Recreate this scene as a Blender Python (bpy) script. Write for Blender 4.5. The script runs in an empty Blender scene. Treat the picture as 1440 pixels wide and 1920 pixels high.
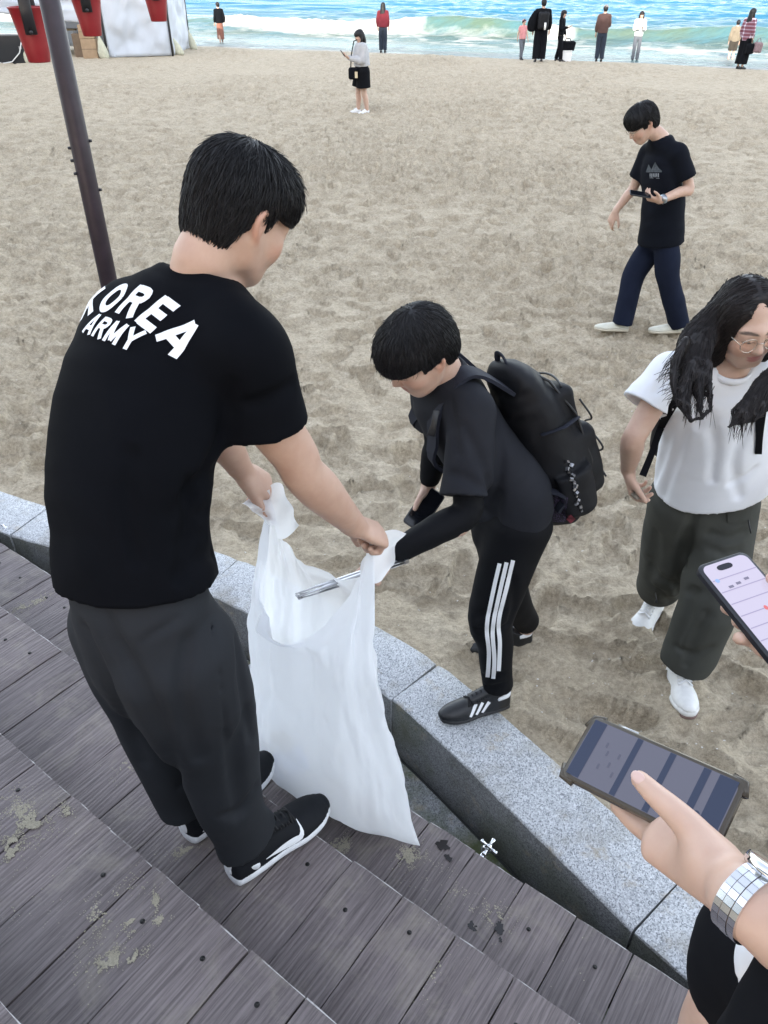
import bpy, bmesh, math, random
import numpy as np
from mathutils import Vector, Matrix
from mathutils.bvhtree import BVHTree

SC = bpy.context.scene
COL = SC.collection
R = math.radians
rng = np.random.default_rng(7)
random.seed(7)

# ------------------------------------------------------------------ camera
CAM_H = 2.2            # camera height over the granite kerb (z = 0)
PITCH = R(35.5)        # looking down
FPX = 1442.0           # focal length in pixels of the 1440 x 1920 frame
cam_d = bpy.data.cameras.new('camera')
cam = bpy.data.objects.new('camera', cam_d)
COL.objects.link(cam)
cam.location = (0, 0, CAM_H)
cam.rotation_euler = (math.pi / 2 - PITCH, 0, 0)
cam_d.sensor_fit = 'HORIZONTAL'
cam_d.sensor_width = 36.0
cam_d.lens = 36.0 * FPX / 1440.0
cam_d.clip_start = 0.02
cam_d.clip_end = 4000
SC.camera = cam

# ------------------------------------------------------------------ sky, sun, exposure
SUN_EL, SUN_AZ = R(24), R(180 + 14)     # the sun stands behind the camera, hidden by the tower blocks there
world = bpy.data.worlds.new('World')
SC.world = world
world.use_nodes = True
nt = world.node_tree
bg = nt.nodes['Background']
sky = nt.nodes.new('ShaderNodeTexSky')
sky.sky_type = 'NISHITA'
sky.sun_disc = False
sky.sun_elevation = SUN_EL
sky.sun_rotation = SUN_AZ
sky.air_density = 1.0
sky.dust_density = 1.0
sky.ozone_density = 0.6
hsv = nt.nodes.new('ShaderNodeHueSaturation')
hsv.inputs['Saturation'].default_value = 0.46
nt.links.new(sky.outputs[0], hsv.inputs['Color'])
nt.links.new(hsv.outputs[0], bg.inputs['Color'])
bg.inputs['Strength'].default_value = 0.15
sun_d = bpy.data.lights.new('sun', 'SUN')
sun_d.energy = 2.0
sun_d.angle = R(0.53)
sun_d.color = (1.0, 0.93, 0.82)
sun = bpy.data.objects.new('sun', sun_d)
COL.objects.link(sun)
sdir = Vector((math.sin(SUN_AZ) * math.cos(SUN_EL), math.cos(SUN_AZ) * math.cos(SUN_EL), math.sin(SUN_EL)))
sun.rotation_euler = (-sdir).to_track_quat('-Z', 'Y').to_euler()
SC.view_settings.view_transform = 'Standard'
SC.view_settings.look = 'None'
SC.view_settings.gamma = 1.0
SC.view_settings.exposure = 2.3
SC.cycles.use_denoising = True
SC.cycles.max_bounces = 6
SC.cycles.transparent_max_bounces = 8
SC.render.film_transparent = False

# ------------------------------------------------------------------ geometry of the place
CP, SP = math.cos(PITCH), math.sin(PITCH)
def ray(px, py):
    x = (px - 720) / FPX; u = -(py - 960) / FPX
    return np.array([x, CP + u * SP, u * CP - SP])
def P(px, py, d):                     # a point at a given depth
    return ray(px, py) * d + np.array([0, 0, CAM_H])
def G(px, py, z):                     # a point on the level z
    r = ray(px, py); return r * ((z - CAM_H) / r[2]) + np.array([0, 0, CAM_H])
def V(px, py, y):                     # a point on the upright plane y
    r = ray(px, py); return r * (y / r[1]) + np.array([0, 0, CAM_H])
AZ = R(-53.5)
EA = np.array([-math.sin(AZ), -math.cos(AZ)])     # along the steps, to the right
EO = np.array([math.cos(AZ), -math.sin(AZ)])      # out to the sea, square to the steps
def AO(a, o, z=0.0):
    q = EA * a + EO * o
    return np.array([q[0], q[1], z])

# ------------------------------------------------------------------ object helpers
def link(o, parent=None):
    COL.objects.link(o)
    if parent is not None:
        o.parent = parent
        o.matrix_parent_inverse = parent.matrix_world.inverted() if False else Matrix.Identity(4)
    return o
def tag(o, label=None, cat=None, group=None, kind=None):
    if label: o['label'] = label
    if cat: o['category'] = cat
    if group: o['group'] = group
    if kind: o['kind'] = kind
    return o
def mesh(name, v, f, smooth=True):
    me = bpy.data.meshes.new(name)
    v = np.asarray(v, dtype=np.float64)
    if isinstance(f, np.ndarray) and f.ndim == 2:
        n, k = f.shape
        me.vertices.add(len(v)); me.vertices.foreach_set('co', v.astype(np.float32).ravel())
        me.loops.add(n * k); me.loops.foreach_set('vertex_index', f.astype(np.int32).ravel())
        me.polygons.add(n); me.polygons.foreach_set('loop_start', np.arange(0, n * k, k, dtype=np.int32))
        me.update(calc_edges=True)
        me.validate()
    else:
        me.from_pydata([tuple(x) for x in v], [], [tuple(int(i) for i in x) for x in f])
        me.update()
    if smooth:
        me.polygons.foreach_set('use_smooth', np.ones(len(me.polygons), dtype=bool))
    return me
def obj(name, v, f, mat, parent=None, smooth=True):
    me = v if isinstance(v, bpy.types.Mesh) else mesh(name, v, f, smooth)
    if mat is not None and not len(me.materials): me.materials.append(mat)
    o = bpy.data.objects.new(name, me)
    return link(o, parent)
def empty(name, loc=(0, 0, 0), rz=0.0, parent=None):
    o = bpy.data.objects.new(name, None)
    o.empty_display_size = 0.1
    o.location = loc; o.rotation_euler = (0, 0, rz)
    return link(o, parent)
def set_col(me, name, arr):           # per-vertex float -> colour attribute
    a = me.attributes.new(name, 'FLOAT', 'POINT')
    a.data.foreach_set('value', np.asarray(arr, dtype=np.float32))

class MB:                             # mesh collector
    def __init__(s): s.v = []; s.f = []
    def add(s, v, f):
        o = len(s.v); s.v += [tuple(map(float, p)) for p in v]; s.f += [tuple(i + o for i in q) for q in f]; return s
    def box(s, c, h, ax=None, bev=0.0):
        c = np.array(c, float); h = np.array(h, float)
        M = np.eye(3) if ax is None else np.array(ax, float)       # rows are axes
        if bev <= 0:
            pts = [(-1, -1, -1), (1, -1, -1), (1, 1, -1), (-1, 1, -1), (-1, -1, 1), (1, -1, 1), (1, 1, 1), (-1, 1, 1)]
            s.add([c + (np.array(p) * h) @ M for p in pts],
                  [(0, 3, 2, 1), (4, 5, 6, 7), (0, 1, 5, 4), (1, 2, 6, 5), (2, 3, 7, 6), (3, 0, 4, 7)])
        else:
            bm = bmesh.new(); bmesh.ops.create_cube(bm, size=2.0)
            for v in bm.verts: v.co = Vector([v.co[i] * h[i] for i in range(3)])
            bmesh.ops.bevel(bm, geom=list(bm.edges), offset=bev, segments=2, profile=0.6, affect='EDGES')
            bm.verts.index_update()
            s.add([c + np.array(v.co) @ M for v in bm.verts], [[v.index for v in f.verts] for f in bm.faces]); bm.free()
        return s
    def tube(s, pts, r, n=8, cap=True, flat=None):
        pts = [np.array(p, float) for p in pts]
        rr = r if hasattr(r, '__len__') else [r] * len(pts)
        rings = []; up = np.array([0.13, 0.21, 0.97])
        for i, p in enumerate(pts):
            t = pts[min(i + 1, len(pts) - 1)] - pts[max(i - 1, 0)]
            t = t / (np.linalg.norm(t) + 1e-12)
            if flat is not None: up = np.array(flat, float)
            a = np.cross(t, up); na = np.linalg.norm(a)
            if na < 1e-4: a = np.cross(t, [1, 0, 0.1]); na = np.linalg.norm(a)
            a /= na; b = np.cross(a, t); up = b
            rx, ry = (rr[i], rr[i]) if not hasattr(rr[i], '__len__') else rr[i]
            rings.append([p + rx * math.cos(2 * math.pi * k / n) * a + ry * math.sin(2 * math.pi * k / n) * b for k in range(n)])
        v = [q for ring in rings for q in ring]
        f = [(i * n + k, i * n + (k + 1) % n, (i + 1) * n + (k + 1) % n, (i + 1) * n + k) for i in range(len(pts) - 1) for k in range(n)]
        if cap:
            f += [tuple(range(n - 1, -1, -1)), tuple(range((len(pts) - 1) * n, len(pts) * n))]
        return s.add(v, f)
    def lathe(s, prof, c=(0, 0, 0), n=24, ax=None):
        M = np.eye(3) if ax is None else np.array(ax, float)
        v = [np.array(c) + np.array([r * math.cos(2 * math.pi * k / n), r * math.sin(2 * math.pi * k / n), z]) @ M for r, z in prof for k in range(n)]
        f = [(i * n + k, i * n + (k + 1) % n, (i + 1) * n + (k + 1) % n, (i + 1) * n + k) for i in range(len(prof) - 1) for k in range(n)]
        if prof[0][0] > 1e-6: f.append(tuple(range(n - 1, -1, -1)))
        if prof[-1][0] > 1e-6: f.append(tuple(range((len(prof) - 1) * n, len(prof) * n)))
        return s.add(v, f)
    def build(s, name, mat, parent=None, smooth=False):
        o = obj(name, s.v, s.f, mat, parent, smooth)
        return o
def autosmooth(o, deg=35):
    me = o.data
    me.polygons.foreach_set('use_smooth', np.ones(len(me.polygons), dtype=bool))
    bm = bmesh.new(); bm.from_mesh(me)
    bmesh.ops.recalc_face_normals(bm, faces=bm.faces)
    for e in bm.edges:
        if len(e.link_faces) == 2 and e.calc_face_angle(0) > R(deg): e.smooth = False
    bm.to_mesh(me); bm.free()
    return o

# ------------------------------------------------------------------ noise
def _h(ix, iy, iz, seed):
    n = (ix * 374761393 + iy * 668265263 + iz * 2147483647 + seed * 1274126177) & 0xffffffff
    n = ((n ^ (n >> 13)) * 1274126177) & 0xffffffff
    n = ((n ^ (n >> 16)) * 2246822519) & 0xffffffff
    return ((n ^ (n >> 15)) & 0xffff) / 32767.5 - 1.0
def vnoise(x, y, z=None, seed=0):
    z = np.zeros_like(x) if z is None else z
    ix, iy, iz = (np.floor(t).astype(np.int64) for t in (x, y, z))
    fx, fy, fz = x - ix, y - iy, z - iz
    fx, fy, fz = (t * t * t * (t * (t * 6 - 15) + 10) for t in (fx, fy, fz))
    def L(a, b, t): return a + (b - a) * t
    r = []
    for dz in (0, 1):
        a = L(_h(ix, iy, iz + dz, seed), _h(ix + 1, iy, iz + dz, seed), fx)
        b = L(_h(ix, iy + 1, iz + dz, seed), _h(ix + 1, iy + 1, iz + dz, seed), fx)
        r.append(L(a, b, fy))
    return L(r[0], r[1], fz)
def vnoise2(x, y, seed=0):
    ix, iy = np.floor(x).astype(np.int64), np.floor(y).astype(np.int64)
    fx, fy = x - ix, y - iy
    fx, fy = (t * t * t * (t * (t * 6 - 15) + 10) for t in (fx, fy))
    z = np.zeros_like(ix)
    a = _h(ix, iy, z, seed); b = _h(ix + 1, iy, z, seed); c = _h(ix, iy + 1, z, seed); d = _h(ix + 1, iy + 1, z, seed)
    return (a + (b - a) * fx) * (1 - fy) + (c + (d - c) * fx) * fy

# ------------------------------------------------------------------ materials
class NT:
    def __init__(s, name):
        s.m = bpy.data.materials.new(name); s.m.use_nodes = True
        s.t = s.m.node_tree; s.b = s.t.nodes['Principled BSDF']; s.out = s.t.nodes['Material Output']
    def n(s, typ, **kw):
        x = s.t.nodes.new(typ)
        for k, v in kw.items(): setattr(x, k, v)
        return x
    def l(s, a, b): s.t.links.new(a, b)
    def coord(s, kind='Object', scale=(1, 1, 1), rand=0.0, loc=(0, 0, 0)):
        tc = s.n('ShaderNodeTexCoord'); mp = s.n('ShaderNodeMapping')
        mp.inputs['Scale'].default_value = scale; mp.inputs['Location'].default_value = loc
        s.l(tc.outputs[kind], mp.inputs['Vector'])
        if rand:
            oi = s.n('ShaderNodeObjectInfo'); m = s.n('ShaderNodeVectorMath', operation='SCALE')
            cb = s.n('ShaderNodeCombineXYZ')
            for i in range(3): s.l(oi.outputs['Random'], cb.inputs[i])
            s.l(cb.outputs[0], m.inputs[0]); m.inputs['Scale'].default_value = rand
            ad = s.n('ShaderNodeVectorMath', operation='ADD')
            s.l(mp.outputs[0], ad.inputs[0]); s.l(m.outputs[0], ad.inputs[1])
            return ad.outputs[0]
        return mp.outputs[0]
    def noise(s, vec, scale, detail=4, rough=0.55, dist=0.0):
        x = s.n('ShaderNodeTexNoise'); x.inputs['Scale'].default_value = scale; x.inputs['Detail'].default_value = detail
        x.inputs['Roughness'].default_value = rough; x.inputs['Distortion'].default_value = dist
        if vec is not None: s.l(vec, x.inputs['Vector'])
        return x.outputs['Fac']
    def vor(s, vec, scale, feature='F1', out='Distance', rnd=1.0):
        x = s.n('ShaderNodeTexVoronoi', feature=feature); x.inputs['Scale'].default_value = scale
        x.inputs['Randomness'].default_value = rnd
        s.l(vec, x.inputs['Vector']); return x.outputs[out]
    def ramp(s, fac, stops, interp='LINEAR'):
        x = s.n('ShaderNodeValToRGB'); cr = x.color_ramp; cr.interpolation = interp
        while len(cr.elements) > 1: cr.elements.remove(cr.elements[-1])
        for i, (p, c) in enumerate(stops):
            e = cr.elements[0] if i == 0 else cr.elements.new(p)
            e.position = p; c = (c, c, c) if not hasattr(c, '__len__') else c
            e.color = (*c, 1)
        s.l(fac, x.inputs['Fac']); return x.outputs['Color']
    def mix(s, fac, a, b, mode='MIX'):
        x = s.n('ShaderNodeMix', data_type='RGBA', blend_type=mode)
        for v, i in ((fac, 0), (a, 6), (b, 7)):
            if isinstance(v, bpy.types.NodeSocket): s.l(v, x.inputs[i])
            else: x.inputs[i].default_value = v if i == 0 else (*((v, v, v) if not hasattr(v, '__len__') else v), 1)
        return x.outputs[2]
    def math(s, op, a, b=0.0):
        x = s.n('ShaderNodeMath', operation=op)
        for v, i in ((a, 0), (b, 1)):
            if isinstance(v, bpy.types.NodeSocket): s.l(v, x.inputs[i])
            else: x.inputs[i].default_value = v
        return x.outputs[0]
    def attr(s, name):
        x = s.n('ShaderNodeAttribute', attribute_name=name); return x.outputs['Fac']
    def bump(s, h, strength=0.3, dist=0.01, normal=None):
        x = s.n('ShaderNodeBump'); x.inputs['Strength'].default_value = strength; x.inputs['Distance'].default_value = dist
        s.l(h, x.inputs['Height'])
        if normal is not None: s.l(normal, x.inputs['Normal'])
        s.l(x.outputs[0], s.b.inputs['Normal']); return x.outputs[0]
    def set(s, **kw):
        for k, v in kw.items():
            i = s.b.inputs[k.replace('_', ' ')]
            if isinstance(v, bpy.types.NodeSocket): s.l(v, i)
            else: i.default_value = (*v, 1) if hasattr(v, '__len__') and len(v) == 3 and i.type == 'RGBA' else v
        return s
def simple(name, col, rough=0.6, metal=0.0, spec=0.5, var=0.0, scale=30, bump=0.0, bdist=0.002, sheen=0.0, coat=0.0):
    t = NT(name)
    t.set(Base_Color=col, Roughness=rough, Metallic=metal)
    t.b.inputs['Specular IOR Level'].default_value = spec
    if var or bump:
        vec = t.coord('Object')
        n = t.noise(vec, scale, 5)
    if var:
        c = np.array(col)
        t.set(Base_Color=t.ramp(n, [(0.3, tuple(c * (1 - var))), (0.7, tuple(np.minimum(c * (1 + var), 1)))]))
    if bump: t.bump(n, bump, bdist)
    if sheen: t.b.inputs['Sheen Weight'].default_value = sheen
    if coat: t.b.inputs['Coat Weight'].default_value = coat
    return t.m
def fabric(name, col, rough=0.85, weave=900, wb=0.15, var=0.12, big=9, bigb=0.35, spec=0.25, sheen=0.15):
    t = NT(name); vec = t.coord('Object')
    n1 = t.noise(vec, big, 4, 0.5, 0.6); n2 = t.noise(vec, weave, 2)
    c = np.array(col)
    t.set(Base_Color=t.ramp(n1, [(0.3, tuple(c * (1 - var))), (0.7, tuple(np.minimum(c * (1 + var), 1)))]), Roughness=rough)
    b1 = t.bump(n1, bigb, 0.006); t.bump(n2, wb, 0.0006, b1)
    t.b.inputs['Specular IOR Level'].default_value = spec
    t.b.inputs['Sheen Weight'].default_value = sheen
    t.b.inputs['Sheen Roughness'].default_value = 0.5
    return t.m
# ================================================================== THE SETTING
# ---- kerb line (along, out) of its centre
KA = np.array([-7.5, -6.5, -5.5, -4.6, -4.0, -3.5, -3.1, -2.6, -2.2, -1.9, -1.2, -1.0, -0.6, -0.1, 0.1, 0.6, 1.2, 2.0, 3.0, 4.0])
KO = np.array([1.70, 1.62, 1.44, 1.29, 1.28, 1.335, 1.42, 1.565, 1.665, 1.695, 1.695, 1.66, 1.555, 1.41, 1.36, 1.285, 1.29, 1.45, 1.68, 1.70])
def kerb_o(a):
    out = np.zeros_like(np.asarray(a, float))
    w = 0
    for d, k in ((-0.16, 1), (-0.08, 2), (0, 2), (0.08, 2), (0.16, 1)):
        out = out + k * np.interp(np.asarray(a) + d, KA, KO); w += k
    return out / w
QN = np.array([0.36, 0.933])
SEA_Z = -0.80
def sand_base(x, y):
    q = QN[0] * x + QN[1] * y
    z = np.interp(q, [-50, 1.3, 2.2, 3.2, 6.4, 10, 17.5, 26, 30, 32, 34, 38, 45, 60, 120],
                  [-0.02, -0.02, -0.06, -0.13, -0.30, -0.40, -0.50, -0.58, -0.60, -0.69, -0.82, -1.05, -1.5, -2.4, -5])
    z = z + 0.05 * vnoise2(x * 0.22, y * 0.22, 3) * np.clip((q - 3) / 5, 0, 1) + 0.10 * vnoise2(x * 0.16 + 7, y * 0.1, 5) * np.clip((q - 22) / 8, 0, 1)
    return z
def sand_drop(x, y):                   # 1 on the deck side of the kerb
    a = EA[0] * x + EA[1] * y; o = EO[0] * x + EO[1] * y
    return np.clip((kerb_o(a) + 0.03 - o) / 0.08, 0, 1)

def make_sand():
    xs = [0.0]
    while xs[-1] < 60:
        x = xs[-1]; xs.append(x + (0.0165 if x < 2.2 else min(0.0165 + (x - 2.2) * 0.010, 2.5)))
    xs = np.array(sorted(set([-t for t in xs] + xs)))
    ys = [-6.0]
    while ys[-1] < 70:
        y = ys[-1]; ys.append(y + (0.25 if y < 0.2 else 0.0155 if y < 3.6 else min(0.0155 * (y / 3.6) ** 1.1, 1.0)))
    ys = np.array(ys)
    X, Y = np.meshgrid(xs, ys); sh = X.shape
    x, y = X.ravel(), Y.ravel()
    z = sand_base(x, y)
    q = QN[0] * x + QN[1] * y
    amp = np.clip((34.5 - q) / 4.0, 0.0, 1.0)
    # churned, trodden sand: warped ridges
    wx = x + 0.10 * vnoise2(x * 3.1, y * 3.1, 21); wy = y + 0.10 * vnoise2(x * 3.1 + 40, y * 3.1, 22)
    n1 = vnoise2(wx * 2.6, wy * 2.9, 1); n2 = vnoise2(wx * 5.6, wy * 6.2, 2); n3 = vnoise2(wx * 12.5, wy * 13.0, 4)
    n4 = vnoise2(x * 27, y * 27, 6)
    rid = 1 - np.abs(n2); rid3 = 1 - np.abs(n3)
    damp = 0.75 + 0.5 * vnoise2(x * 0.5, y * 0.5, 9)
    n5 = vnoise2(wx * 19 + 5, wy * 23, 7)
    z += amp * damp * (0.024 * n1 + 0.058 * (rid - 0.6) + 0.054 * (rid3 - 0.6) + 0.026 * (1 - np.abs(n5)) + 0.011 * n4)
    # footprints
    Z = z.reshape(sh)
    r2 = np.random.default_rng(3)
    def stamp(px, py, ang, L, W, dep):
        R0 = L * 0.9
        i0, i1 = np.searchsorted(ys, [py - R0, py + R0]); j0, j1 = np.searchsorted(xs, [px - R0, px + R0])
        if i1 - i0 < 3 or j1 - j0 < 3: return
        XX = xs[j0:j1][None, :] - px; YY = ys[i0:i1][:, None] - py
        u = (XX * math.cos(ang) + YY * math.sin(ang)) / (L / 2); v = (-XX * math.sin(ang) + YY * math.cos(ang)) / (W / 2)
        w2 = v * (1.0 + 0.25 * np.sin(u * 2.2 + 0.4))
        rr = np.sqrt(np.abs(u) ** 2.6 + np.abs(w2) ** 2.6 + 1e-9)
        pit = -dep * np.clip(1.15 - rr, 0, 0.35) / 0.35
        rim = 0.45 * dep * np.exp(-((rr - 1.25) / 0.16) ** 2) * (0.6 + 0.4 * np.sin(3 * np.arctan2(v, u) + ang * 9))
        fl = np.where(rr < 0.95, 0.6, 0.0)
        Zs = Z[i0:i1, j0:j1]
        if fl.any():
            m = Zs[rr < 0.95].mean() if (rr < 0.95).any() else 0
            Zs = Zs * (1 - fl) + m * fl
        Z[i0:i1, j0:j1] = Zs + pit + rim
    for k in range(8500):
        t = r2.random() ** 0.62
        py = 1.2 + 22 * t; px = (r2.random() - 0.5) * (2.6 + py * 1.25)
        s = r2.uniform(0.85, 1.1)
        stamp(px, py, r2.normal(0.5 if r2.random() < 0.5 else 2.6, 0.7), 0.27 * s, 0.105 * s, r2.uniform(0.016, 0.050))
    z = Z.ravel()
    # level out against the kerb, spill a little over it, sink under the steps
    a = EA[0] * x + EA[1] * y; o = EO[0] * x + EO[1] * y
    near = np.clip((o - kerb_o(a) - 0.10) / 0.30, 0, 1)
    drop = sand_drop(x, y)
    z = np.where(near < 1, z * near + (1 - near) * (-0.022 + 0.014 * n1 + 0.006 * n3 - 0.03 * np.clip((-a - 1.2) / 1.5, 0, 1)), z)
    z = z - drop * 0.75
    nr, nc = sh
    idx = np.arange(nr * nc).reshape(sh)
    f = np.stack([idx[:-1, :-1], idx[:-1, 1:], idx[1:, 1:], idx[1:, :-1]], -1).reshape(-1, 4)
    # one sheet only where there is beach
    keep = ((o > kerb_o(a) - 0.25) | (y < -1))
    f = f[keep[f].any(1)]
    used = np.unique(f); mp = np.zeros(nr * nc, int); mp[used] = np.arange(len(used))
    v = np.stack([x, y, z], 1)[used]; f = mp[f]
    t = NT('beach_sand'); vec = t.coord('Object')
    big = t.noise(vec, 0.35, 4); mid = t.noise(vec, 5, 6, 0.6); grain = t.noise(vec, 260, 3, 0.8); speck = t.vor(vec, 55)
    col = t.ramp(mid, [(0.25, (0.44, 0.365, 0.262)), (0.5, (0.56, 0.475, 0.35)), (0.75, (0.65, 0.56, 0.425))])
    col = t.mix(t.ramp(big, [(0.35, 0.0), (0.65, 0.35)]), col, (0.60, 0.505, 0.37))
    col = t.mix(t.ramp(grain, [(0.35, 0.75), (0.65, 1.12)]), col, col) if False else t.mix(0.55, col, t.ramp(grain, [(0.3, (0.5, 0.5, 0.5)), (0.7, (1, 1, 1))]), 'MULTIPLY')
    col = t.mix(t.ramp(speck, [(0.05, 0.55), (0.085, 0.0)]), col, (0.62, 0.58, 0.50))
    m2 = t.noise(vec, 17, 5, 0.7, 0.8); m3 = t.noise(vec, 48, 4, 0.75)  # random mottling paints in the light and shade of small relief
    col = t.mix(0.8, col, t.ramp(m2, [(0.32, (0.82, 0.81, 0.80)), (0.5, (0.98, 0.98, 0.98)), (0.68, (1.1, 1.1, 1.1))]), 'MULTIPLY')
    col = t.mix(0.8, col, t.ramp(m3, [(0.33, (0.66, 0.65, 0.64)), (0.5, (0.97, 0.97, 0.97)), (0.68, (1.22, 1.22, 1.22))]), 'MULTIPLY')
    wet = t.attr('wet')
    col = t.mix(wet, col, (0.20, 0.155, 0.095))
    t.set(Base_Color=col, Roughness=t.math('SUBTRACT', 0.95, t.math('MULTIPLY', wet, 0.55)))
    t.b.inputs['Specular IOR Level'].default_value = 0.2
    hh = t.math('ADD', t.math('MULTIPLY', t.noise(vec, 22, 6, 0.65), 1.0), t.math('MULTIPLY', t.noise(vec, 110, 4, 0.7), 0.35))
    t.bump(hh, 1.0, 0.030)
    ob = obj('sand', v, f, t.m)
    qq = QN[0] * v[:, 0] + QN[1] * v[:, 1]
    set_col(ob.data, 'wet', np.clip((qq + 0.5 * vnoise2(v[:, 0] * 0.4, v[:, 1] * 0.1, 8) - 32.2) / 0.6, 0, 1))
    tag(ob, kind='structure')
    return ob
SAND = make_sand()
_bv = None
def ground_z(x, y):
    h = SAND.ray_cast(Vector((x, y, 5)), Vector((0, 0, -1)))
    return h[1].z if h[0] else float(sand_base(np.array([x]), np.array([y]))[0])

# ---- sea
def make_sea():
    ys_q = [29.5]
    while ys_q[-1] < 1500:
        q = ys_q[-1]; ys_q.append(q + (0.10 if q < 50 else min(0.10 * (q / 50) ** 1.6, 60)))
    qs = np.array(ys_q)
    xs = np.concatenate([-np.geomspace(30, 900, 30)[::-1], np.arange(-29.8, 30, 0.16), np.geomspace(30, 900, 30)])
    S, Q = np.meshgrid(xs, qs); sh = S.shape
    s, q = S.ravel(), Q.ravel()
    tn = np.array([QN[1], -QN[0]])
    x = tn[0] * s + QN[0] * q; y = tn[1] * s + QN[1] * q
    z = np.full_like(q, SEA_Z)
    wob = 0.9 * vnoise2(s * 0.10, s * 0 + 1.5, 11) + 0.35 * vnoise2(s * 0.35, s * 0 + 4.5, 12)
    fadefar = np.clip(1 - (q - 60) / 400, 0.15, 1)
    deep = np.clip((q - 36) / 10, 0.05, 1)
    ch = 0.10 * vnoise2(s * 0.35, q * 0.9, 31) + 0.055 * vnoise2(s * 0.9 + q * 0.2, q * 2.0, 32) + 0.03 * vnoise2(s * 2.0, q * 4.0, 33)
    z += ch * deep * fadefar
    # swell lines
    z += 0.10 * deep * np.cos((q + 1.5 * wob) * 2 * math.pi / 9.0 + 0.8) * fadefar
    # the breaker
    cq = 44.2 + 1.1 * wob - 0.03 * s
    dq = q - cq
    hgt = 0.62 * (0.75 + 0.45 * vnoise2(s * 0.16, s * 0 + 9, 14))
    brk = np.where(dq < 0, np.exp(-(dq / 0.55) ** 2), np.exp(-(dq / 1.9) ** 2)) * hgt
    z += brk
    brk_mask = vnoise2(s * 0.11 + 3.3, s * 0 + 2, 15) + 0.45 * vnoise2(s * 0.5, s * 0 + 6, 16)
    broken = np.clip((brk_mask + 0.05) / 0.2, 0, 1)
    fn = 0.5 + 0.5 * vnoise2(s * 2.2, q * 3.0, 17); fn2 = 0.5 + 0.5 * vnoise2(s * 6, q * 7, 18)
    foam = broken * np.clip(1.25 - np.abs(dq + 0.35) / 1.0, 0, 1) * (0.55 + 0.7 * fn)
    z += foam * 0.16 * (fn2 - 0.3)
    # wash on the sand
    edge = 33.1 + 0.55 * wob + 0.25 * vnoise2(s * 0.8, s * 0, 19)
    wash = np.clip((cq - q) / 1.5, 0, 1)
    lace = 1 - np.abs(vnoise2(s * 0.5 + 0.3 * q, q * 1.5 + 2 * vnoise2(s * 0.4, q * 0.4, 23), 24))
    lace2 = 1 - np.abs(vnoise2(s * 1.6, q * 3.6, 25))
    foam = np.maximum(foam, wash * np.clip(0.26 + 0.9 * (lace - 0.62) + 0.6 * (lace2 - 0.6), 0, 1) * np.clip(0.8 + 0.5 * vnoise2(s * 0.07, q * 0.35, 26), 0.1, 1))
    foam = np.maximum(foam, np.exp(-((q - edge) / 0.28) ** 2) * (0.6 + 0.5 * fn))
    z = np.where(q < edge, SEA_Z - (edge - q) * 0.16 - 0.02, z)
    z += np.exp(-((q - edge) / 0.3) ** 2) * 0.05
    nr, nc = sh; idx = np.arange(nr * nc).reshape(sh)
    f = np.stack([idx[:-1, :-1], idx[:-1, 1:], idx[1:, 1:], idx[1:, :-1]], -1).reshape(-1, 4)
    t = NT('sea_water'); vec = t.coord('Object', (1, 1, 1))
    v2 = t.coord('Object', (0.55, 1.6, 1))
    deepc = t.attr('deep'); fo = t.attr('foam'); face = t.attr('face')
    col = t.mix(deepc, (0.10, 0.14, 0.12), (0.022, 0.13, 0.22))
    col = t.mix(face, col, (0.10, 0.15, 0.11))
    streak = t.noise(v2, 0.6, 6, 0.65)
    col = t.mix(t.ramp(streak, [(0.4, 0.0), (0.7, 0.5)]), col, (0.05, 0.19, 0.27))
    foamtex = t.noise(vec, 3.5, 6, 0.7)
    ff = t.math('MULTIPLY', fo, t.ramp(foamtex, [(0.3, 0.6), (0.6, 1.25)]))
    ff = t.ramp(ff, [(0.12, 0.0), (0.75, 1.0)])
    t.set(Base_Color=t.mix(ff, col, (0.46, 0.46, 0.43)), Roughness=t.mix(ff, 0.22, 0.85))
    t.b.inputs['IOR'].default_value = 1.33; t.b.inputs['Specular IOR Level'].default_value = 0.05
    b1 = t.bump(t.noise(v2, 1.6, 6, 0.62), 0.55, 0.35); t.bump(t.noise(vec, 9, 4, 0.6), 0.35, 0.05, b1)
    ob = obj('sea', np.stack([x, y, z], 1), f, t.m)
    set_col(ob.data, 'foam', np.clip(foam, 0, 1)); set_col(ob.data, 'deep', np.clip((q - 44) / 25, 0, 1))
    set_col(ob.data, 'face', np.clip(brk / 0.5, 0, 1) * (dq < 0.4))
    tag(ob, kind='structure')
make_sea()

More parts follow.
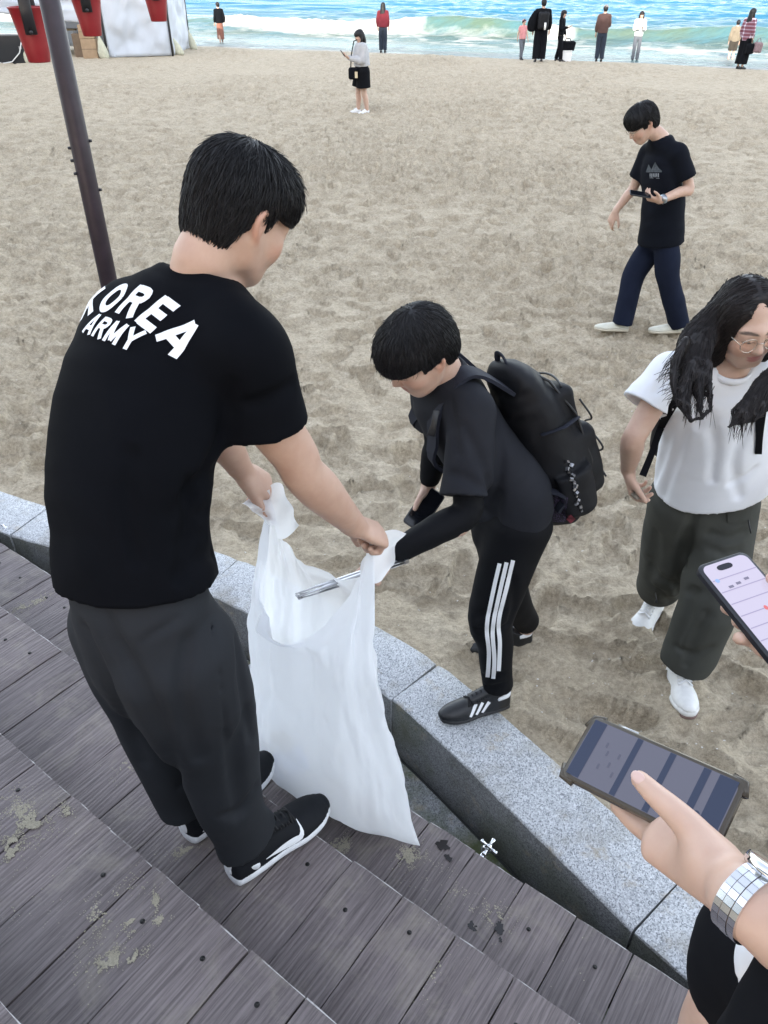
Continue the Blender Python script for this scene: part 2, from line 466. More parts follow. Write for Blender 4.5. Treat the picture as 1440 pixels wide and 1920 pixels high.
# ---- granite kerb of separate blocks
def granite(name, dark=0.0, moss=0.0):
    t = NT(name); vec = t.coord('Object')
    sp = t.vor(vec, 270, out='Color'); sp2 = t.noise(vec, 190, 4, 0.75); big = t.noise(vec, 5.5, 5, 0.6)
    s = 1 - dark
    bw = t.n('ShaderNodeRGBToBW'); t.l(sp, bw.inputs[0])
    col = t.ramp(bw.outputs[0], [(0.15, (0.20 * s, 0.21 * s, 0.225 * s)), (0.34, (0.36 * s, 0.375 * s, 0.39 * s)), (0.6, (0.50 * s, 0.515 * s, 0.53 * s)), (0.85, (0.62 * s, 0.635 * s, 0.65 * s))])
    col = t.mix(0.5, col, t.ramp(sp2, [(0.35, 0.55), (0.6, 1.1)]), 'MULTIPLY')
    stain = t.ramp(big, [(0.53, 0.0), (0.70, 0.6)])
    col = t.mix(stain, col, (0.23 * s, 0.21 * s, 0.165 * s))
    st2 = t.ramp(t.noise(t.coord('Object', loc=(3, 1, 2)), 9, 6, 0.7), [(0.57, 0.0), (0.68, 0.55)])
    col = t.mix(st2, col, (0.36, 0.30, 0.21))
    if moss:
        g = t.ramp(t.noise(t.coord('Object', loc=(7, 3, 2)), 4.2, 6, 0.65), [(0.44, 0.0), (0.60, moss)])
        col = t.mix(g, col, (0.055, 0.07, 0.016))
    t.set(Base_Color=col, Roughness=0.62)
    t.bump(sp2, 0.25, 0.002)
    return t.m
M_GRAN = granite('grey_granite'); M_GRAND = granite('dark_granite', 0.55, 0.35); M_FLOOR = granite('mossy_granite', 0.45, 0.95)
kerb = tag(empty('kerb'), kind='structure')
JO = np.array([-0.045 + 1.045 * k for k in range(-7, 4)])
KW, KT = 0.127, 0.30
for k in range(len(JO) - 1):
    aa = np.linspace(JO[k] + 0.003, JO[k + 1] - 0.003, 22)
    oc = kerb_o(aa); nrm = np.stack([-np.gradient(oc, aa), np.ones_like(aa)], 1); nrm /= np.linalg.norm(nrm, axis=1)[:, None]
    bv = 0.010
    prof = [(-KW, -KT), (-KW, -bv), (-KW + 0.3 * bv, -0.3 * bv), (-KW + bv, 0), (KW - bv, 0), (KW - 0.3 * bv, -0.3 * bv), (KW, -bv), (KW, -KT)]
    rr = np.random.default_rng(k + 50)
    dz, da = rr.normal(0, 0.0025), rr.normal(0, 0.002)
    v = []
    for i in range(len(aa)):
        e = min(i, len(aa) - 1 - i)
        for j, (w, z) in enumerate(prof):
            p = AO(aa[i] + nrm[i, 0] * w, oc[i] + nrm[i, 1] * w + da, z + dz - (0.006 if e == 0 and z > -0.05 else 0))
            if j not in (0, 7): p = p + rr.normal(0, 0.0009, 3)
            v.append(p)
    m = len(prof)
    f = [(i * m + j, i * m + j + 1, (i + 1) * m + j + 1, (i + 1) * m + j) for i in range(len(aa) - 1) for j in range(m - 1)]
    f += [tuple(range(m)), tuple(range(len(v) - 1, len(v) - m - 1, -1))]
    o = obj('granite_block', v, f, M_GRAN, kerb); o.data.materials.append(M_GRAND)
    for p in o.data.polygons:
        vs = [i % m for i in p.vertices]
        if set(vs) <= {0, 1}: p.material_index = 1  # channel-side face: darker tone of the same granite, a little moss
    autosmooth(o, 50)
# ---- wash-down channel between steps and kerb
chan = tag(empty('drain_channel'), kind='structure')
FZ = -0.25
for k in range(-9, 5):
    a0 = -0.42 + 0.62 * k; a1 = a0 + 0.612
    aa = np.linspace(a0, a1, 9); oi = np.full(9, 0.98); oo = kerb_o(aa) - KW - 0.035
    v = []
    for i in range(9):
        v += [AO(aa[i], oi[i], FZ), AO(aa[i], (oi[i] + oo[i]) / 2, FZ - 0.004), AO(aa[i], oo[i], FZ - 0.008), AO(aa[i], oo[i], FZ - 0.06)]
    f = [(i * 4 + j, i * 4 + j + 1, i * 4 + 5 + j, i * 4 + 4 + j) for i in range(8) for j in range(3)]
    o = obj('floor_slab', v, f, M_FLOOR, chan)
    autosmooth(o, 40)
M_SLOT = simple('dark_slot_bottom', (0.02, 0.021, 0.02), 0.6, var=0.4)  # near-black bottom for the drain slot and the cover's sump
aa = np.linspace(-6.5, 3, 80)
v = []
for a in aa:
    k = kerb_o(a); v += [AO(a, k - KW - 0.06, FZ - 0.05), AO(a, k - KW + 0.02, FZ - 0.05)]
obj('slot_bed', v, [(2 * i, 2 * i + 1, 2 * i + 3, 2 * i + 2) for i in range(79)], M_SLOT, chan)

# ---- stepped deck, every plank by itself
def plank_mat():
    t = NT('weathered_plank'); vec = t.coord('Object', (1, 1, 1), 13.0)
    tc = t.n('ShaderNodeTexCoord'); sx = t.n('ShaderNodeSeparateXYZ'); t.l(tc.outputs['Object'], sx.inputs[0])
    st = t.coord('Object', (46, 2.6, 20), 37.0)
    grain = t.noise(st, 1.0, 7, 0.68, 1.6); fine = t.noise(t.coord('Object', (260, 9, 60), 17.0), 1.0, 3, 0.6, 0.4)
    wav = t.n('ShaderNodeTexWave', wave_type='BANDS', bands_direction='X'); wav.inputs['Scale'].default_value = 26
    wav.inputs['Distortion'].default_value = 9; wav.inputs['Detail'].default_value = 3; wav.inputs['Detail Scale'].default_value = 0.35
    t.l(t.coord('Object', (1, 0.20, 1), 9.0), wav.inputs['Vector'])
    col = t.ramp(grain, [(0.28, (0.082, 0.068, 0.068)), (0.5, (0.146, 0.124, 0.124)), (0.72, (0.200, 0.172, 0.170))])
    col = t.mix(0.42, col, t.ramp(wav.outputs['Fac'], [(0.0, 0.5), (0.25, 0.95), (1.0, 1.1)]), 'MULTIPLY')
    col = t.mix(0.6, col, t.ramp(fine, [(0.34, 0.5), (0.55, 1.05)]), 'MULTIPLY')
    oi = t.n('ShaderNodeObjectInfo')
    col = t.mix(0.45, col, t.ramp(oi.outputs['Random'], [(0, (0.70, 0.68, 0.70)), (0.5, (1.0, 0.96, 0.97)), (1, (1.28, 1.22, 1.20))]), 'MULTIPLY')
    # trodden-in sand, worn nosing
    dust = t.ramp(t.noise(vec, 7.5, 7, 0.72, 0.5), [(0.52, 0.0), (0.66, 0.34), (0.78, 0.62)])
    col = t.mix(dust, col, (0.245, 0.218, 0.178))
    worn = t.math('GREATER_THAN', sx.outputs['Y'], -0.0024)
    wn = t.ramp(t.noise(t.coord('Object', (1, 1, 1), 21.0), 16, 4), [(0.46, 0.0), (0.60, 0.7)])
    col = t.mix(t.math('MULTIPLY', worn, wn), col, (0.55, 0.54, 0.52))
    t.set(Base_Color=col, Roughness=t.ramp(grain, [(0.3, 0.72), (0.7, 0.55)]))
    h = t.math('ADD', t.math('MULTIPLY', fine, 0.6), t.math('MULTIPLY', wav.outputs['Fac'], 0.5))
    t.bump(t.math('ADD', h, t.math('MULTIPLY', grain, 0.6)), 0.55, 0.0028)
    return t.m
M_PLANK = plank_mat()
M_HOLE = simple('dark_screw_hole', (0.008, 0.008, 0.009), 0.7)
M_FASC = simple('dark_timber', (0.05, 0.045, 0.045), 0.8, var=0.3)
deck = tag(empty('wooden_steps'), kind='structure')
PW, PT = 0.1555, 0.032
def plank_mesh(L, seed):
    r = np.random.default_rng(seed)
    hw = PW / 2 - 0.0016
    nx, ny = 5, 9
    bm = bmesh.new()
    grid = [[bm.verts.new((-hw + 2 * hw * i / (nx - 1), -L + L * j / (ny - 1), 0)) for i in range(nx)] for j in range(ny)]
    for j in range(ny):
        for i in range(nx):
            v = grid[j][i]
            if i in (0, nx - 1): v.co.z -= 0.0016; v.co.x += r.normal(0, 0.0006)
            if j == ny - 1: v.co.z -= 0.0022 + abs(r.normal(0, 0.0006)); v.co.y += r.normal(0, 0.0007)
            v.co.z += r.normal(0, 0.0004)
    for j in range(ny - 1):
        for i in range(nx - 1): bm.faces.new((grid[j][i], grid[j][i + 1], grid[j + 1][i + 1], grid[j + 1][i]))
    e = [x for x in bm.edges if x.is_boundary]
    g = bmesh.ops.extrude_edge_only(bm, edges=e)
    for v in g['geom']:
        if isinstance(v, bmesh.types.BMVert): v.co.z -= PT
    bmesh.ops.recalc_face_normals(bm, faces=bm.faces)
    me = bpy.data.meshes.new('plank'); bm.to_mesh(me); bm.free(); me.materials.append(M_PLANK)
    return me
mb = MB(); mb.lathe([(0.0058, 0.0006), (0.0045, 0.0004), (0.0040, -0.0004), (0.0, -0.0005)], n=12)
hole_me = mesh('screw', mb.v, mb.f); hole_me.materials.append(M_HOLE)
ang_deck = math.atan2(EA[1], EA[0])
TREADS = [(1.135, 0.15, 0.40, -0.672, -4.9, 2.6), (0.8265, 0.33, 0.44, -0.709, -4.5, 2.4), (0.464, 0.51, 0.46, -1.005, -3.4, 2.2), (0.085, 0.69, 0.46, -0.93, -2.6, 2.2), (-0.30, 0.87, 1.6, -0.85, -2.6, 2.2)]
for ti, (o1, z, L, ja, amin, amax) in enumerate(TREADS):
    protos = [plank_mesh(L, 10 * ti + k) for k in range(6)]
    k0 = math.ceil((amin - ja) / PW); k1 = math.floor((amax - ja) / PW)
    for k in range(k0, k1):
        a = ja + (k + 0.5) * PW
        r = np.random.default_rng(1000 * ti + k + 500)
        p = AO(a, o1 + r.normal(0, 0.0022), z + r.normal(0, 0.0011))
        o = bpy.data.objects.new('plank', protos[int(r.integers(6))])
        o.location = p; o.rotation_euler = (r.normal(0, 0.002), r.normal(0, 0.003), ang_deck)
        link(o, deck)
        if -3.6 < a < 0.6 and ti < 4 and r.random() < 0.8:
            for (dx, dy) in ((r.normal(0.0, 0.018), -0.080 + r.normal(0, 0.012)),):
                s = bpy.data.objects.new('screw', hole_me); s.location = (dx, dy, 0.0007); link(s, o)
    aw = (amin + amax) / 2
    mb = MB(); mb.box(AO(aw, o1 - 0.045, z - PT - 0.09), ((amax - amin) / 2 - 0.2, 0.014, 0.088), [(*EA, 0), (*EO, 0), (0, 0, 1)])
    mb.build('fascia_board', M_FASC, deck)
mb = MB(); mb.box(AO(-1.0, 0.93, -0.14), (2.9, 0.02, 0.20), [(*EA, 0), (*EO, 0), (0, 0, 1)]); mb.build('footing_wall', M_FASC, deck)

# loose sand trodden onto the planks
M_LSAND = NT('loose_sand'); _v = M_LSAND.coord('Object')
M_LSAND.set(Base_Color=M_LSAND.ramp(M_LSAND.noise(_v, 400, 3, 0.8), [(0.3, (0.22, 0.20, 0.15)), (0.7, (0.40, 0.37, 0.29))]), Roughness=0.95)
M_LSAND.bump(M_LSAND.noise(_v, 350, 3), 0.6, 0.002); M_LSAND = M_LSAND.m
def sand_patch(px, py, z, rx, ry, ang, n, seed, hmax=0.004):
    r = np.random.default_rng(seed); c = G(px, py, z)
    v = []; f = []
    n *= 6
    for k in range(n):
        t = r.normal(0, 0.42, 2)
        if k < n * 0.25: t *= 1.6
        q = np.array([t[0] * rx, t[1] * ry]); ca, sa = math.cos(ang), math.sin(ang)
        x = c[0] + q[0] * ca - q[1] * sa; y = c[1] + q[0] * sa + q[1] * ca
        if float(vnoise2(np.array([x * 55.0]), np.array([y * 55.0]), 5)[0]) + 0.6 * float(vnoise2(np.array([x * 140.0]), np.array([y * 140.0]), 6)[0]) < r.normal(0.05, 0.25): continue
        s = r.uniform(0.0006, 0.0024) * (1.35 if np.hypot(*t) < 0.5 else 0.75)
        h = s * r.uniform(0.3, 0.7); m = r.random() * 6.28
        b = len(v)
        for j in range(5):
            rr_ = s * r.uniform(0.6, 1.3)
            v.append((x + rr_ * math.cos(m + j * 1.257), y + rr_ * math.sin(m + j * 1.257), z - 0.0006))
        v.append((x + r.normal(0, s * 0.2), y + r.normal(0, s * 0.2), z + min(h, hmax)))
        f += [(b + j, b + (j + 1) % 5, b + 5) for j in range(5)]
    return v, f
pv, pf = [], []
for (px, py, z, rx, ry, ang, n, hm) in [
        (45, 1530, .51, .05, .10, 0.9, 420, .006), (125, 1520, .51, .012, .03, 0.7, 90, .005), (65, 1545, .51, .02, .012, 0.3, 130, .006), (22, 1590, .51, .03, .06, 0.4, 160, .005),
        (205, 1803, .51, .035, .022, 0.35, 420, .007), (250, 1795, .51, .03, .012, 0.6, 150, .005), (255, 1750, .51, .016, .007, 0.3, 90, .006), (245, 1727, .51, .015, .005, 0.8, 70, .005),
        (292, 1690, .51, .008, .022, 0.3, 80, .005), (300, 1724, .51, .018, .01, 0.1, 90, .005), (180, 1700, .51, .10, .10, 0, 260, .004), (85, 1720, .51, .12, .06, 0.5, 120, .004),
        (350, 1590, .33, .05, .02, 0.6, 200, .004), (230, 1440, .33, .05, .04, 0.6, 140, .004), (60, 1130, .15, .12, .04, 0.7, 260, .004), (20, 1240, .33, .06, .04, 0.3, 140, .004),
        (640, 1590, .15, .10, .05, -0.6, 460, .004), (760, 1600, .15, .07, .05, -0.6, 320, .004), (560, 1530, .15, .08, .06, -0.6, 420, .004), (900, 1700, .15, .15, .06, -0.6, 160, .003), (780, 1810, .33, .12, .08, 0, 120, .003)]:
    v_, f_ = sand_patch(px, py, z, rx, ry, ang, n, px * 7 + py, hm)
    o_ = len(pv); pv += v_; pf += [tuple(i + o_ for i in q) for q in f_]
tag(obj('loose_sand', pv, pf, M_LSAND), 'pale loose sand trodden onto the wooden steps', 'sand', kind='stuff')

# ---- bits of shell on the sand
r_ = np.random.default_rng(77); sv, sf = [], []
for k in range(1500):
    y = 1.6 + 8.5 * r_.random() ** 1.6; x = (r_.random() - 0.45) * (1.6 + y * 1.15)
    a_, o_ = EA @ (x, y), EO @ (x, y)
    if o_ < kerb_o(a_) + 0.16: continue
    z = ground_z(x, y); s_ = r_.uniform(0.0015, 0.0055) * (1.5 if r_.random() < 0.06 else 1); m_ = r_.random() * 6.28; b_ = len(sv); t_ = r_.normal(0, 0.4, 2)
    for j in range(5):
        an = m_ + j * 1.257; rr_ = s_ * r_.uniform(0.6, 1.2); px_, py_ = rr_ * math.cos(an), rr_ * math.sin(an) * 0.7
        sv.append((x + px_, y + py_, z + 0.003 + t_[0] * px_ + t_[1] * py_))
    sv.append((x, y, z + 0.003 + s_ * 0.45)); sf += [(b_ + j, b_ + (j + 1) % 5, b_ + 5) for j in range(5)]
tag(obj('shell_fragments', sv, sf, simple('shell_white', (0.66, 0.63, 0.57), 0.6, var=0.2, scale=400)), 'tiny pale shell fragments scattered over the sand', 'shells', kind='stuff')
# ================================================================== BUILDINGS BEHIND THE CAMERA (they shade the beach)
M_CONC = simple('pale_concrete', (0.42, 0.41, 0.39), 0.85, var=0.1, scale=0.4)
M_GLASSB = simple('dark_window_band', (0.06, 0.08, 0.10), 0.15)
def tower(name, s0, s1, q0, q1, h, label):
    tn = np.array([QN[1], -QN[0]])
    t = tag(empty(name, (0, 0, 0)), label, 'building', 'apartment blocks behind the steps')
    c = tn * (s0 + s1) / 2 + QN * (q0 + q1) / 2
    ax = [(*tn, 0), (*QN, 0), (0, 0, 1)]
    MB().box((*c, h / 2 - 1), ((s1 - s0) / 2, (q1 - q0) / 2, h / 2 - 1), ax).build('wall', M_CONC, t)
    MB().box((*c, h - 1.2), ((s1 - s0) / 2 + 0.4, (q1 - q0) / 2 + 0.4, 0.6), ax).build('parapet', M_CONC, t)
    for k in range(int(h // 4)):
        cc = c + QN * ((q1 - q0) / 2)
        MB().box((*cc, 2.2 + 4 * k), ((s1 - s0) / 2 - 1.5, 0.06, 1.0), ax).build('window_band', M_GLASSB, t)
tower('apartment_block', -95, 0, -58, -40, 33.7, 'long pale apartment block behind the wooden steps, on the tent side')
tower('apartment_block', 0.4, 90, -58, -40, 33.7, 'long pale apartment block behind the wooden steps, away from the tent')

# ================================================================== PROPS
M_CHROME = simple('chrome', (0.75, 0.76, 0.78), 0.12, 1.0)
M_STEEL = simple('brushed_steel', (0.42, 0.42, 0.43), 0.32, 1.0, var=0.15, scale=60)
M_POLE = simple('dark_maroon_steel', (0.022, 0.013, 0.020), 0.5, 0.0, 0.5, var=0.25, scale=25, bump=0.1)
M_RED = simple('red_painted_metal', (0.25, 0.013, 0.018), 0.42, 0.0, 0.5, var=0.12, scale=12)
M_BLACKM = simple('black_strap_metal', (0.018, 0.018, 0.022), 0.45)
def ortho(t, up=(0, 0, 1)):
    t = np.array(t, float); t /= np.linalg.norm(t)
    a = np.cross(up, t); a /= np.linalg.norm(a); b = np.cross(t, a)
    return a, b, t
# ---- foot-washing taps
def tap(px, py, label, tilt, spin):
    base = G(px, py, 0.0)
    t = tag(empty('water_tap', (base[0], base[1], FZ)), label, 'tap', 'foot washing taps in the drain channel')
    H = -FZ
    MB().tube([(0, 0, 0), (0, 0, H - 0.055)], 0.010, 12).build('riser_pipe', M_CHROME, t, True)
    up = np.array([tilt[0], tilt[1], 1.0]); up /= np.linalg.norm(up)
    b0 = np.array([0, 0, H - 0.06])
    mb = MB(); mb.tube([b0, b0 + up * 0.012, b0 + up * 0.03, b0 + up * 0.042], [0.012, 0.017, 0.016, 0.010], 14)
    o = mb.build('valve_body', M_CHROME, t, True)
    a, b, _ = ortho(up)
    hc = b0 + up * 0.055
    mb = MB(); mb.tube([b0 + up * 0.038, hc + up * 0.008], 0.0065, 10)
    for k in range(4):
        an = spin + k * math.pi / 2; d = a * math.cos(an) + b * math.sin(an)
        mb.tube([hc, hc + d * 0.020, hc + d * 0.027, hc + d * 0.031], [0.0055, 0.0055, 0.0085, 0.004], 10)
    mb.tube([hc + up * 0.004, hc + up * 0.012], [0.010, 0.006], 12)
    mb.build('cross_handle', M_CHROME, t, True)
    d = np.array([-0.55, -0.83, 0.0])
    s0 = b0 + up * 0.012
    mb = MB(); mb.tube([s0, s0 + d * 0.022 + up * 0.004, s0 + d * 0.042 - up * 0.006, s0 + d * 0.052 - up * 0.03], [0.008, 0.008, 0.0075, 0.007], 10)
    mb.build('spout', M_CHROME, t, True)
tap(911, 1575, 'chrome cross handle tap beside the wet splash on the lowest planks', (0.15, -0.35), 0.5)
tap(8, 985, 'chrome cross handle tap at the far end of the channel beside sandy planks', (0.25, -0.3), 0.2)
# ---- perforated drain cover
M_PLATE = simple('pale_steel_plate', (0.70, 0.71, 0.72), 0.35, 0.6, var=0.08, scale=20)
c = G(470, 1302, FZ + 0.012)
dg = tag(empty('drain_cover', (c[0], c[1], FZ + 0.012), ang_deck), 'pale steel drain cover with chequered holes beside the white bag', 'drain cover')
N = 13; cell = 0.0165
v, f = [], []
for i in range(N):
    for j in range(N):
        x0, y0 = (i - N / 2) * cell, (j - N / 2) * cell
        hole = (i + j) % 2 == 0 and 0 < i < N - 1 and 0 < j < N - 1
        b = len(v)
        v += [(x0, y0, 0), (x0 + cell, y0, 0), (x0 + cell, y0 + cell, 0), (x0, y0 + cell, 0)]
        if not hole: f.append((b, b + 1, b + 2, b + 3))
        else:
            m = cell * 0.10
            v += [(x0 + m, y0 + m, 0), (x0 + cell - m, y0 + m, 0), (x0 + cell - m, y0 + cell - m, 0), (x0 + m, y0 + cell - m, 0)]
            v += [(x0 + m, y0 + m, -.004), (x0 + cell - m, y0 + m, -.004), (x0 + cell - m, y0 + cell - m, -.004), (x0 + m, y0 + cell - m, -.004)]
            for k in range(4):
                l = (k + 1) % 4
                f += [(b + k, b + l, b + 4 + l, b + 4 + k), (b + 4 + k, b + 4 + l, b + 8 + l, b + 8 + k)]
obj('perforated_plate', v, f, M_PLATE, dg, False)
w = N * cell / 2
mb = MB()
for s in (-1, 1):
    mb.box((s * (w + 0.006), 0, -0.002), (0.006, w + 0.012, 0.005)); mb.box((0, s * (w + 0.006), -0.002), (w - 0.001, 0.006, 0.0045))
mb.build('frame', M_PLATE, dg)
MB().box((0, 0, -0.009), (w, w, 0.002)).build('sump', M_SLOT, dg)
# ---- wet splashes
M_WET = simple('wet_wood', (0.018, 0.016, 0.016), 0.22, 0.0, 0.5)
def splash(px, py, z, size, n, seed, label):
    r = np.random.default_rng(seed); v, f = [], []
    c0 = G(px, py, z)
    for k in range(n):
        c = c0[:2] + r.normal(0, size * 0.8, 2) * (k > 0); s = size * r.uniform(0.25, 0.6) if k else size * 0.7
        b = len(v); M = 14; ph = r.random(3) * 6
        v.append((*c, z + 0.0016))
        for j in range(M):
            an = 2 * math.pi * j / M; rr = s * (1 + 0.35 * math.sin(2 * an + ph[0]) + 0.25 * math.sin(5 * an + ph[1]))
            v.append((c[0] + rr * math.cos(an), c[1] + rr * math.sin(an), z + 0.0014 + 0.0003 * k / n))
        f += [(b, b + 1 + j, b + 1 + (j + 1) % M) for j in range(M)]
    tag(obj('water_splash', v, f, M_WET), label, 'puddle', kind='stuff')
splash(828, 1582, .15, .020, 5, 1, 'dark wet splash on the lowest planks beside the bag corner')
splash(884, 1735, .15, .012, 5, 2, 'small dark drips in the middle of the lowest planks')
splash(938, 1742, .15, .017, 5, 3, 'long dark wet mark across the lowest planks')
# ---- pole with hanging red buckets
pb = G(325, 1020, -0.06)
pole = tag(empty('steel_pole', (pb[0] - 0.045, pb[1], -0.10)), 'dark maroon steel pole with small bolts, rising from the sand', 'pole')
MB().tube([(0, 0, 0), (0, 0, 3.35)], 0.0325, 28).build('shaft', M_POLE, pole, True)
MB().lathe([(0.075, 0), (0.075, 0.10), (0.07, 0.105), (0.04, 0.11)], n=28).build('base_collar', M_POLE, pole, True)
for (an, z) in ((-2.9, 1.78), (-2.9, 1.74), (0.25, 1.80), (0.25, 1.64), (-2.5, 1.70)):
    MB().tube([(0.031 * math.cos(an), 0.031 * math.sin(an), z), (0.042 * math.cos(an), 0.042 * math.sin(an), z)], [0.0055, 0.0045], 8).build('bolt', M_BLACKM, pole, True)
bucket_at = [(P(51, 12, 2.95), 1.0), (P(157, -22, 3.5), 1.0), (P(287, -38, 4.05), 1.0)]
zb = 3.12
bp = [np.array([pole.location[0], pole.location[1], zb])] + [np.array([p[0], p[1], zb]) for p, _ in bucket_at]
MB().tube([b - np.array([pole.location[0], pole.location[1], -0.10]) for b in (bp[1] + (bp[1] - bp[2]) * 0.4, bp[1], bp[2], bp[3], bp[3] + (bp[3] - bp[2]) * 0.3)], 0.02, 12).build('cross_beam', M_POLE, pole, True)
MB().tube([(0, 0, 3.2)] + [tuple((bp[1] * 0.6 + bp[2] * 0.4) - np.array([pole.location[0], pole.location[1], -0.10]))], 0.018, 10).build('beam_bracket', M_POLE, pole, True)
blabels = ['red tapered bucket on a black strap, hanging before the colourful banner', 'red tapered bucket on a black strap, hanging before the cardboard boxes', 'red tapered bucket on a black strap, hanging before the white tent wall']
for (p, s), lb in zip(bucket_at, blabels):
    b = tag(empty('hanging_bucket', tuple(p)), lb, 'bucket', 'red buckets hanging in a row')
    rt, rb, hh = 0.072, 0.040, 0.185
    prof = [(0.0, -hh), (rb, -hh), (rb + 0.002, -hh + 0.004)] + [(rb + (rt - rb) * t, -hh + hh * t) for t in (0.3, 0.6, 0.95)] + [(rt + 0.003, -0.004), (rt + 0.003, 0.0), (rt - 0.002, 0.0), (rt - 0.004, -0.006), (rb - 0.003, -hh + 0.004), (0, -hh + 0.005)]
    MB().lathe(prof, n=36).build('bucket_shell', M_RED, b, True)
    z1 = zb - p[2]
    vd = np.array([-p[0] * 0.2, -1, 0]); vd /= np.linalg.norm(vd)
    for sg, of in ((1, -0.35), (-1, 0.3)):
        sd = vd * sg; lat = np.array([-sd[1], sd[0], 0])
        r1 = rb + (rt - rb) * 0.52 + 0.004
        bot = sd * r1 + np.array([0, 0, -hh * 0.48]); top = sd * (rt + 0.008)
        pts = [bot, top, np.array([top[0] * 0.7, top[1] * 0.7, 0.10]), np.array([0, 0, z1 - 0.02 * 0])]
        st = b if False else None
        mb = MB(); mb.tube(pts, [(0.022, 0.004)] * 3 + [(0.012, 0.004)], 10, flat=tuple(sd))
        s_o = mb.build('strap', M_BLACKM, b, True)
        MB().tube([bot + sd * 0.002 + np.array([0, 0, 0.008]), bot + sd * 0.012 + np.array([0, 0, 0.008])], [0.0085, 0.007], 10).build('bolt', M_BLACKM, s_o, True)

# ---- tent on the beach and what lies round it
M_TARP = fabric('white_tarpaulin', (0.50, 0.53, 0.58), 0.55, 200, 0.1, 0.04, 1.6, 0.35)
M_CARD = simple('cardboard', (0.36, 0.25, 0.155), 0.85, var=0.12, scale=6)
M_CARDD = simple('dark_cardboard', (0.20, 0.145, 0.10), 0.85, var=0.15, scale=6)
M_BAG = fabric('sandbag_cloth', (0.50, 0.49, 0.38), 0.9, 300, 0.2, 0.12, 12, 0.5)
M_WOOD = simple('pale_plywood', (0.50, 0.38, 0.23), 0.7, var=0.15, scale=5)
M_FRAME = simple('black_tent_frame', (0.03, 0.03, 0.035), 0.5)
M_BLACKP = simple('black_plastic', (0.016, 0.017, 0.02), 0.4)
M_WHITEP = simple('white_plastic', (0.75, 0.75, 0.74), 0.4)
TZ = -0.60
def T(px, py): return G(px, py, TZ)
def sheet(name, c00, c10, c01, c11, mat, parent, nu=30, nv=22, amp=0.03, seed=1, nrm=None):
    u, w = np.meshgrid(np.linspace(0, 1, nu), np.linspace(0, 1, nv))
    c00, c10, c01, c11 = map(np.array, (c00, c10, c01, c11))
    pts = (c00 * (1 - u[..., None]) + c10 * u[..., None]) * (1 - w[..., None]) + (c01 * (1 - u[..., None]) + c11 * u[..., None]) * w[..., None]
    n = np.cross(c10 - c00, c01 - c00); n = n / np.linalg.norm(n)
    d = amp * (vnoise2(u * 5 + w * 2.5, w * 4 - u * 2, seed) + 0.6 * vnoise2(u * 11 - w * 5, w * 9 + u * 3, seed + 1)) * np.minimum(1, 6 * np.minimum(np.minimum(u, 1 - u), np.minimum(w, 1 - w)) + 0.15)
    pts = pts + d[..., None] * n
    idx = np.arange(nu * nv).reshape(nv, nu)
    f = np.stack([idx[:-1, :-1], idx[:-1, 1:], idx[1:, 1:], idx[1:, :-1]], -1).reshape(-1, 4)
    v = pts.reshape(-1, 3); back = v - n * 0.006
    bidx = f[:, ::-1] + len(v)
    rim = np.concatenate([idx[0, :], idx[1:, -1], idx[-1, -2::-1], idx[-2:0:-1, 0]])
    rf = np.array([(rim[i], rim[i - 1], rim[i - 1] + len(v), rim[i] + len(v)) for i in range(len(rim))])
    return obj(name, np.concatenate([v, back]), np.concatenate([f, bidx, rf]), mat, parent)
tA, tB = T(206, 109), T(323, 105); tC = T(357, 91); tL = T(70, 108) + np.array([-0.4, 0.8, 0])
UP = np.array([0, 0, 1.0])
tent = tag(empty('beach_tent', tuple(tA)), 'white tarpaulin tent with black frame standing on the far sand', 'tent')
def rel(p): return np.array(p) - tA
TH_ = 2.5
sheet('front_wall', rel(tA) + UP * 0.02, rel(tB) + UP * 0.02, rel(tA) + UP * TH_, rel(tB) + UP * TH_, M_TARP, tent, amp=0.10, seed=5)
sheet('side_wall', rel(tB) + UP * 0.02 + np.array([0.06, 0.08, 0]), rel(tC) + UP * 0.02, rel(tB) + UP * TH_ + np.array([0.06, 0.08, 0]), rel(tC) + UP * TH_, M_TARP, tent, amp=0.09, seed=9)
vA = rel(tA) + np.array([-0.15, 0.1, 0])
sheet('valance', rel(tL) + np.array([-3.0, 0, 1.55]), vA + UP * 1.0, rel(tL) + np.array([-3.0, 0, TH_]), vA + UP * TH_, M_TARP, tent, amp=0.10, seed=12)
tD = rel(tC) + rel(tL) * 1.0 + np.array([-3.0, 0.0, 0])
sheet('back_wall', rel(tC) + UP * 0.02, tD + UP * 0.02, rel(tC) + UP * TH_, tD + UP * TH_, M_TARP, tent, amp=0.04, seed=15)
apex = (rel(tA) + rel(tB) + rel(tC)) / 3 + UP * 3.9
v = [rel(tL) + np.array([-3, 0, TH_]), rel(tA) + UP * TH_, rel(tB) + UP * TH_, rel(tC) + UP * TH_, tD + UP * TH_, apex, apex + rel(tL) * 0.6]
obj('roof', v, [(0, 1, 5, 6), (1, 2, 5), (2, 3, 5), (3, 4, 6, 5), (4, 0, 6)], M_TARP, tent, False)
for q in (rel(tA) + np.array([-0.06, 0, 0]), rel(tB) + np.array([0.03, -0.03, 0]), rel(tC), rel(tL) + np.array([-3, 0, 0])):
    MB().tube([q, q + UP * TH_], 0.032, 8).build('frame_leg', M_FRAME, tent, True)
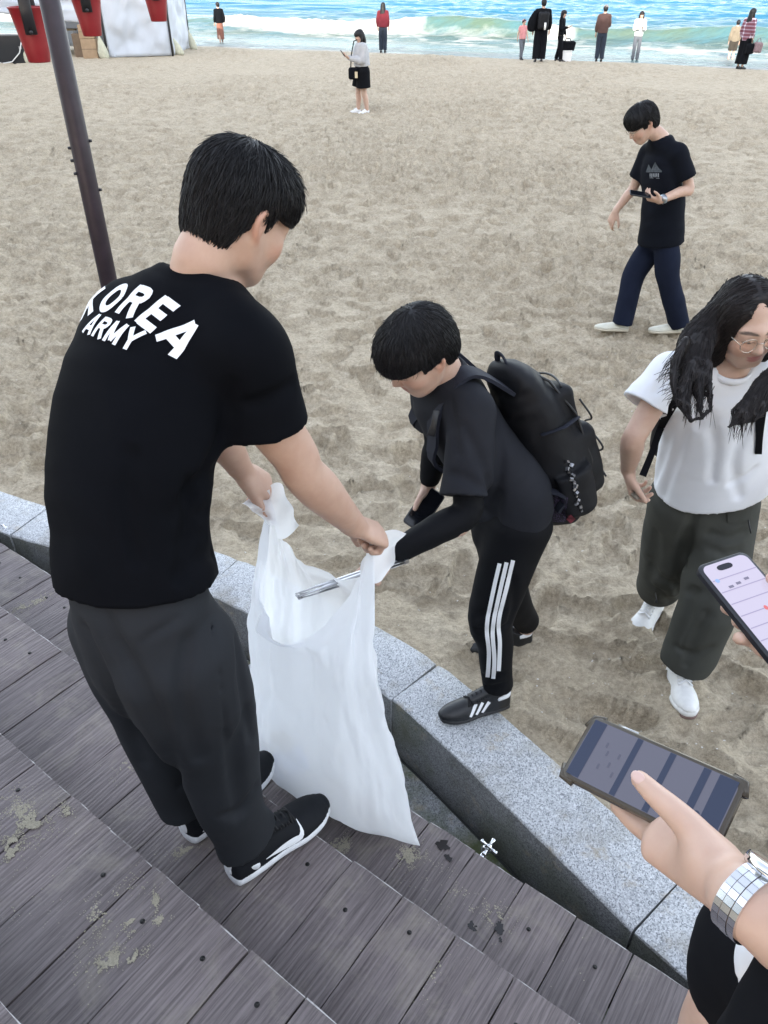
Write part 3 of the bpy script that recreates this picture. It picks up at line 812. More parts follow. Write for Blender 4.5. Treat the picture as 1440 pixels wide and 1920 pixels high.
def sandbag(px, py, w, h, label, lean, seed, col=M_BAG):
    p = T(px, py); r = np.random.default_rng(seed)
    prof = [(0, 0), (0.8, 0.0), (1.0, 0.12), (0.98, 0.3), (0.8, 0.5), (0.5, 0.72), (0.22, 0.86), (0.16, 0.92), (0.28, 1.0), (0.0, 1.0)]
    mb = MB(); mb.lathe([(a * w / 2, b * h) for a, b in prof], n=18)
    v = np.array(mb.v); v[:, :2] *= 1 + 0.10 * vnoise2(v[:, 2] * 9 / h * 0.4, np.arctan2(v[:, 1], v[:, 0]) * 1.2, seed)[:, None]
    v[:, 0] += lean * v[:, 2]; v[:, 1] *= 0.75
    o = obj('sandbag', v, mb.f, col, None); o.location = p
    tag(o, label, 'sandbag', 'sandbags weighing down the tent')
sandbag(197, 111, 0.36, 0.78, 'lumpy beige sandbag between cardboard boxes and white tent wall', -0.1, 1)
sandbag(337, 103, 0.42, 0.62, 'pale sandbag leaning at the front corner of the white tent', -0.35, 2)
sandbag(364, 93, 0.30, 0.66, 'pale sandbag at the back corner of the white tent beside the sea', -0.2, 3)
sandbag(60, 121, 0.42, 0.68, 'pale greenish sandbag slumped beside the black case', -0.25, 4)
def rbox(name, px, py, w, d, h, mat, label, cat, z=0.0, rot=0.15, parts=None, dy=0.0):
    p = T(px, py) + np.array([0, dy, z])
    t = tag(empty(name, tuple(p), rot), label, cat)
    MB().box((0, d / 2, h / 2), (w / 2, d / 2, h / 2), bev=min(w, h) * 0.03).build('shell', mat, t)
    return t
def carton(px, py, w, d, h, label, z=0, mat=None, dy=0):
    t = rbox('cardboard_box', px, py, w, d, h, mat or M_CARD, label, 'box', z, 0.12, dy=dy)
    MB().box((0, -0.002, h * 0.5), (w * 0.5, 0.002, h * 0.008 + 0.006)).build('tape_strip', M_CARDD, t)
    MB().box((0, d / 2, h + 0.004), (w * 0.03 + 0.01, d / 2, 0.003)).build('lid_seam', M_CARDD, t)
    t['group'] = 'cardboard boxes beside the tent'
carton(171, 111, 0.52, 0.5, 0.62, 'tan cardboard box at the bottom of the stack beside the sandbag')
carton(170, 111, 0.50, 0.48, 0.42, 'tan cardboard box on top of the stack beside the sandbag', 0.628)
carton(149, 110, 0.42, 0.5, 0.75, 'brown cardboard box standing in shadow under the tent valance', 0, M_CARDD, 0.25)
t = rbox('equipment_case', 20, 122, 1.15, 0.7, 0.86, M_BLACKP, 'black equipment case with white cable looped over it', 'case', 0, 0.1)
for s in (-1, 1):
    MB().box((s * 0.45, -0.012, 0.5), (0.05, 0.012, 0.04)).build('latch', M_STEEL, t)
p0 = T(20, 122)
mb = MB(); mb.tube([p0 + np.array(q) for q in [(-0.5, -0.03, 0.12), (-0.25, -0.04, 0.05), (0.1, -0.05, 0.10), (0.42, -0.05, 0.36), (0.58, -0.03, 0.72), (0.5, 0.1, 0.89), (0.0, 0.15, 0.885), (-0.4, 0.2, 0.885), (-0.5, -0.03, 0.62), (-0.42, -0.04, 0.3), (-0.6, -0.05, 0.02)]], 0.018, 6)
tag(mb.build('cable', M_WHITEP, None, True), 'white cable looped over the black case', 'cable')
t = rbox('folding_table', 102, 106, 1.5, 0.6, 0.04, M_WOOD, 'pale wooden folding table under the tent valance', 'table', 0.78, 0.1, dy=0.5)
for sx in (-0.68, 0.68):
    for sy in (0.06, 0.54):
        MB().tube([(sx, sy, 0), (sx, sy, -0.78)], 0.018, 6).build('leg', M_STEEL, t)
carton(88, 104, 0.40, 0.4, 0.55, 'pale wooden crate standing on the folding table', 0.825, M_WOOD, 0.55)
for k, (px, lb) in enumerate(((88, 'grey plastic stool under the folding table nearest the black case'), (104, 'grey plastic stool under the folding table nearest the cardboard boxes'))):
    M_ST = simple('grey_plastic', (0.16, 0.18, 0.21), 0.5)
    q = T(px, 107) + np.array([0, 0.55, 0]); s = tag(empty('plastic_stool', tuple(q)), lb, 'stool', 'plastic stools under the table')
    MB().box((0, 0, 0.43), (0.16, 0.16, 0.02), bev=0.01).build('seat', M_ST, s)
    for sx in (-1, 1):
        for sy in (-1, 1): MB().tube([(sx * 0.12, sy * 0.12, 0.42), (sx * 0.16, sy * 0.16, 0)], 0.02, 6).build('leg', M_ST, s)
carton(70, 115, 0.22, 0.25, 0.30, 'small brown cardboard box beside the slumped sandbag', 0, M_CARDD)
# banner with coloured scribbles
t = NT('printed_banner'); vec = t.coord('Object', (1, 1, 1))
wv = t.noise(vec, 3.2, 4, 0.6, 2.5); hue = t.vor(vec, 4.5, out='Color')
ink = t.ramp(wv, [(0.44, 0.0), (0.47, 1.0), (0.52, 1.0), (0.55, 0.0)])
hs = t.n('ShaderNodeHueSaturation'); hs.inputs['Saturation'].default_value = 1.3; t.l(hue, hs.inputs['Color'])
t.set(Base_Color=t.mix(ink, (0.75, 0.76, 0.78), hs.outputs[0]), Roughness=0.7)
bn = T(12, 118); bl = tag(empty('banner', tuple(bn)), 'white banner with colourful scribbled print, leaning at the tent edge', 'banner')
sheet('banner_sheet', (-1.2, 0, 0.55), (-0.25, 0, 0.55), (-1.2, 0.1, 3.0), (0.72, 0.1, 3.0), t.m, bl, amp=0.05, seed=21)
for x in (-1.2,): MB().tube([(x, 0.02, 0), (x, 0.1, 3.0)], 0.025, 8).build('banner_pole', M_STEEL, bl, True)
# ================================================================== SOFT BODIES: distance fields meshed by surface nets
def unit(v):
    v = np.array(v, float); return v / (np.linalg.norm(v) + 1e-12)
def catmull(nodes, sub):
    n = np.array([np.concatenate([a[0], a[1:]]) for a in nodes], float)
    if len(n) < 3 or sub < 2: return n
    out = []
    ext = np.vstack([2 * n[0] - n[1], n, 2 * n[-1] - n[-2]])
    for i in range(1, len(ext) - 2):
        p0, p1, p2, p3 = ext[i - 1:i + 3]
        for k in range(sub):
            t = k / sub
            out.append(0.5 * (2 * p1 + (p2 - p0) * t + (2 * p0 - 5 * p1 + 4 * p2 - p3) * t * t + (3 * p1 - p0 - 3 * p2 + p3) * t ** 3))
    out.append(n[-1]); out = np.array(out)
    out[:, 3:] = np.maximum(out[:, 3:], 1e-3)
    return out
class SDF:
    def __init__(s): s.ops = []; s.disp = None
    # nodes: (pos, r) or (pos, r_lateral, r_depth); lat: lateral axis
    def sweep(s, nodes, k=0.02, lat=None, sub=3, flat0=False, flat1=False, op='u', end=None):
        nd = [(np.array(a[0], float), a[1], a[2] if len(a) > 2 else a[1]) for a in nodes]
        c = catmull(nd, sub)
        lats = None if lat is None else np.array(lat, float)
        segs = []
        for i in range(len(c) - 1):
            a, b = c[i, :3], c[i + 1, :3]
            T = unit(b - a); L = lats if lats is not None else (np.array([1, 0, 0.]) if abs(T[0]) < 0.8 else np.array([0, 1, 0.]))
            L = unit(L - T * (L @ T)); M = np.cross(T, L)
            segs.append((a, b, c[i, 3:], c[i + 1, 3:], T, L, M))
        rm = c[:, 3:].max()
        planes = []
        if flat0: planes.append((c[0, :3], -segs[0][4]))
        if flat1: planes.append((c[-1, :3], segs[-1][4]))
        s.ops.append(dict(t='sweep', segs=segs, lo=c[:, :3].min(0) - rm, hi=c[:, :3].max(0) + rm, k=k, op=op, planes=planes, end=end)); return s
    def ell(s, c, r, ax=None, k=0.02, op='u'):
        c = np.array(c, float); r = np.array(r if hasattr(r, '__len__') else (r, r, r), float)
        A = np.eye(3) if ax is None else np.array([unit(a) for a in ax])
        s.ops.append(dict(t='ell', c=c, r=r, A=A, lo=c - r.max(), hi=c + r.max(), k=k, op=op)); return s
    def box(s, c, h, ax=None, rad=0.01, k=0.01, op='u'):
        c = np.array(c, float); h = np.array(h, float); A = np.eye(3) if ax is None else np.array([unit(a) for a in ax])
        m = np.linalg.norm(h) + rad
        s.ops.append(dict(t='box', c=c, h=h, A=A, rad=rad, lo=c - m, hi=c + m, k=k, op=op)); return s
    def cut(s, p, n, k=0.0):           # removes the side the normal points to
        s.ops.append(dict(t='cut', p=np.array(p, float), n=unit(n), op='i', k=k)); return s
    @staticmethod
    def _prim(o, X, Y, Z):
        if o['t'] == 'cut':
            return (X - o['p'][0]) * o['n'][0] + (Y - o['p'][1]) * o['n'][1] + (Z - o['p'][2]) * o['n'][2]
        if o['t'] == 'sweep':
            D = None
            for a, b, ra, rb, T, L, M in o['segs']:
                qx, qy, qz = X - a[0], Y - a[1], Z - a[2]
                ln = float(np.linalg.norm(b - a)) + 1e-9
                w = qx * T[0] + qy * T[1] + qz * T[2]
                t = np.clip(w / ln, 0, 1)
                u = qx * L[0] + qy * L[1] + qz * L[2]; v = qx * M[0] + qy * M[1] + qz * M[2]
                wx = w - t * ln
                r1 = ra[0] + (rb[0] - ra[0]) * t; r2 = ra[1] + (rb[1] - ra[1]) * t; r3 = np.minimum(r1, r2) if o['end'] is None else o['end']
                k0 = np.sqrt((u / r1) ** 2 + (v / r2) ** 2 + (wx / r3) ** 2) + 1e-6
                k1 = np.sqrt((u / r1 ** 2) ** 2 + (v / r2 ** 2) ** 2 + (wx / r3 ** 2) ** 2) + 1e-6
                d = np.maximum(k0 * (k0 - 1) / k1, (k0 - 1) * np.minimum(r1, r2)) if False else k0 * (k0 - 1) / k1
                D = d if D is None else np.minimum(D, d)
            for p, n in o['planes']:
                D = np.maximum(D, (X - p[0]) * n[0] + (Y - p[1]) * n[1] + (Z - p[2]) * n[2])
            return D
        q = [X - o['c'][0], Y - o['c'][1], Z - o['c'][2]]
        l = [q[0] * a[0] + q[1] * a[1] + q[2] * a[2] for a in o['A']]
        if o['t'] == 'ell':
            r = o['r']
            k0 = np.sqrt(sum((l[i] / r[i]) ** 2 for i in range(3))) + 1e-6
            k1 = np.sqrt(sum((l[i] / r[i] ** 2) ** 2 for i in range(3))) + 1e-6
            return k0 * (k0 - 1) / k1
        e = [np.abs(l[i]) - o['h'][i] for i in range(3)]
        return np.sqrt(sum(np.maximum(t, 0) ** 2 for t in e)) + np.minimum(np.maximum(np.maximum(e[0], e[1]), e[2]), 0) - o['rad']
    @staticmethod
    def _comb(o, A, d):
        k = o['k']
        if o['op'] == 'u':
            if k <= 0: return np.minimum(A, d)
            h = np.maximum(k - np.abs(A - d), 0) / k
            return np.minimum(A, d) - h * h * k * 0.25
        if o['op'] == 's': d = -d
        if k <= 0: return np.maximum(A, d)
        h = np.maximum(k - np.abs(A - d), 0) / k
        return np.maximum(A, d) + h * h * k * 0.25
    def at(s, pts):
        X, Y, Z = pts[:, 0], pts[:, 1], pts[:, 2]
        D = np.full(len(pts), 0.3)
        for o in s.ops: D = s._comb(o, D, s._prim(o, X, Y, Z))
        return D
    def grad(s, pts, e=0.002):
        g = np.stack([s.at(pts + np.eye(3)[i] * e) - s.at(pts - np.eye(3)[i] * e) for i in range(3)], 1)
        return g / (np.linalg.norm(g, axis=1)[:, None] + 1e-9)
    def grid(s, h, lo=None, hi=None):
        us = [o for o in s.ops if o['op'] == 'u']
        L = np.min([o['lo'] for o in us], 0) - 3 * h if lo is None else np.array(lo, float)
        U = np.max([o['hi'] for o in us], 0) + 3 * h if hi is None else np.array(hi, float)
        n = np.maximum(np.ceil((U - L) / h).astype(int) + 1, 4)
        ax = [(L[i] + h * np.arange(n[i])).astype(np.float32) for i in range(3)]
        D = np.full(n, 0.25, np.float32)
        for o in s.ops:
            if o['t'] == 'cut':
                sl = [slice(None)] * 3
            else:
                m = o['k'] + 3 * h + 0.01
                i0 = np.clip(np.floor((o['lo'] - m - L) / h).astype(int), 0, n); i1 = np.clip(np.ceil((o['hi'] + m - L) / h).astype(int) + 1, 0, n)
                if (i1 - i0 <= 0).any(): continue
                sl = [slice(i0[i], i1[i]) for i in range(3)]
            X, Y, Z = ax[0][sl[0]][:, None, None], ax[1][sl[1]][None, :, None], ax[2][sl[2]][None, None, :]
            D[tuple(sl)] = s._comb(o, D[tuple(sl)], s._prim(o, X, Y, Z))
        if s.disp is not None:
            I = np.nonzero(np.abs(D) < 0.03)
            D[I] += s.disp(ax[0][I[0]].astype(float), ax[1][I[1]].astype(float), ax[2][I[2]].astype(float)).astype(np.float32)
        return D, L, h
    def mesh(s, h, lo=None, hi=None, smooth=1):
        return nets(*s.grid(h, lo, hi), smooth=smooth)
CORN = np.array([(i, j, k) for i in (0, 1) for j in (0, 1) for k in (0, 1)])
EDG = [(a, b) for a in range(8) for b in range(a + 1, 8) if np.abs(CORN[a] - CORN[b]).sum() == 1]
def nets(D, L, h, smooth=1):
    S = D < 0
    m = np.zeros([d - 1 for d in D.shape], np.int8)
    for c in CORN: m += S[c[0]:S.shape[0] - 1 + c[0], c[1]:S.shape[1] - 1 + c[1], c[2]:S.shape[2] - 1 + c[2]]
    act = (m > 0) & (m < 8)
    I = np.stack(np.nonzero(act), 1)
    if len(I) == 0: return np.zeros((0, 3)), np.zeros((0, 4), int)
    val = np.stack([D[I[:, 0] + c[0], I[:, 1] + c[1], I[:, 2] + c[2]] for c in CORN], 1).astype(float)
    acc = np.zeros((len(I), 3)); cnt = np.zeros(len(I))
    for a, b in EDG:
        va, vb = val[:, a], val[:, b]; x = (va < 0) != (vb < 0)
        t = np.where(x, va / np.where(x, va - vb, 1), 0)
        p = CORN[a] + t[:, None] * (CORN[b] - CORN[a])
        acc += p * x[:, None]; cnt += x
    V = L + h * (I + acc / cnt[:, None])
    idx = np.full(act.shape, -1, np.int64); idx[tuple(I.T)] = np.arange(len(I))
    F = []
    for ax in range(3):
        o1, o2 = [(1, 2), (2, 0), (0, 1)][ax]
        sl0 = [slice(None)] * 3; sl1 = [slice(None)] * 3
        sl0[ax] = slice(0, -1); sl1[ax] = slice(1, None)
        ch = S[tuple(sl0)] != S[tuple(sl1)]
        E = np.stack(np.nonzero(ch), 1)
        e1 = np.eye(3, dtype=int)[o1]; e2 = np.eye(3, dtype=int)[o2]
        ok = (E[:, o1] > 0) & (E[:, o2] > 0) & (E[:, o1] < act.shape[o1]) & (E[:, o2] < act.shape[o2])
        E = E[ok]
        q = [idx[tuple((E - d).T)] for d in (e1 + e2, e2, 0 * e1, e1)]
        q = np.stack(q, 1)
        ins = S[tuple(E.T)]
        q[~ins] = q[~ins][:, ::-1]
        F.append(q[(q >= 0).all(1)])
    F = np.concatenate(F)
    for _ in range(smooth):
        nb = np.zeros_like(V); c = np.zeros(len(V))
        for k in range(4):
            np.add.at(nb, F[:, k], V[F[:, (k + 1) % 4]] + V[F[:, k - 1]]); np.add.at(c, F[:, k], 2)
        V = np.where(c[:, None] > 0, 0.5 * V + 0.5 * nb / np.maximum(c, 1)[:, None], V)
    return V, F
def multi(sdf, h, boxes, smooth=1, lo=None, hi=None):
    """one surface, meshed finer inside boxes [(lo, hi, h_fine)]"""
    V, F = sdf.mesh(h, lo, hi, smooth=smooth)
    Vs, Fs = [], []
    cen = V[F].mean(1); keep = np.ones(len(F), bool)
    for (bl, bh, hf) in boxes:
        keep &= ~((cen > np.array(bl) + h).all(1) & (cen < np.array(bh) - h).all(1))
    Vs.append(V); Fs.append(F[keep]); off = len(V)
    for i, (bl, bh, hf) in enumerate(boxes):
        v, f = sdf.mesh(hf, np.array(bl), np.array(bh), smooth=smooth)
        Vs.append(v); Fs.append(f + off); off += len(v)
    V = np.concatenate(Vs); F = np.concatenate(Fs)
    used = np.unique(F); mp = np.zeros(len(V), int); mp[used] = np.arange(len(used))
    return V[used], mp[F]
def around(p, r): p = np.array(p, float); return (p - r, p + r)

# ---- anatomy pieces -------------------------------------------------
def frame(fwd, pitch=0.0, roll=0.0):
    """fwd: horizontal facing; pitch > 0 looks down.  -> right, forward, up"""
    f = unit([fwd[0], fwd[1], 0]); z = np.array([0, 0, 1.0])
    r = np.cross(f, z)
    F = f * math.cos(pitch) - z * math.sin(pitch); U = f * math.sin(pitch) + z * math.cos(pitch)
    if roll:
        r, U = r * math.cos(roll) - U * math.sin(roll), U * math.cos(roll) + r * math.sin(roll)
    return r, F, U
def head_sdf(S, c, fr, s=1.0, fem=0.0):
    r, f, u = fr
    def q(x, y, z): return np.array(c) + s * (r * x + f * y + u * z)
    ax = (r, f, u)
    S.ell(q(0, -0.014, 0.032), np.array([0.074, 0.094, 0.090]) * s, ax, 0.02)
    S.ell(q(0, 0.030, -0.030), np.array([0.0605, 0.064, 0.080]) * s, ax, 0.03)
    S.ell(q(0, 0.056, -0.086), np.array([0.030 - 0.003 * fem, 0.030, 0.028]) * s, ax, 0.045 * s)
    for sg in (-1, 1):
        S.ell(q(sg * 0.038, 0.060, -0.030), np.array([0.026, 0.026, 0.030]) * s, ax, 0.03 * s)
        S.sweep([(q(sg * 0.062, -0.004, -0.040), 0.016 * s), (q(sg * 0.050, 0.020, -0.078), 0.015 * s), (q(sg * 0.020, 0.062, -0.100), 0.013 * s)], 0.03 * s)
        S.ell(q(sg * 0.031, 0.104, 0.004), np.array([0.017, 0.016, 0.013]) * s, ax, 0.018 * s, 's')
        S.ell(q(sg * 0.031, 0.078, 0.002), np.array([0.0145, 0.0145, 0.0125]) * s, ax, 0.005 * s)
        S.sweep([(q(sg * 0.017, 0.092, -0.002), 0.0022 * s), (q(sg * 0.031, 0.0955, -0.006), 0.0026 * s), (q(sg * 0.045, 0.086, -0.003), 0.0020 * s)], 0.004 * s)
        # ear
        e = q(sg * 0.077, -0.012, -0.006)
        S.sweep([(e + s * (u * -0.030 + f * 0.006), 0.006 * s), (e + s * (u * -0.018 - f * 0.006 + r * sg * 0.006), 0.0075 * s), (e + s * (u * 0.004 - f * 0.016 + r * sg * 0.011), 0.0070 * s), (e + s * (u * 0.024 - f * 0.008 + r * sg * 0.008), 0.0065 * s), (e + s * (u * 0.026 + f * 0.008 + r * sg * 0.002), 0.0055 * s)], 0.008 * s)
        S.ell(e, np.array([0.008, 0.015, 0.024]) * s, (r, f, u), 0.008 * s)
        S.ell(e + s * (r * sg * 0.011 + f * 0.001), np.array([0.006, 0.008, 0.013]) * s, (r, f, u), 0.005 * s, 's')
    S.sweep([(q(-0.046, 0.072, 0.020), 0.009 * s), (q(0, 0.088, 0.022), 0.010 * s), (q(0.046, 0.072, 0.020), 0.009 * s)], 0.025 * s)
    S.sweep([(q(0, 0.089, 0.010), 0.0085 * s), (q(0, 0.101, -0.016), 0.0095 * s), (q(0, 0.108, -0.032), 0.0115 * s)], 0.016 * s)
    for sg in (-1, 1): S.ell(q(sg * 0.0105, 0.099, -0.035), np.array([0.008, 0.009, 0.007]) * s, ax, 0.008 * s)
    S.sweep([(q(-0.021, 0.084, -0.0635), 0.0035 * s), (q(-0.006, 0.0935, -0.0605), 0.0058 * s), (q(0.006, 0.0935, -0.0605), 0.0058 * s), (q(0.021, 0.084, -0.0635), 0.0035 * s)], 0.007 * s)
    S.sweep([(q(-0.019, 0.083, -0.0665), 0.0035 * s), (q(0, 0.0915, -0.0715), 0.0068 * s), (q(0.019, 0.083, -0.0665), 0.0035 * s)], 0.006 * s)
    return q
def hand_sdf(S, W, f, n, side, s=1.0, curls=((50, 60, 30),) * 4, thumb=(0.6, 0.7, 0.35), tc=(15, 20), spread=0.0, k=0.008):
    f = unit(f); n = np.array(n, float); n = unit(n - f * (n @ f)); t = np.cross(f, n) * side
    W = np.array(W, float)
    S.sweep([(W - f * 0.012 * s, 0.026 * s, 0.019 * s), (W + f * 0.012 * s, 0.027 * s, 0.019 * s), (W + f * 0.045 * s, 0.037 * s, 0.0175 * s), (W + f * 0.085 * s, 0.039 * s, 0.0135 * s)], 0.012, lat=t)
    tips = []
    for i, (off, L) in enumerate(zip((0.028, 0.0095, -0.0095, -0.0275), (0.074, 0.083, 0.077, 0.060))):
        b = W + f * ((0.086, 0.090, 0.087, 0.080)[i]) * s + t * off * s
        d = unit(f + t * spread * off / 0.028); ang = 0.0; p = b; r0 = (0.0090, 0.0092, 0.0088, 0.0078)[i] * s
        pts = [(p, r0 * 1.08)]
        for j, (fr, rr) in enumerate(((0.46, 0.97), (0.30, 0.92), (0.24, 0.80))):
            ang += R(curls[i][j]); dd = unit(d * math.cos(ang) + n * math.sin(ang))
            p = p + dd * L * fr * s; pts.append((p, r0 * rr))
        S.sweep(pts, k * 0.7, sub=1); tips.append(p)
    b = W + f * 0.020 * s + t * 0.022 * s + n * 0.006 * s
    d = unit(f * thumb[0] + t * thumb[1] + n * thumb[2])
    p1 = b + d * 0.044 * s
    ax = unit(np.cross(t, f)); d2 = unit(d * math.cos(R(tc[0])) + (f * 0.8 + n * 0.2 - t * 0.5) * math.sin(R(tc[0]))); p2 = p1 + d2 * 0.034 * s
    d3 = unit(d2 * math.cos(R(tc[1])) + (f * 0.8 + n * 0.1 - t * 0.5) * math.sin(R(tc[1]))); p3 = p2 + d3 * 0.026 * s
    S.sweep([(b, 0.0165 * s), (p1, 0.0120 * s), (p2, 0.0105 * s), (p3, 0.0082 * s)], 0.014, sub=1); tips.append(p3)
    return tips

# ---- materials for people
def skin_mat(name, col, lip=(0.42, 0.17, 0.15)):
    t = NT(name); vec = t.coord('Object')
    n = t.noise(vec, 22, 5, 0.6); c = np.array(col)
    base = t.ramp(n, [(0.3, tuple(c * np.array([0.93, 0.88, 0.86]))), (0.7, tuple(np.minimum(c * 1.05, 1)))])
    base = t.mix(t.attr('lip'), base, lip)
    base = t.mix(t.attr('dark'), base, (0.02, 0.016, 0.016))
    base = t.mix(t.attr('blush'), base, tuple(c * np.array([1.0, 0.70, 0.62])))
    t.set(Base_Color=base, Roughness=0.48)
    t.b.inputs['Subsurface Weight'].default_value = 0.12
    t.b.inputs['Subsurface Radius'].default_value = (0.012, 0.005, 0.003)
    t.b.inputs['Subsurface Scale'].default_value = 0.6
    t.bump(t.noise(vec, 380, 3), 0.12, 0.0006)
    return t.m
M_SKIN = skin_mat('skin', (0.50, 0.335, 0.255))
M_SKINW = skin_mat('skin_light', (0.52, 0.355, 0.275))
def hair_mat(name, col, rough=0.52):
    t = NT(name); t.set(Base_Color=col, Roughness=rough); t.b.inputs['Specular IOR Level'].default_value = 0.34
    n = t.noise(t.coord('Object'), 60, 3); t.set(Base_Color=t.ramp(n, [(0.3, tuple(np.array(col) * 0.7)), (0.7, tuple(np.array(col) * 1.5))]))
    return t.m
M_HAIR = hair_mat('black_hair', (0.0072, 0.0070, 0.0085)); M_HAIRB = hair_mat('dark_brown_hair', (0.0085, 0.0058, 0.0058), 0.5)
def paint_face(me, q, s, fr, lips=True, brows=True, blush=True):
    n = len(me.vertices); co = np.zeros(n * 3, np.float32); me.vertices.foreach_get('co', co); co = co.reshape(-1, 3).astype(float)
    r, f, u = fr; c = q(0, 0, 0); l = (co - c) / s; X, Y, Z = l @ r, l @ f, l @ u
    def g(x, y, z, a, b, cc): return np.clip(1.25 - np.sqrt(((X - x) / a) ** 2 + ((Y - y) / b) ** 2 + ((Z - z) / cc) ** 2), 0, 0.25) / 0.25
    lip = g(0, 0.092, -0.0605, 0.021, 0.02, 0.0048); lip = np.maximum(lip, g(0, 0.09, -0.0705, 0.019, 0.02, 0.0060))
    drk = np.zeros(n)
    for sg in (-1, 1):
        tt = (np.abs(X - sg * 0.033) / 0.024); bz = 0.0215 + 0.004 * (1 - ((X - sg * 0.036) / 0.024) ** 2)
        drk = np.maximum(drk, np.clip(1.3 - np.sqrt(tt ** 4 + ((Z - bz) / 0.0042) ** 2), 0, 0.5) / 0.5 * (Y > 0.05) * 0.85)
        lz = -0.0065 + 0.06 * np.abs(X - sg * 0.031)
        drk = np.maximum(drk, np.clip(1.3 - np.sqrt(((X - sg * 0.031) / 0.0165) ** 4 + ((Z - lz) / 0.0022) ** 2), 0, 0.5) / 0.5 * (Y > 0.06))
    bl = np.maximum(g(-0.04, 0.07, -0.035, 0.03, 0.04, 0.025), g(0.04, 0.07, -0.035, 0.03, 0.04, 0.025)) * 0.35
    bl = np.maximum(bl, np.clip(np.abs(X) - 0.078, 0, 0.006) / 0.006 * 0.5 * (np.abs(Z) < 0.05) * (Y < 0.04))
    set_col(me, 'lip', lip * (1 if lips else 0)); set_col(me, 'dark', drk * (1 if brows else 0)); set_col(me, 'blush', bl if blush else bl * 0)
def strands(name, S, roots, flow, length, mat, parent, nseg=6, w=0.0012, lift=(0.0, 0.006), jit=0.18, seed=0, grav=0.0, follow=1.0, curl=0.0):
    """hair ribbons that run over the surface of S from each root along flow(p)"""
    r = np.random.default_rng(seed); n = len(roots)
    p = roots.copy(); L = length if hasattr(length, '__len__') else np.full(n, length); L = L * r.uniform(0.7, 1.25, n)
    off = r.uniform(lift[0], lift[1], n); jd = r.normal(0, jit, (n, 3)); pts = [p.copy()]
    for k in range(nseg):
        g = S.grad(p); d = flow(p) + jd; d = d - g * (d * g).sum(1)[:, None] * follow; d[:, 2] -= grav
        d /= np.linalg.norm(d, axis=1)[:, None] + 1e-9
        p = p + d * (L / nseg)[:, None]
        if follow > 0:
            dist = S.at(p); tgt = off * (k + 1) / nseg
            p = p + S.grad(p) * np.where(np.abs(dist) < 0.12, (tgt - dist) * follow, 0)[:, None]
        if curl: p = p + r.normal(0, curl, (n, 3))
        pts.append(p.copy())
    Pn = np.stack(pts, 1)                       # n, k+1, 3
    T = np.gradient(Pn, axis=1); T /= np.linalg.norm(T, axis=2)[..., None] + 1e-9
    A = np.cross(T, r.normal(0, 1, (n, 1, 3))); A /= np.linalg.norm(A, axis=2)[..., None] + 1e-9; B = np.cross(T, A)
    K = nseg + 1; tw = w * np.concatenate([np.linspace(1, 0.8, K - 1), [0.15]]) if K > 2 else np.full(K, w)
    ww = (tw[None, :, None] * r.uniform(0.7, 1.3, (n, 1, 1)))
    V = np.stack([Pn + A * ww, Pn - A * ww * 0.5 + B * ww * 0.87, Pn - A * ww * 0.5 - B * ww * 0.87], 2)   # n,K,3,3
    base = (np.arange(n) * K * 3)[:, None, None]; i = np.arange(K - 1)[None, :, None] * 3; j = np.arange(3)[None, None, :]
    F = np.stack([base + i + j, base + i + (j + 1) % 3, base + i + 3 + (j + 1) % 3, base + i + 3 + j], -1).reshape(-1, 4)
    return obj(name, V.reshape(-1, 3), F, mat, parent)
def pick(V, F, n, seed, cond=None):
    r = np.random.default_rng(seed); c = V[F].mean(1)
    if cond is not None: c = c[cond(c)]
    i = r.integers(0, len(c), n); return c[i] + r.normal(0, 0.002, (n, 3))
def bvh_of(o): return BVHTree.FromPolygons([v.co.copy() for v in o.data.vertices], [list(p.vertices) for p in o.data.polygons])
def project_sheet(name, v2, f, origin, ux, uy, dirn, bvh, mat, parent, off=0.0015, maxd=0.5):
    """lay a flat print on a curved surface: rays from the sheet along dirn"""
    v = []; ok = []
    for x, y in v2:
        o = np.array(origin) + np.array(ux) * x + np.array(uy) * y
        h = bvh.ray_cast(Vector(o), Vector(dirn), maxd)
        if h[0] is None: v.append((0, 0, 0)); ok.append(False)
        else: v.append(tuple(np.array(h[0]) + np.array(h[1]) * off * (1 if Vector(h[1]).dot(Vector(dirn)) < 0 else -1))); ok.append(True)
    f = [q for q in f if all(ok[i] for i in q)]
    return obj(name, v, f, mat, parent)
def strip2(pts, w, n=1):
    """flat ribbon along a 2D polyline -> verts, quads"""
    pts = np.array(pts, float); t = np.gradient(pts, axis=0); t /= np.linalg.norm(t, axis=1)[:, None] + 1e-9; nn = np.stack([-t[:, 1], t[:, 0]], 1)
    w = np.broadcast_to(np.asarray(w, float), (len(pts),)); v = []; f = []
    for i in range(len(pts)):
        for k in range(n + 1): v.append(pts[i] + nn[i] * w[i] * (k / n - 0.5))
    for i in range(len(pts) - 1):
        for k in range(n): a = i * (n + 1) + k; f.append((a, a + 1, a + n + 2, a + n + 1))
    return v, f
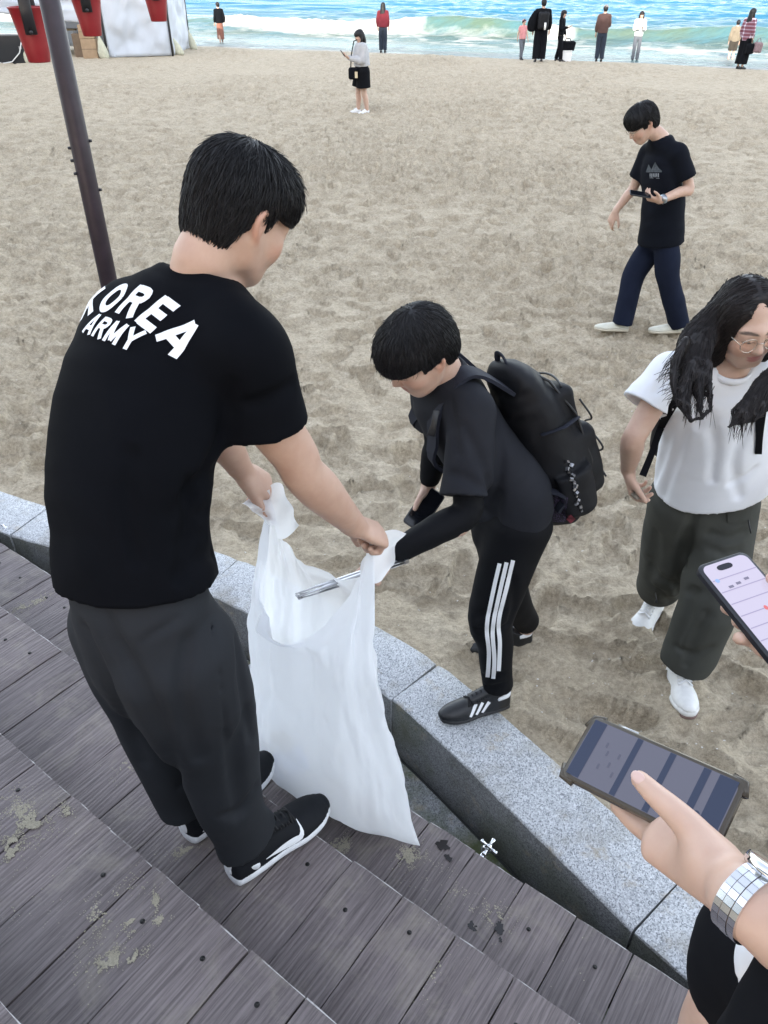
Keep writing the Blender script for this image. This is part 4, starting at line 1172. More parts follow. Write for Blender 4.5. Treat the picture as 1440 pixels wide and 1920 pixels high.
def glyph(ch, size, bold=0.0):
    """letter outline of the built-in font as a fine flat mesh"""
    cu = bpy.data.curves.new('glyph', 'FONT'); cu.body = ch; cu.size = size; cu.offset = bold * size; cu.resolution_u = 4
    o = bpy.data.objects.new('glyph', cu); COL.objects.link(o)
    dg = bpy.context.evaluated_depsgraph_get(); me = bpy.data.meshes.new_from_object(o.evaluated_get(dg))
    bm = bmesh.new(); bm.from_mesh(me); bmesh.ops.triangulate(bm, faces=bm.faces)
    for _ in range(5):
        es = [e for e in bm.edges if e.calc_length() > 0.012]
        if not es: break
        bmesh.ops.subdivide_edges(bm, edges=es, cuts=1); bmesh.ops.triangulate(bm, faces=bm.faces)
    bmesh.ops.remove_doubles(bm, verts=bm.verts, dist=1e-5)
    bm.verts.index_update()
    v = [(x.co.x, x.co.y) for x in bm.verts]; f = [tuple(x.index for x in p.verts) for p in bm.faces]
    bm.free(); bpy.data.objects.remove(o); bpy.data.curves.remove(cu); bpy.data.meshes.remove(me)
    return v, f
# ---- shoes
def shoe(parent, heel, toe_dir, L, mats, name='shoe', W=0.098, sole_h=0.034, heel_h=0.0, pitch=0.0, h=0.004, collar=0.075, low=False, wavy=0.0):
    """heel: point on the ground under the heel; returns (shoe object, local->world)"""
    z = np.array([0, 0, 1.0]); f0 = unit([toe_dir[0], toe_dir[1], 0]); r = np.cross(f0, z)
    f = f0 * math.cos(pitch) - z * math.sin(pitch); u = f0 * math.sin(pitch) + z * math.cos(pitch)
    side = 1.0
    def q(x, y, zz): return np.array(heel, float) + r * x + f * y + u * zz
    hw = lambda t: W * 0.5 * np.interp(t, [0, 0.06, 0.25, 0.45, 0.68, 0.85, 0.95, 1.0], [0.50, 0.72, 0.78, 0.80, 1.0, 0.90, 0.62, 0.30])
    S = SDF()
    ys = np.linspace(0.012, L - 0.012, 13)
    S.sweep([(q(0, y, sole_h * 0.5), max(hw(y / L), 0.012), sole_h * 0.55 * np.interp(y / L, [0, 0.1, 0.7, 1], [1.15, 1.1, 0.95, 0.8])) for y in ys], 0.004, lat=r, sub=2, end=0.014)
    S.cut(q(0, 0, 0.0005), -u)
    tread = S
    V_, F_ = S.mesh(h)
    U = SDF()
    top = lambda t: np.interp(t, [0, 0.08, 0.25, 0.42, 0.6, 0.8, 0.93, 1.0], [0.062, 0.072, 0.070, 0.066, 0.050, 0.036, 0.028, 0.018]) * (0.8 if low else 1.0)
    U.sweep([(q(0, y, sole_h * 0.75), max(hw(y / L) * 0.93, 0.01), top(y / L)) for y in np.linspace(0.016, L - 0.010, 13)], 0.006, lat=r, sub=2, end=0.016)
    U.cut(q(0, 0, sole_h * 0.72), -u)
    if not low:
        U.sweep([(q(0, 0.055, sole_h + 0.02), 0.036, 0.046), (q(0, 0.05, sole_h + collar), 0.037, 0.047)], 0.02, lat=r, flat1=True)
    if not low: U.sweep([(q(0, L * 0.33, sole_h + 0.070), 0.022, 0.012), (q(0, L * 0.56, sole_h + 0.050), 0.020, 0.010)], 0.02, lat=r)
    Vu, Fu = U.mesh(h)
    o = obj(name, Vu, Fu, mats[0], parent)
    obj('sole', V_, F_, mats[1], o)
    return o, q, U
def laces(o, q, L, mat, n=5, z0=0.078, sole_h=0.034, w=0.026):
    mb = MB()
    for k in range(n):
        t = 0.36 + 0.24 * k / (n - 1); zt = np.interp(t, [0.3, 0.42, 0.6], [0.120, 0.108, 0.088]) - 0.034 + sole_h
        for sg in (-1, 1):
            mb.tube([q(-sg * w, L * t, zt - 0.018), q(0, L * (t + 0.012), zt + 0.003), q(sg * w, L * (t + 0.03), zt - 0.018)], 0.0028, 6)
    return mb.build('laces', mat, o, True)
# ================================================================== MAN HOLDING THE BAG
M_BLKTEE = fabric('black_jersey', (0.0034, 0.0039, 0.0056), 0.85, 1200, 0.10, 0.15, 7, 0.25, sheen=0.0, spec=0.06)
M_CHAR = fabric('charcoal_trouser_cloth', (0.0175, 0.0195, 0.0235), 0.8, 1100, 0.12, 0.10, 6, 0.25, sheen=0.0, spec=0.2)
M_WPRINT = simple('white_print', (0.78, 0.79, 0.81), 0.6)
M_SHOEB = fabric('black_knit', (0.006, 0.007, 0.0095), 0.7, 700, 0.3, 0.15, 30, 0.1, sheen=0.0, spec=0.2)
M_SOLEW = simple('white_foam_sole', (0.66, 0.67, 0.69), 0.55, var=0.12, scale=28)
M_LACE = simple('black_lace', (0.008, 0.008, 0.010), 0.8)
def vary(f1, seed, a, ax):
    """cloth folds: stretched ridged noise in a rotated frame"""
    A = np.array(ax, float)
    def d(X, Y, Z):
        u = X * A[0][0] + Y * A[0][1] + Z * A[0][2]; v = X * A[1][0] + Y * A[1][1] + Z * A[1][2]; w = X * A[2][0] + Y * A[2][1] + Z * A[2][2]
        return a * (vnoise(u * f1[0], v * f1[1], w * f1[2], seed) + 0.5 * vnoise(u * f1[0] * 2.1 + 3, v * f1[1] * 2.1, w * f1[2] * 2.1, seed + 1))
    return d
def surf(S, px, py, d0=0.5, d1=3.2):
    o = np.array([0, 0, CAM_H]); d = np.arange(d0, d1, 0.006); pts = o + ray(px, py)[None, :] * d[:, None]
    v = S.at(pts); i = np.nonzero(v < 0)[0]
    return pts[i[0]] if len(i) else None
def groove(S, pts, rr, k=0.028, op='s', dens=3, out=0.35, d0=0.5, d1=3.2):
    c = catmull([(np.array([x, y, 0.0]), 1, 1) for x, y in pts], dens)[:, :2]
    w = [surf(S, x, y, d0, d1) for x, y in c]; w = [p for p in w if p is not None]
    if len(w) < 2: return
    g = S.grad(np.array(w)); n = len(w)
    S.sweep([(w[i] + g[i] * rr * out, rr * (0.35 + 0.65 * math.sin(math.pi * (i + 0.5) / n))) for i in range(n)], k, op=op, sub=1)
# heavy letters from strokes
STR = {'K': [[(.12, 0), (.12, 1)], [(.78, 1), (.22, .42)], [(.40, .62), (.80, 0)]],
       'R': [[(.12, 0), (.12, 1)], [(.12, .90), (.48, .90), (.62, .85), (.68, .73), (.62, .60), (.48, .54), (.12, .54)], [(.45, .54), (.72, 0)]],
       'E': [[(.12, 0), (.12, 1)], [(.12, .90), (.70, .90)], [(.12, .51), (.64, .51)], [(.12, .10), (.72, .10)]],
       'A': [[(.10, 0), (.42, 1)], [(.46, 1), (.80, 0)], [(.22, .30), (.68, .30)]],
       'M': [[(.12, 0), (.12, 1)], [(.12, 1), (.46, .12)], [(.46, .12), (.80, 1)], [(.80, 1), (.80, 0)]],
       'Y': [[(.08, 1), (.42, .45)], [(.78, 1), (.42, .45)], [(.42, .50), (.42, 0)]],
       'O': [[(.44 + .34 * math.cos(t), .5 + .41 * math.sin(t)) for t in np.linspace(0, 2 * math.pi, 25)]]}
def stroke_letter(ch, size, w=0.20):
    v, f = [], []
    for st in STR[ch]:
        p = np.array(st, float); d = np.concatenate([[0], np.cumsum(np.linalg.norm(np.diff(p, axis=0), axis=1))])
        n = max(int(d[-1] / 0.08), 3); t = np.linspace(0, d[-1], n + 1)
        p = np.stack([np.interp(t, d, p[:, 0]), np.interp(t, d, p[:, 1])], 1)
        v2, f2 = strip2(p * size, w * size, 2); o = len(v); v += [tuple(x) for x in v2]; f += [tuple(i + o for i in q) for q in f2]
    return v, f
def make_man():
    Ft = unit([0.616, 0.788, 0]); Rt = np.array([Ft[1], -Ft[0], 0]); Z = np.array([0, 0, 1.0])
    shR, shL = P(468, 655, 1.36), np.array([-0.512, 1.470, 1.615])
    elR, wrR, haR = P(566, 884, 1.56), P(664, 985, 1.77), P(690, 1000, 1.83)
    elL, wrL, haL = P(395, 790, 1.75), P(452, 880, 1.90), P(490, 905, 1.95)
    nb = np.array([-0.345, 1.44, 1.70])
    hc = P(452, 402, 1.43); fr = frame((0.68, 0.735), R(34), R(4)); hs = 0.95
    B = SDF()
    q = head_sdf(B, hc, fr, hs)
    r, f, u = fr
    B.sweep([(q(0, -0.022, -0.035), 0.056, 0.060), (q(0, -0.040, -0.11), 0.055, 0.058), (nb + Z * 0.0, 0.062, 0.064), (nb - Z * 0.05 - Ft * 0.02, 0.09, 0.07)], 0.03, lat=Rt)
    B.sweep([(shR - Z * 0.01, 0.05), (nb - Z * 0.035, 0.055), (shL - Z * 0.01, 0.05)], 0.03)
    B.sweep([(np.array([-0.44, 1.34, 1.56]), 0.12, 0.07), (np.array([-0.48, 1.22, 1.40]), 0.11, 0.07), (np.array([-0.47, 1.12, 1.12]), 0.10, 0.07)], 0.03, lat=Rt)
    B.sweep([(shR, 0.055), (P(497, 770, 1.44), 0.053), (elR + (shR - elR) * 0.15, 0.047), (elR, 0.0445), (elR + (wrR - elR) * 0.3, 0.0465), (elR + (wrR - elR) * 0.65, 0.038), (wrR, 0.030, 0.027)], 0.02)
    B.sweep([(shL, 0.055), ((shL + elL) / 2, 0.050), (elL, 0.044), (elL + (wrL - elL) * 0.3, 0.046), (wrL, 0.030, 0.028)], 0.02)
    B.sweep([(np.array([-0.395, 1.06, 1.10]), 0.06), (np.array([-0.366, 1.075, 0.80]), 0.042), (np.array([-0.352, 1.080, 0.42]), 0.030)], 0.02)
    B.sweep([(np.array([-0.525, 1.184, 1.10]), 0.06), (np.array([-0.52, 1.172, 0.80]), 0.042), (np.array([-0.50, 1.165, 0.42]), 0.030)], 0.02)
    hand_sdf(B, wrR, haR - wrR + np.array([0.02, 0.0, 0.0]), np.array([-0.35, 0.1, -0.93]), 1, 1.1, ((68, 88, 45), (66, 90, 45), (66, 90, 45), (64, 92, 50)), (0.75, 0.25, 0.65), (10, 25))
    hand_sdf(B, wrL, haL - wrL, np.array([0.1, 0.35, -0.93]), -1, 1.08, ((35, 60, 30), (45, 70, 30), (55, 75, 35), (60, 80, 40)), (0.85, 0.50, 0.10), (5, 8))
    V_, F_ = multi(B, 0.009, [(*around(hc, 0.155), 0.0042), (*around((wrR + haR * 2) / 3, 0.105), 0.0034), (*around(haL, 0.115), 0.0034)])
    man = obj('person', V_, F_, M_SKIN)
    tag(man, 'person in black KOREA ARMY tee and charcoal trousers holding open the white bag', 'person')
    paint_face(man.data, q, hs, fr)
    # ---- tee
    S = SDF()
    S.sweep([(np.array([-0.478, 1.135, 1.235]), 0.178, 0.142), (np.array([-0.479, 1.150, 1.28]), 0.174, 0.136), (np.array([-0.480, 1.172, 1.33]), 0.170, 0.128), (np.array([-0.482, 1.225, 1.42]), 0.182, 0.130),
             (np.array([-0.452, 1.315, 1.55]), 0.190, 0.122), (np.array([-0.40, 1.375, 1.635]), 0.165, 0.095), (nb - Z * 0.005 - Ft * 0.005, 0.082, 0.074)], 0.02, lat=Rt, flat0=True, flat1=True)
    S.sweep([(shR + np.array([-0.005, 0, -0.012]), 0.062), ((shR + nb) / 2 + Z * 0.0, 0.060), (nb - Z * 0.03, 0.066), ((shL + nb) / 2 + Z * 0.0, 0.060), (shL + np.array([0.005, 0, -0.012]), 0.062)], 0.035)
    S.sweep([(shR + np.array([-0.01, 0.01, -0.005]), 0.070), (P(482, 720, 1.41), 0.074), (P(492, 755, 1.435), 0.076), (P(500, 796, 1.465), 0.079)], 0.05, flat1=True)
    S.sweep([(shL, 0.060), (shL + (elL - shL) * 0.35, 0.064), (shL + (elL - shL) * 0.68, 0.070)], 0.07, flat1=True)
    S.sweep([(P(494, 768, 1.445), 0.052), (P(500, 796, 1.465), 0.062), (P(508, 840, 1.50), 0.066)], 0.004, op='s')
    S.sweep([(shL + (elL - shL) * 0.5, 0.050), (shL + (elL - shL) * 0.9, 0.056)], 0.004, op='s')
    S.sweep([(q(0, -0.03, -0.07), 0.060, 0.062), (nb - Z * 0.005, 0.066, 0.062), (nb - Z * 0.03, 0.05, 0.05)], 0.01, lat=Rt, op='s')
    for pts, rr in (([(415, 940), (385, 962), (345, 985)], 0.010), ([(420, 985), (385, 1003), (335, 1015)], 0.010), ([(405, 880), (370, 910), (325, 965)], 0.008), ([(415, 1030), (380, 1045), (340, 1075)], 0.007),
                    ([(436, 720), (425, 790), (395, 860), (350, 930)], 0.009), ([(350, 900), (352, 980), (335, 1080)], 0.008), ([(470, 760), (520, 740), (545, 720)], 0.006), ([(250, 850), (240, 950), (255, 1050)], 0.007)):
        groove(S, pts, rr)
    S.disp = vary((5, 5, 11), 3, 0.0038, (Rt, Ft, Z + 0.5 * Rt))
    V_, F_ = S.mesh(0.0062)
    tee = obj('tee_shirt', V_, F_, M_BLKTEE, man)
    # collar rib
    mb = MB(); ring = []
    for k in range(33):
        a = 2 * math.pi * k / 32; p = nb + Z * (0.006 - 0.012 * math.sin(a)) + Rt * 0.071 * math.cos(a) + Ft * (0.067 * math.sin(a)); ring.append(p)
    mb.tube(ring, [(0.005, 0.011)] * 33, 8, cap=False, flat=(0, 0, 1)); mb.build('collar', M_BLKTEE, tee, True)
    # lettering on the back
    bv = bvh_of(tee)
    dn = unit(Ft * 0.80 - Z * 0.60); up_b = unit(Ft * 0.60 + Z * 0.80); rt_b = Rt
    cen = P(218, 596, 1.36) - dn * 0.35
    lv, lf = [], []
    def put(word, size, arc, y0, track, bold):
        ws = []
        for ch in word:
            v, f = stroke_letter(ch, size, bold); xs = [p[0] for p in v]; ws.append((v, f, min(xs), max(xs)))
        tot = sum(w[3] - w[2] for w in ws) + track * (len(ws) - 1); x = -tot / 2
        for v, f, a, b in ws:
            xm = x + (b - a) / 2; ang = xm / arc if arc else 0
            o = len(lv)
            for (px, py) in v:
                lx, ly = px - (a + b) / 2, py
                if arc: X = (arc + ly) * math.sin(ang) + lx * math.cos(ang); Y = (arc + ly) * math.cos(ang) - arc - lx * math.sin(ang)
                else: X, Y = xm + lx, ly
                lv.append((X, y0 + Y))
            lf.extend(tuple(i + o for i in t) for t in f); x += b - a + track
    put('KOREA', 0.064, 0.28, 0.008, 0.008, 0.23); put('ARMY', 0.041, 0.0, -0.046, 0.005, 0.22)
    project_sheet('back_lettering', lv, lf, cen, rt_b, up_b, dn, bv, M_WPRINT, tee, 0.0018, 0.8)
    # ---- trousers
    T_ = SDF()
    T_.sweep([(np.array([-0.476, 1.13, 1.27]), 0.125, 0.090), (np.array([-0.475, 1.115, 1.20]), 0.155, 0.115), (np.array([-0.470, 1.115, 1.08]), 0.168, 0.128), (np.array([-0.462, 1.118, 0.99]), 0.150, 0.118)], 0.03, lat=Rt)
    T_.sweep([(np.array([-0.400, 1.055, 1.10]), 0.100, 0.125), (np.array([-0.378, 1.06, 0.95]), 0.096, 0.120), (np.array([-0.366, 1.075, 0.80]), 0.080, 0.100), (np.array([-0.360, 1.075, 0.60]), 0.067, 0.084), (np.array([-0.352, 1.083, 0.50]), 0.063, 0.077), (np.array([-0.342, 1.092, 0.43]), 0.063, 0.084)], 0.02, lat=Rt, flat1=True)
    T_.sweep([(np.array([-0.54, 1.175, 1.10]), 0.098, 0.120), (np.array([-0.53, 1.178, 0.95]), 0.094, 0.115), (np.array([-0.52, 1.172, 0.80]), 0.080, 0.098), (np.array([-0.508, 1.165, 0.60]), 0.068, 0.082), (np.array([-0.497, 1.165, 0.465]), 0.065, 0.078)], 0.02, lat=Rt, flat1=True)
    for a0, l0 in ((np.array([-0.342, 1.092, 0.43]), 0.052), (np.array([-0.497, 1.165, 0.465]), 0.051)):
        T_.sweep([(a0 + Z * 0.05, l0 - 0.012, l0), (a0 - Z * 0.05, l0, l0 + 0.02)], 0.003, lat=Rt, op='s')
    for pts, rr, k in (([(195, 1150), (245, 1240), (300, 1360), (340, 1470)], 0.018, 0.025), ([(390, 1160), (412, 1300), (432, 1450), (448, 1545)], 0.006, 0.006), ([(462, 1340), (440, 1420), (452, 1520)], 0.016, 0.025), ([(388, 1145), (394, 1175), (386, 1192)], 0.007, 0.006),
                       ([(478, 1480), (455, 1520), (420, 1530)], 0.010, 0.025), ([(350, 1200), (340, 1300), (370, 1420)], 0.014, 0.025), ([(440, 1200), (452, 1290), (470, 1380)], 0.008, 0.025), ([(330, 1160), (300, 1180), (270, 1200)], 0.006, 0.02), ([(160, 1180), (220, 1310), (270, 1430)], 0.008, 0.03)):
        groove(T_, pts, rr, k)
    T_.disp = vary((5, 5, 4.5), 13, 0.0045, (Rt, Ft, Z + 0.4 * Ft))
    V_, F_ = T_.mesh(0.0068)
    obj('trousers', V_, F_, M_CHAR, man)
    # ---- shoes
    for heel, yaw in ((G(432, 1652, 0.33), (0.74, 0.67)), (G(350, 1577, 0.33), (0.62, 0.78))):
        o, qq, U = shoe(man, heel, yaw, 0.305, (M_SHOEB, M_SOLEW), W=0.118, sole_h=0.048, collar=0.066)
        laces(o, qq, 0.305, M_LACE, sole_h=0.05)
        # heel cup
        C = SDF(); C.sweep([(qq(-0.038, 0.062, 0.05), 0.006, 0.014), (qq(-0.026, 0.018, 0.062), 0.006, 0.024), (qq(0, 0.004, 0.070), 0.006, 0.030), (qq(0.026, 0.018, 0.062), 0.006, 0.024), (qq(0.040, 0.062, 0.05), 0.006, 0.014)], 0.004)
        v_, f_ = C.mesh(0.004); obj('heel_cup', v_, f_, M_SOLEW, o)
        bvs = bvh_of(o); rr_ = unit(qq(1, 0, 0) - qq(0, 0, 0)); ff_ = unit(qq(0, 1, 0) - qq(0, 0, 0)); uu_ = unit(qq(0, 0, 1) - qq(0, 0, 0))
        # curved tick on the outer side
        a = np.linspace(0, 1, 22); cl = np.stack([0.085 + 0.125 * a, 0.050 + 0.000 * a + np.where(a > 0.78, ((a - 0.78) / 0.22) ** 1.6 * 0.030, 0) + 0.006 * (1 - a) ** 2], 1)
        cl[:, 0] -= np.where(a > 0.8, ((a - 0.8) / 0.2) ** 2 * 0.012, 0)
        wd = 0.002 + 0.022 * np.sin(np.clip(a, 0, 1) * math.pi) ** 1.0 * (0.35 + 0.9 * a) * (1 - 0.55 * (a > 0.9) * (a - 0.9) / 0.1)
        v2, f2 = strip2(cl, wd, 3)
        project_sheet('curved_tick', v2, f2, qq(0.25, 0, 0), ff_, uu_, -rr_, bvs, M_WPRINT, o, 0.0015)
    # ---- hair
    H = SDF()
    H.ell(q(0, -0.020, 0.042), np.array((0.088, 0.106, 0.090)) * hs, fr, 0.01)
    H.ell(q(0, 0.034, 0.054), np.array((0.080, 0.068, 0.064)) * hs, fr, 0.03)
    H.ell(q(0, -0.056, -0.014), np.array((0.072, 0.053, 0.086)) * hs, fr, 0.03)
    H.box(q(0, 0.125, -0.092), (0.2, 0.10, 0.105), fr, 0.005, 0.012, 's')
    H.box(q(0, 0.005, -0.135), (0.2, 0.038, 0.10), fr, 0.005, 0.012, 's')
    H.box(q(0, -0.10, -0.200), (0.2, 0.12, 0.10), fr, 0.005, 0.012, 's')
    cap_v, cap_f = H.mesh(0.0055)
    hair = obj('hair', cap_v, cap_f, M_HAIR, man)
    crown = q(0.005, -0.045, 0.14)
    def flow(p):
        d = p - crown; d /= np.linalg.norm(d, axis=1)[:, None]
        yy = (p - q(0, 0, 0)) @ f
        return d + u * -0.55 + f * np.clip(yy * 9 + 0.1, 0, 0.9)[:, None]
    rt = pick(cap_v, cap_f, 9500, 5, lambda c: ((c - q(0, 0, 0)) @ u > -0.062))
    strands('hair_strands', H, rt, flow, 0.05, M_HAIR, hair, 5, 0.00095, (-0.001, 0.008), 0.22, 6, follow=0.9)
    rt = pick(cap_v, cap_f, 500, 8, lambda c: ((c - q(0, 0, 0)) @ u > 0.08))
    strands('loose_strands', H, rt, flow, 0.05, M_HAIR, hair, 5, 0.0006, (0.004, 0.016), 0.4, 9, follow=0.6)
    return man, haR, haL
MAN, HAND_R, HAND_L = make_man()
# ================================================================== WHITE BAG, TONGS
def film_mat():
    t = NT('white_plastic_film'); vec = t.coord('Object')
    tr = t.n('ShaderNodeBsdfTranslucent'); tr.inputs[0].default_value = (0.97, 0.98, 1.0, 1)
    tp = t.n('ShaderNodeBsdfTransparent'); tp.inputs[0].default_value = (0.93, 0.95, 0.97, 1)
    n = t.noise(vec, 26, 5, 0.6, 1.2); n2 = t.noise(t.coord('Object', (14, 14, 3)), 1.4, 5, 0.6, 0.8)
    t.set(Base_Color=(0.94, 0.955, 0.975), Roughness=0.34); t.b.inputs['Specular IOR Level'].default_value = 0.45
    b = t.bump(n, 0.12, 0.006); t.bump(n2, 0.20, 0.010, b)
    m1 = t.n('ShaderNodeMixShader'); m1.inputs[0].default_value = 0.58; t.l(t.b.outputs[0], m1.inputs[1]); t.l(tr.outputs[0], m1.inputs[2])
    m2 = t.n('ShaderNodeMixShader'); m2.inputs[0].default_value = 0.17; t.l(m1.outputs[0], m2.inputs[1]); t.l(tp.outputs[0], m2.inputs[2])
    t.l(m2.outputs[0], t.out.inputs[0])
    return t.m
M_FILM = film_mat()
def make_bag():
    s_ax, o_ax, Z = np.array([EA[0], EA[1], 0]), np.array([EO[0], EO[1], 0]), np.array([0, 0, 1.0])
    def W(s, o, z): return s_ax * s + o_ax * o + Z * z
    def so(p): return p[:2] @ EA, p[:2] @ EO, p[2]
    NU, NV = 180, 90
    hl, hr = so(HAND_L + np.array([0.02, 0.0, -0.01])), so(HAND_R + np.array([0.012, 0.012, -0.018]))
    bl, br = so(G(499, 1395, 0.152)), so(G(786, 1592, 0.152))
    # seen from the front: phi 0 = right side, pi/2 = back, pi = left side, 3pi/2 = front
    phi = np.linspace(0, 2 * math.pi, NU, endpoint=False); c, sn = np.cos(phi), np.sin(phi)
    sm, hw = (bl[0] + br[0]) / 2, (br[0] - bl[0]) / 2
    om = (bl[1] + br[1]) / 2
    rn = np.random.default_rng(4)
    # bottom seam: nearly flat, lying on the planks
    bot_s = sm + hw * np.sign(c) * np.abs(c) ** 0.8; bot_o = om + np.where(sn > 0, 0.030, 0.040) * sn * np.abs(sn); bot_z = np.full(NU, 0.154) + 0.012 * np.abs(c) ** 8
    # belly, filled with litter
    def ring(f, hwf, of, ob, z): return sm + f + hw * hwf * np.sign(c) * np.abs(c) ** 0.75, om + np.where(sn > 0, ob, of) * sn, z
    t_mix = np.clip((1 - c) / 2, 0, 1)                      # 0 right, 1 left
    rings = [(bot_s, bot_o, bot_z)]
    a = ring(-0.02, 0.93, 0.125, 0.075, 0.235 + 0.02 * c); rings.append(a)
    a = ring(-0.035, 0.83, 0.125, 0.085, 0.40 + 0.03 * c); rings.append(a)
    a = ring(-0.055, 0.70, 0.105, 0.085, 0.62 + 0 * c); rings.append(a)
    a = ring(-0.055, 0.60, 0.090, 0.085, 0.80 + 0 * c); rings.append(a)
    # rim: two grips and a dip before and behind
    g = np.abs(c) ** 1.6
    hs = np.where(c > 0, hr[0], hl[0]); ho = np.where(c > 0, hr[1], hl[1]); hz = np.where(c > 0, hr[2], hl[2])
    mid_s = (hl[0] + hr[0]) / 2; mid_o = om + 0.05 * sn; mid_z = np.where(sn > 0, 0.915, 0.835)
    spread = 0.055 * sn * (1 - g * 0.75)
    top_s = mid_s + (hs - mid_s) * np.abs(c) ** 0.55 ; top_o = mid_o + (ho - mid_o) * g + spread; top_z = mid_z + (hz - mid_z) * np.abs(c) ** 3.2
    rings.append((top_s, top_o, top_z))
    K = np.array([np.stack([np.broadcast_to(x, NU) for x in rg], 1) for rg in rings])     # m,NU,3
    tk = np.array([0, 0.09, 0.28, 0.52, 0.72, 1.0]); tv = np.linspace(0, 1, NV)
    out = np.zeros((NV, NU, 3))
    # smooth interpolation over rings
    m = len(tk)
    d = np.gradient(K, tk, axis=0)
    for i, t in enumerate(tv):
        k = min(np.searchsorted(tk, t, side='right') - 1, m - 2); h = tk[k + 1] - tk[k]; x = (t - tk[k]) / h
        out[i] = (2 * x ** 3 - 3 * x ** 2 + 1) * K[k] + (x ** 3 - 2 * x ** 2 + x) * h * d[k] + (-2 * x ** 3 + 3 * x ** 2) * K[k + 1] + (x ** 3 - x ** 2) * h * d[k + 1]
    # pleats fan out from the grips; crumples below
    VV, PP = np.meshgrid(tv, phi, indexing='ij')
    pl = np.zeros_like(VV)
    for fr_, amp, ph in ((7, 0.012, 0.3), (12, 0.007, 1.1), (21, 0.003, 2.0), (34, 0.0012, 0.5)):
        pl += amp * np.sin(fr_ * PP + ph + 1.2 * np.sin(3 * VV + fr_))
    crum = 0.009 * vnoise(4 * np.cos(PP) + 9, 4 * np.sin(PP), VV * 6, 2) + 0.006 * vnoise(9 * np.cos(PP) + 9, 9 * np.sin(PP), VV * 16, 3)
    nrm = np.stack([np.cos(PP), np.sin(PP), 0 * PP], -1)
    amp = np.clip(VV * 1.6, 0.0, 1) * (0.4 + 0.6 * np.clip(1.05 - VV, 0.25, 1)) + 0.05
    out += nrm * (pl * amp + crum * np.minimum(1, VV * 8))[..., None]
    # handles: flare of film above the grips
    v = out.reshape(-1, 3); idx = np.arange(NU * NV).reshape(NV, NU)
    f = np.stack([idx[:-1], np.roll(idx[:-1], -1, 1), np.roll(idx[1:], -1, 1), idx[1:]], -1).reshape(-1, 4)
    wv = np.array([W(*p) for p in v])
    bag = tag(obj('plastic_bag', wv, f, M_FILM), 'big white plastic litter bag held open above the lowest step', 'bag')
    # free ends of the film standing out of the fists
    def flap(name, pts_a, pts_b, seed):
        A, B_ = np.array(pts_a), np.array(pts_b); n, mm = 14, 12
        ta = np.linspace(0, 1, n)
        def curve(C): 
            cc = catmull([(p, 1, 1) for p in C], 8)[:, :3]; s_ = np.linspace(0, len(cc) - 1, n); i = np.clip(s_.astype(int), 0, len(cc) - 2); return cc[i] + (cc[i + 1] - cc[i]) * (s_ - i)[:, None]
        ca, cb = curve(A), curve(B_); g_ = np.zeros((n, mm, 3))
        for j in range(mm): g_[:, j] = ca + (cb - ca) * (j / (mm - 1))
        nn = np.cross(g_[1, 0] - g_[0, 0], g_[0, 1] - g_[0, 0]); nn /= np.linalg.norm(nn) + 1e-9
        jj, ii = np.meshgrid(np.linspace(0, 1, mm), ta); g_ += nn * (0.008 * np.sin(jj * 9 + ii * 4 + seed) * (0.3 + ii))[..., None]
        ix = np.arange(n * mm).reshape(n, mm)
        ff = np.stack([ix[:-1, :-1], ix[:-1, 1:], ix[1:, 1:], ix[1:, :-1]], -1).reshape(-1, 4)
        obj(name, g_.reshape(-1, 3), ff, M_FILM, bag)
    flap('handle_flap', [P(690, 1008, 1.85), P(712, 1000, 1.87), P(738, 992, 1.89), P(757, 998, 1.90)], [P(690, 1095, 1.90), P(705, 1092, 1.91), P(718, 1086, 1.92), P(724, 1080, 1.92)], 1)
    flap('handle_flap', [P(505, 918, 1.94), P(487, 925, 1.93), P(470, 934, 1.92), P(456, 944, 1.91)], [P(520, 985, 1.95), P(508, 985, 1.94), P(500, 982, 1.93), P(492, 972, 1.93)], 2)
    flap('handle_flap', [P(500, 915, 1.95), P(515, 905, 1.96), P(528, 908, 1.97), P(536, 925, 1.98)], [P(520, 1010, 1.97), P(535, 1010, 1.98), P(550, 1000, 1.99), P(560, 985, 2.0)], 3)
    # litter inside
    mats = [simple('litter_brown', (0.12, 0.075, 0.05), 0.8), simple('litter_blue', (0.08, 0.17, 0.42), 0.5), simple('litter_grey', (0.10, 0.10, 0.10), 0.8), simple('litter_card', (0.36, 0.30, 0.22), 0.8)]
    labs = ['brown crumpled wrapper inside the white bag', 'blue crumpled wrapper inside the white bag', 'grey crumpled rag inside the white bag', 'tan crumpled carton inside the white bag']
    for k, (s, o, z, r0, mi) in enumerate([(sm + 0.12, om - 0.045, 0.225, 0.05, 0), (sm - 0.05, om - 0.05, 0.24, 0.055, 2), (sm - 0.13, om - 0.055, 0.28, 0.05, 1), (sm - 0.15, om - 0.06, 0.34, 0.035, 3), (sm + 0.03, om - 0.05, 0.23, 0.045, 0)]):
        bm = bmesh.new(); bmesh.ops.create_icosphere(bm, subdivisions=3, radius=r0)
        cc = W(s, o, z); rr_ = np.random.default_rng(k)
        co = np.array([x.co for x in bm.verts]); dd = 1 + 0.35 * vnoise(co[:, 0] * 40 + k, co[:, 1] * 40, co[:, 2] * 40, k)
        for x, t in zip(bm.verts, dd): x.co = Vector((x.co.x * t * 1.2, x.co.y * t * 0.75, x.co.z * t * 0.75))
        me = bpy.data.meshes.new('crumpled_litter'); bm.to_mesh(me); bm.free(); me.materials.append(mats[mi])
        o_ = bpy.data.objects.new('crumpled_litter', me); o_.location = cc; o_.rotation_euler = (0, 0, ang_deck); link(o_)
        lb = labs[mi] if k != 4 else 'brown crumpled paper lump low in the white bag'
        tag(o_, lb, 'litter', 'litter inside the bag')
    return bag
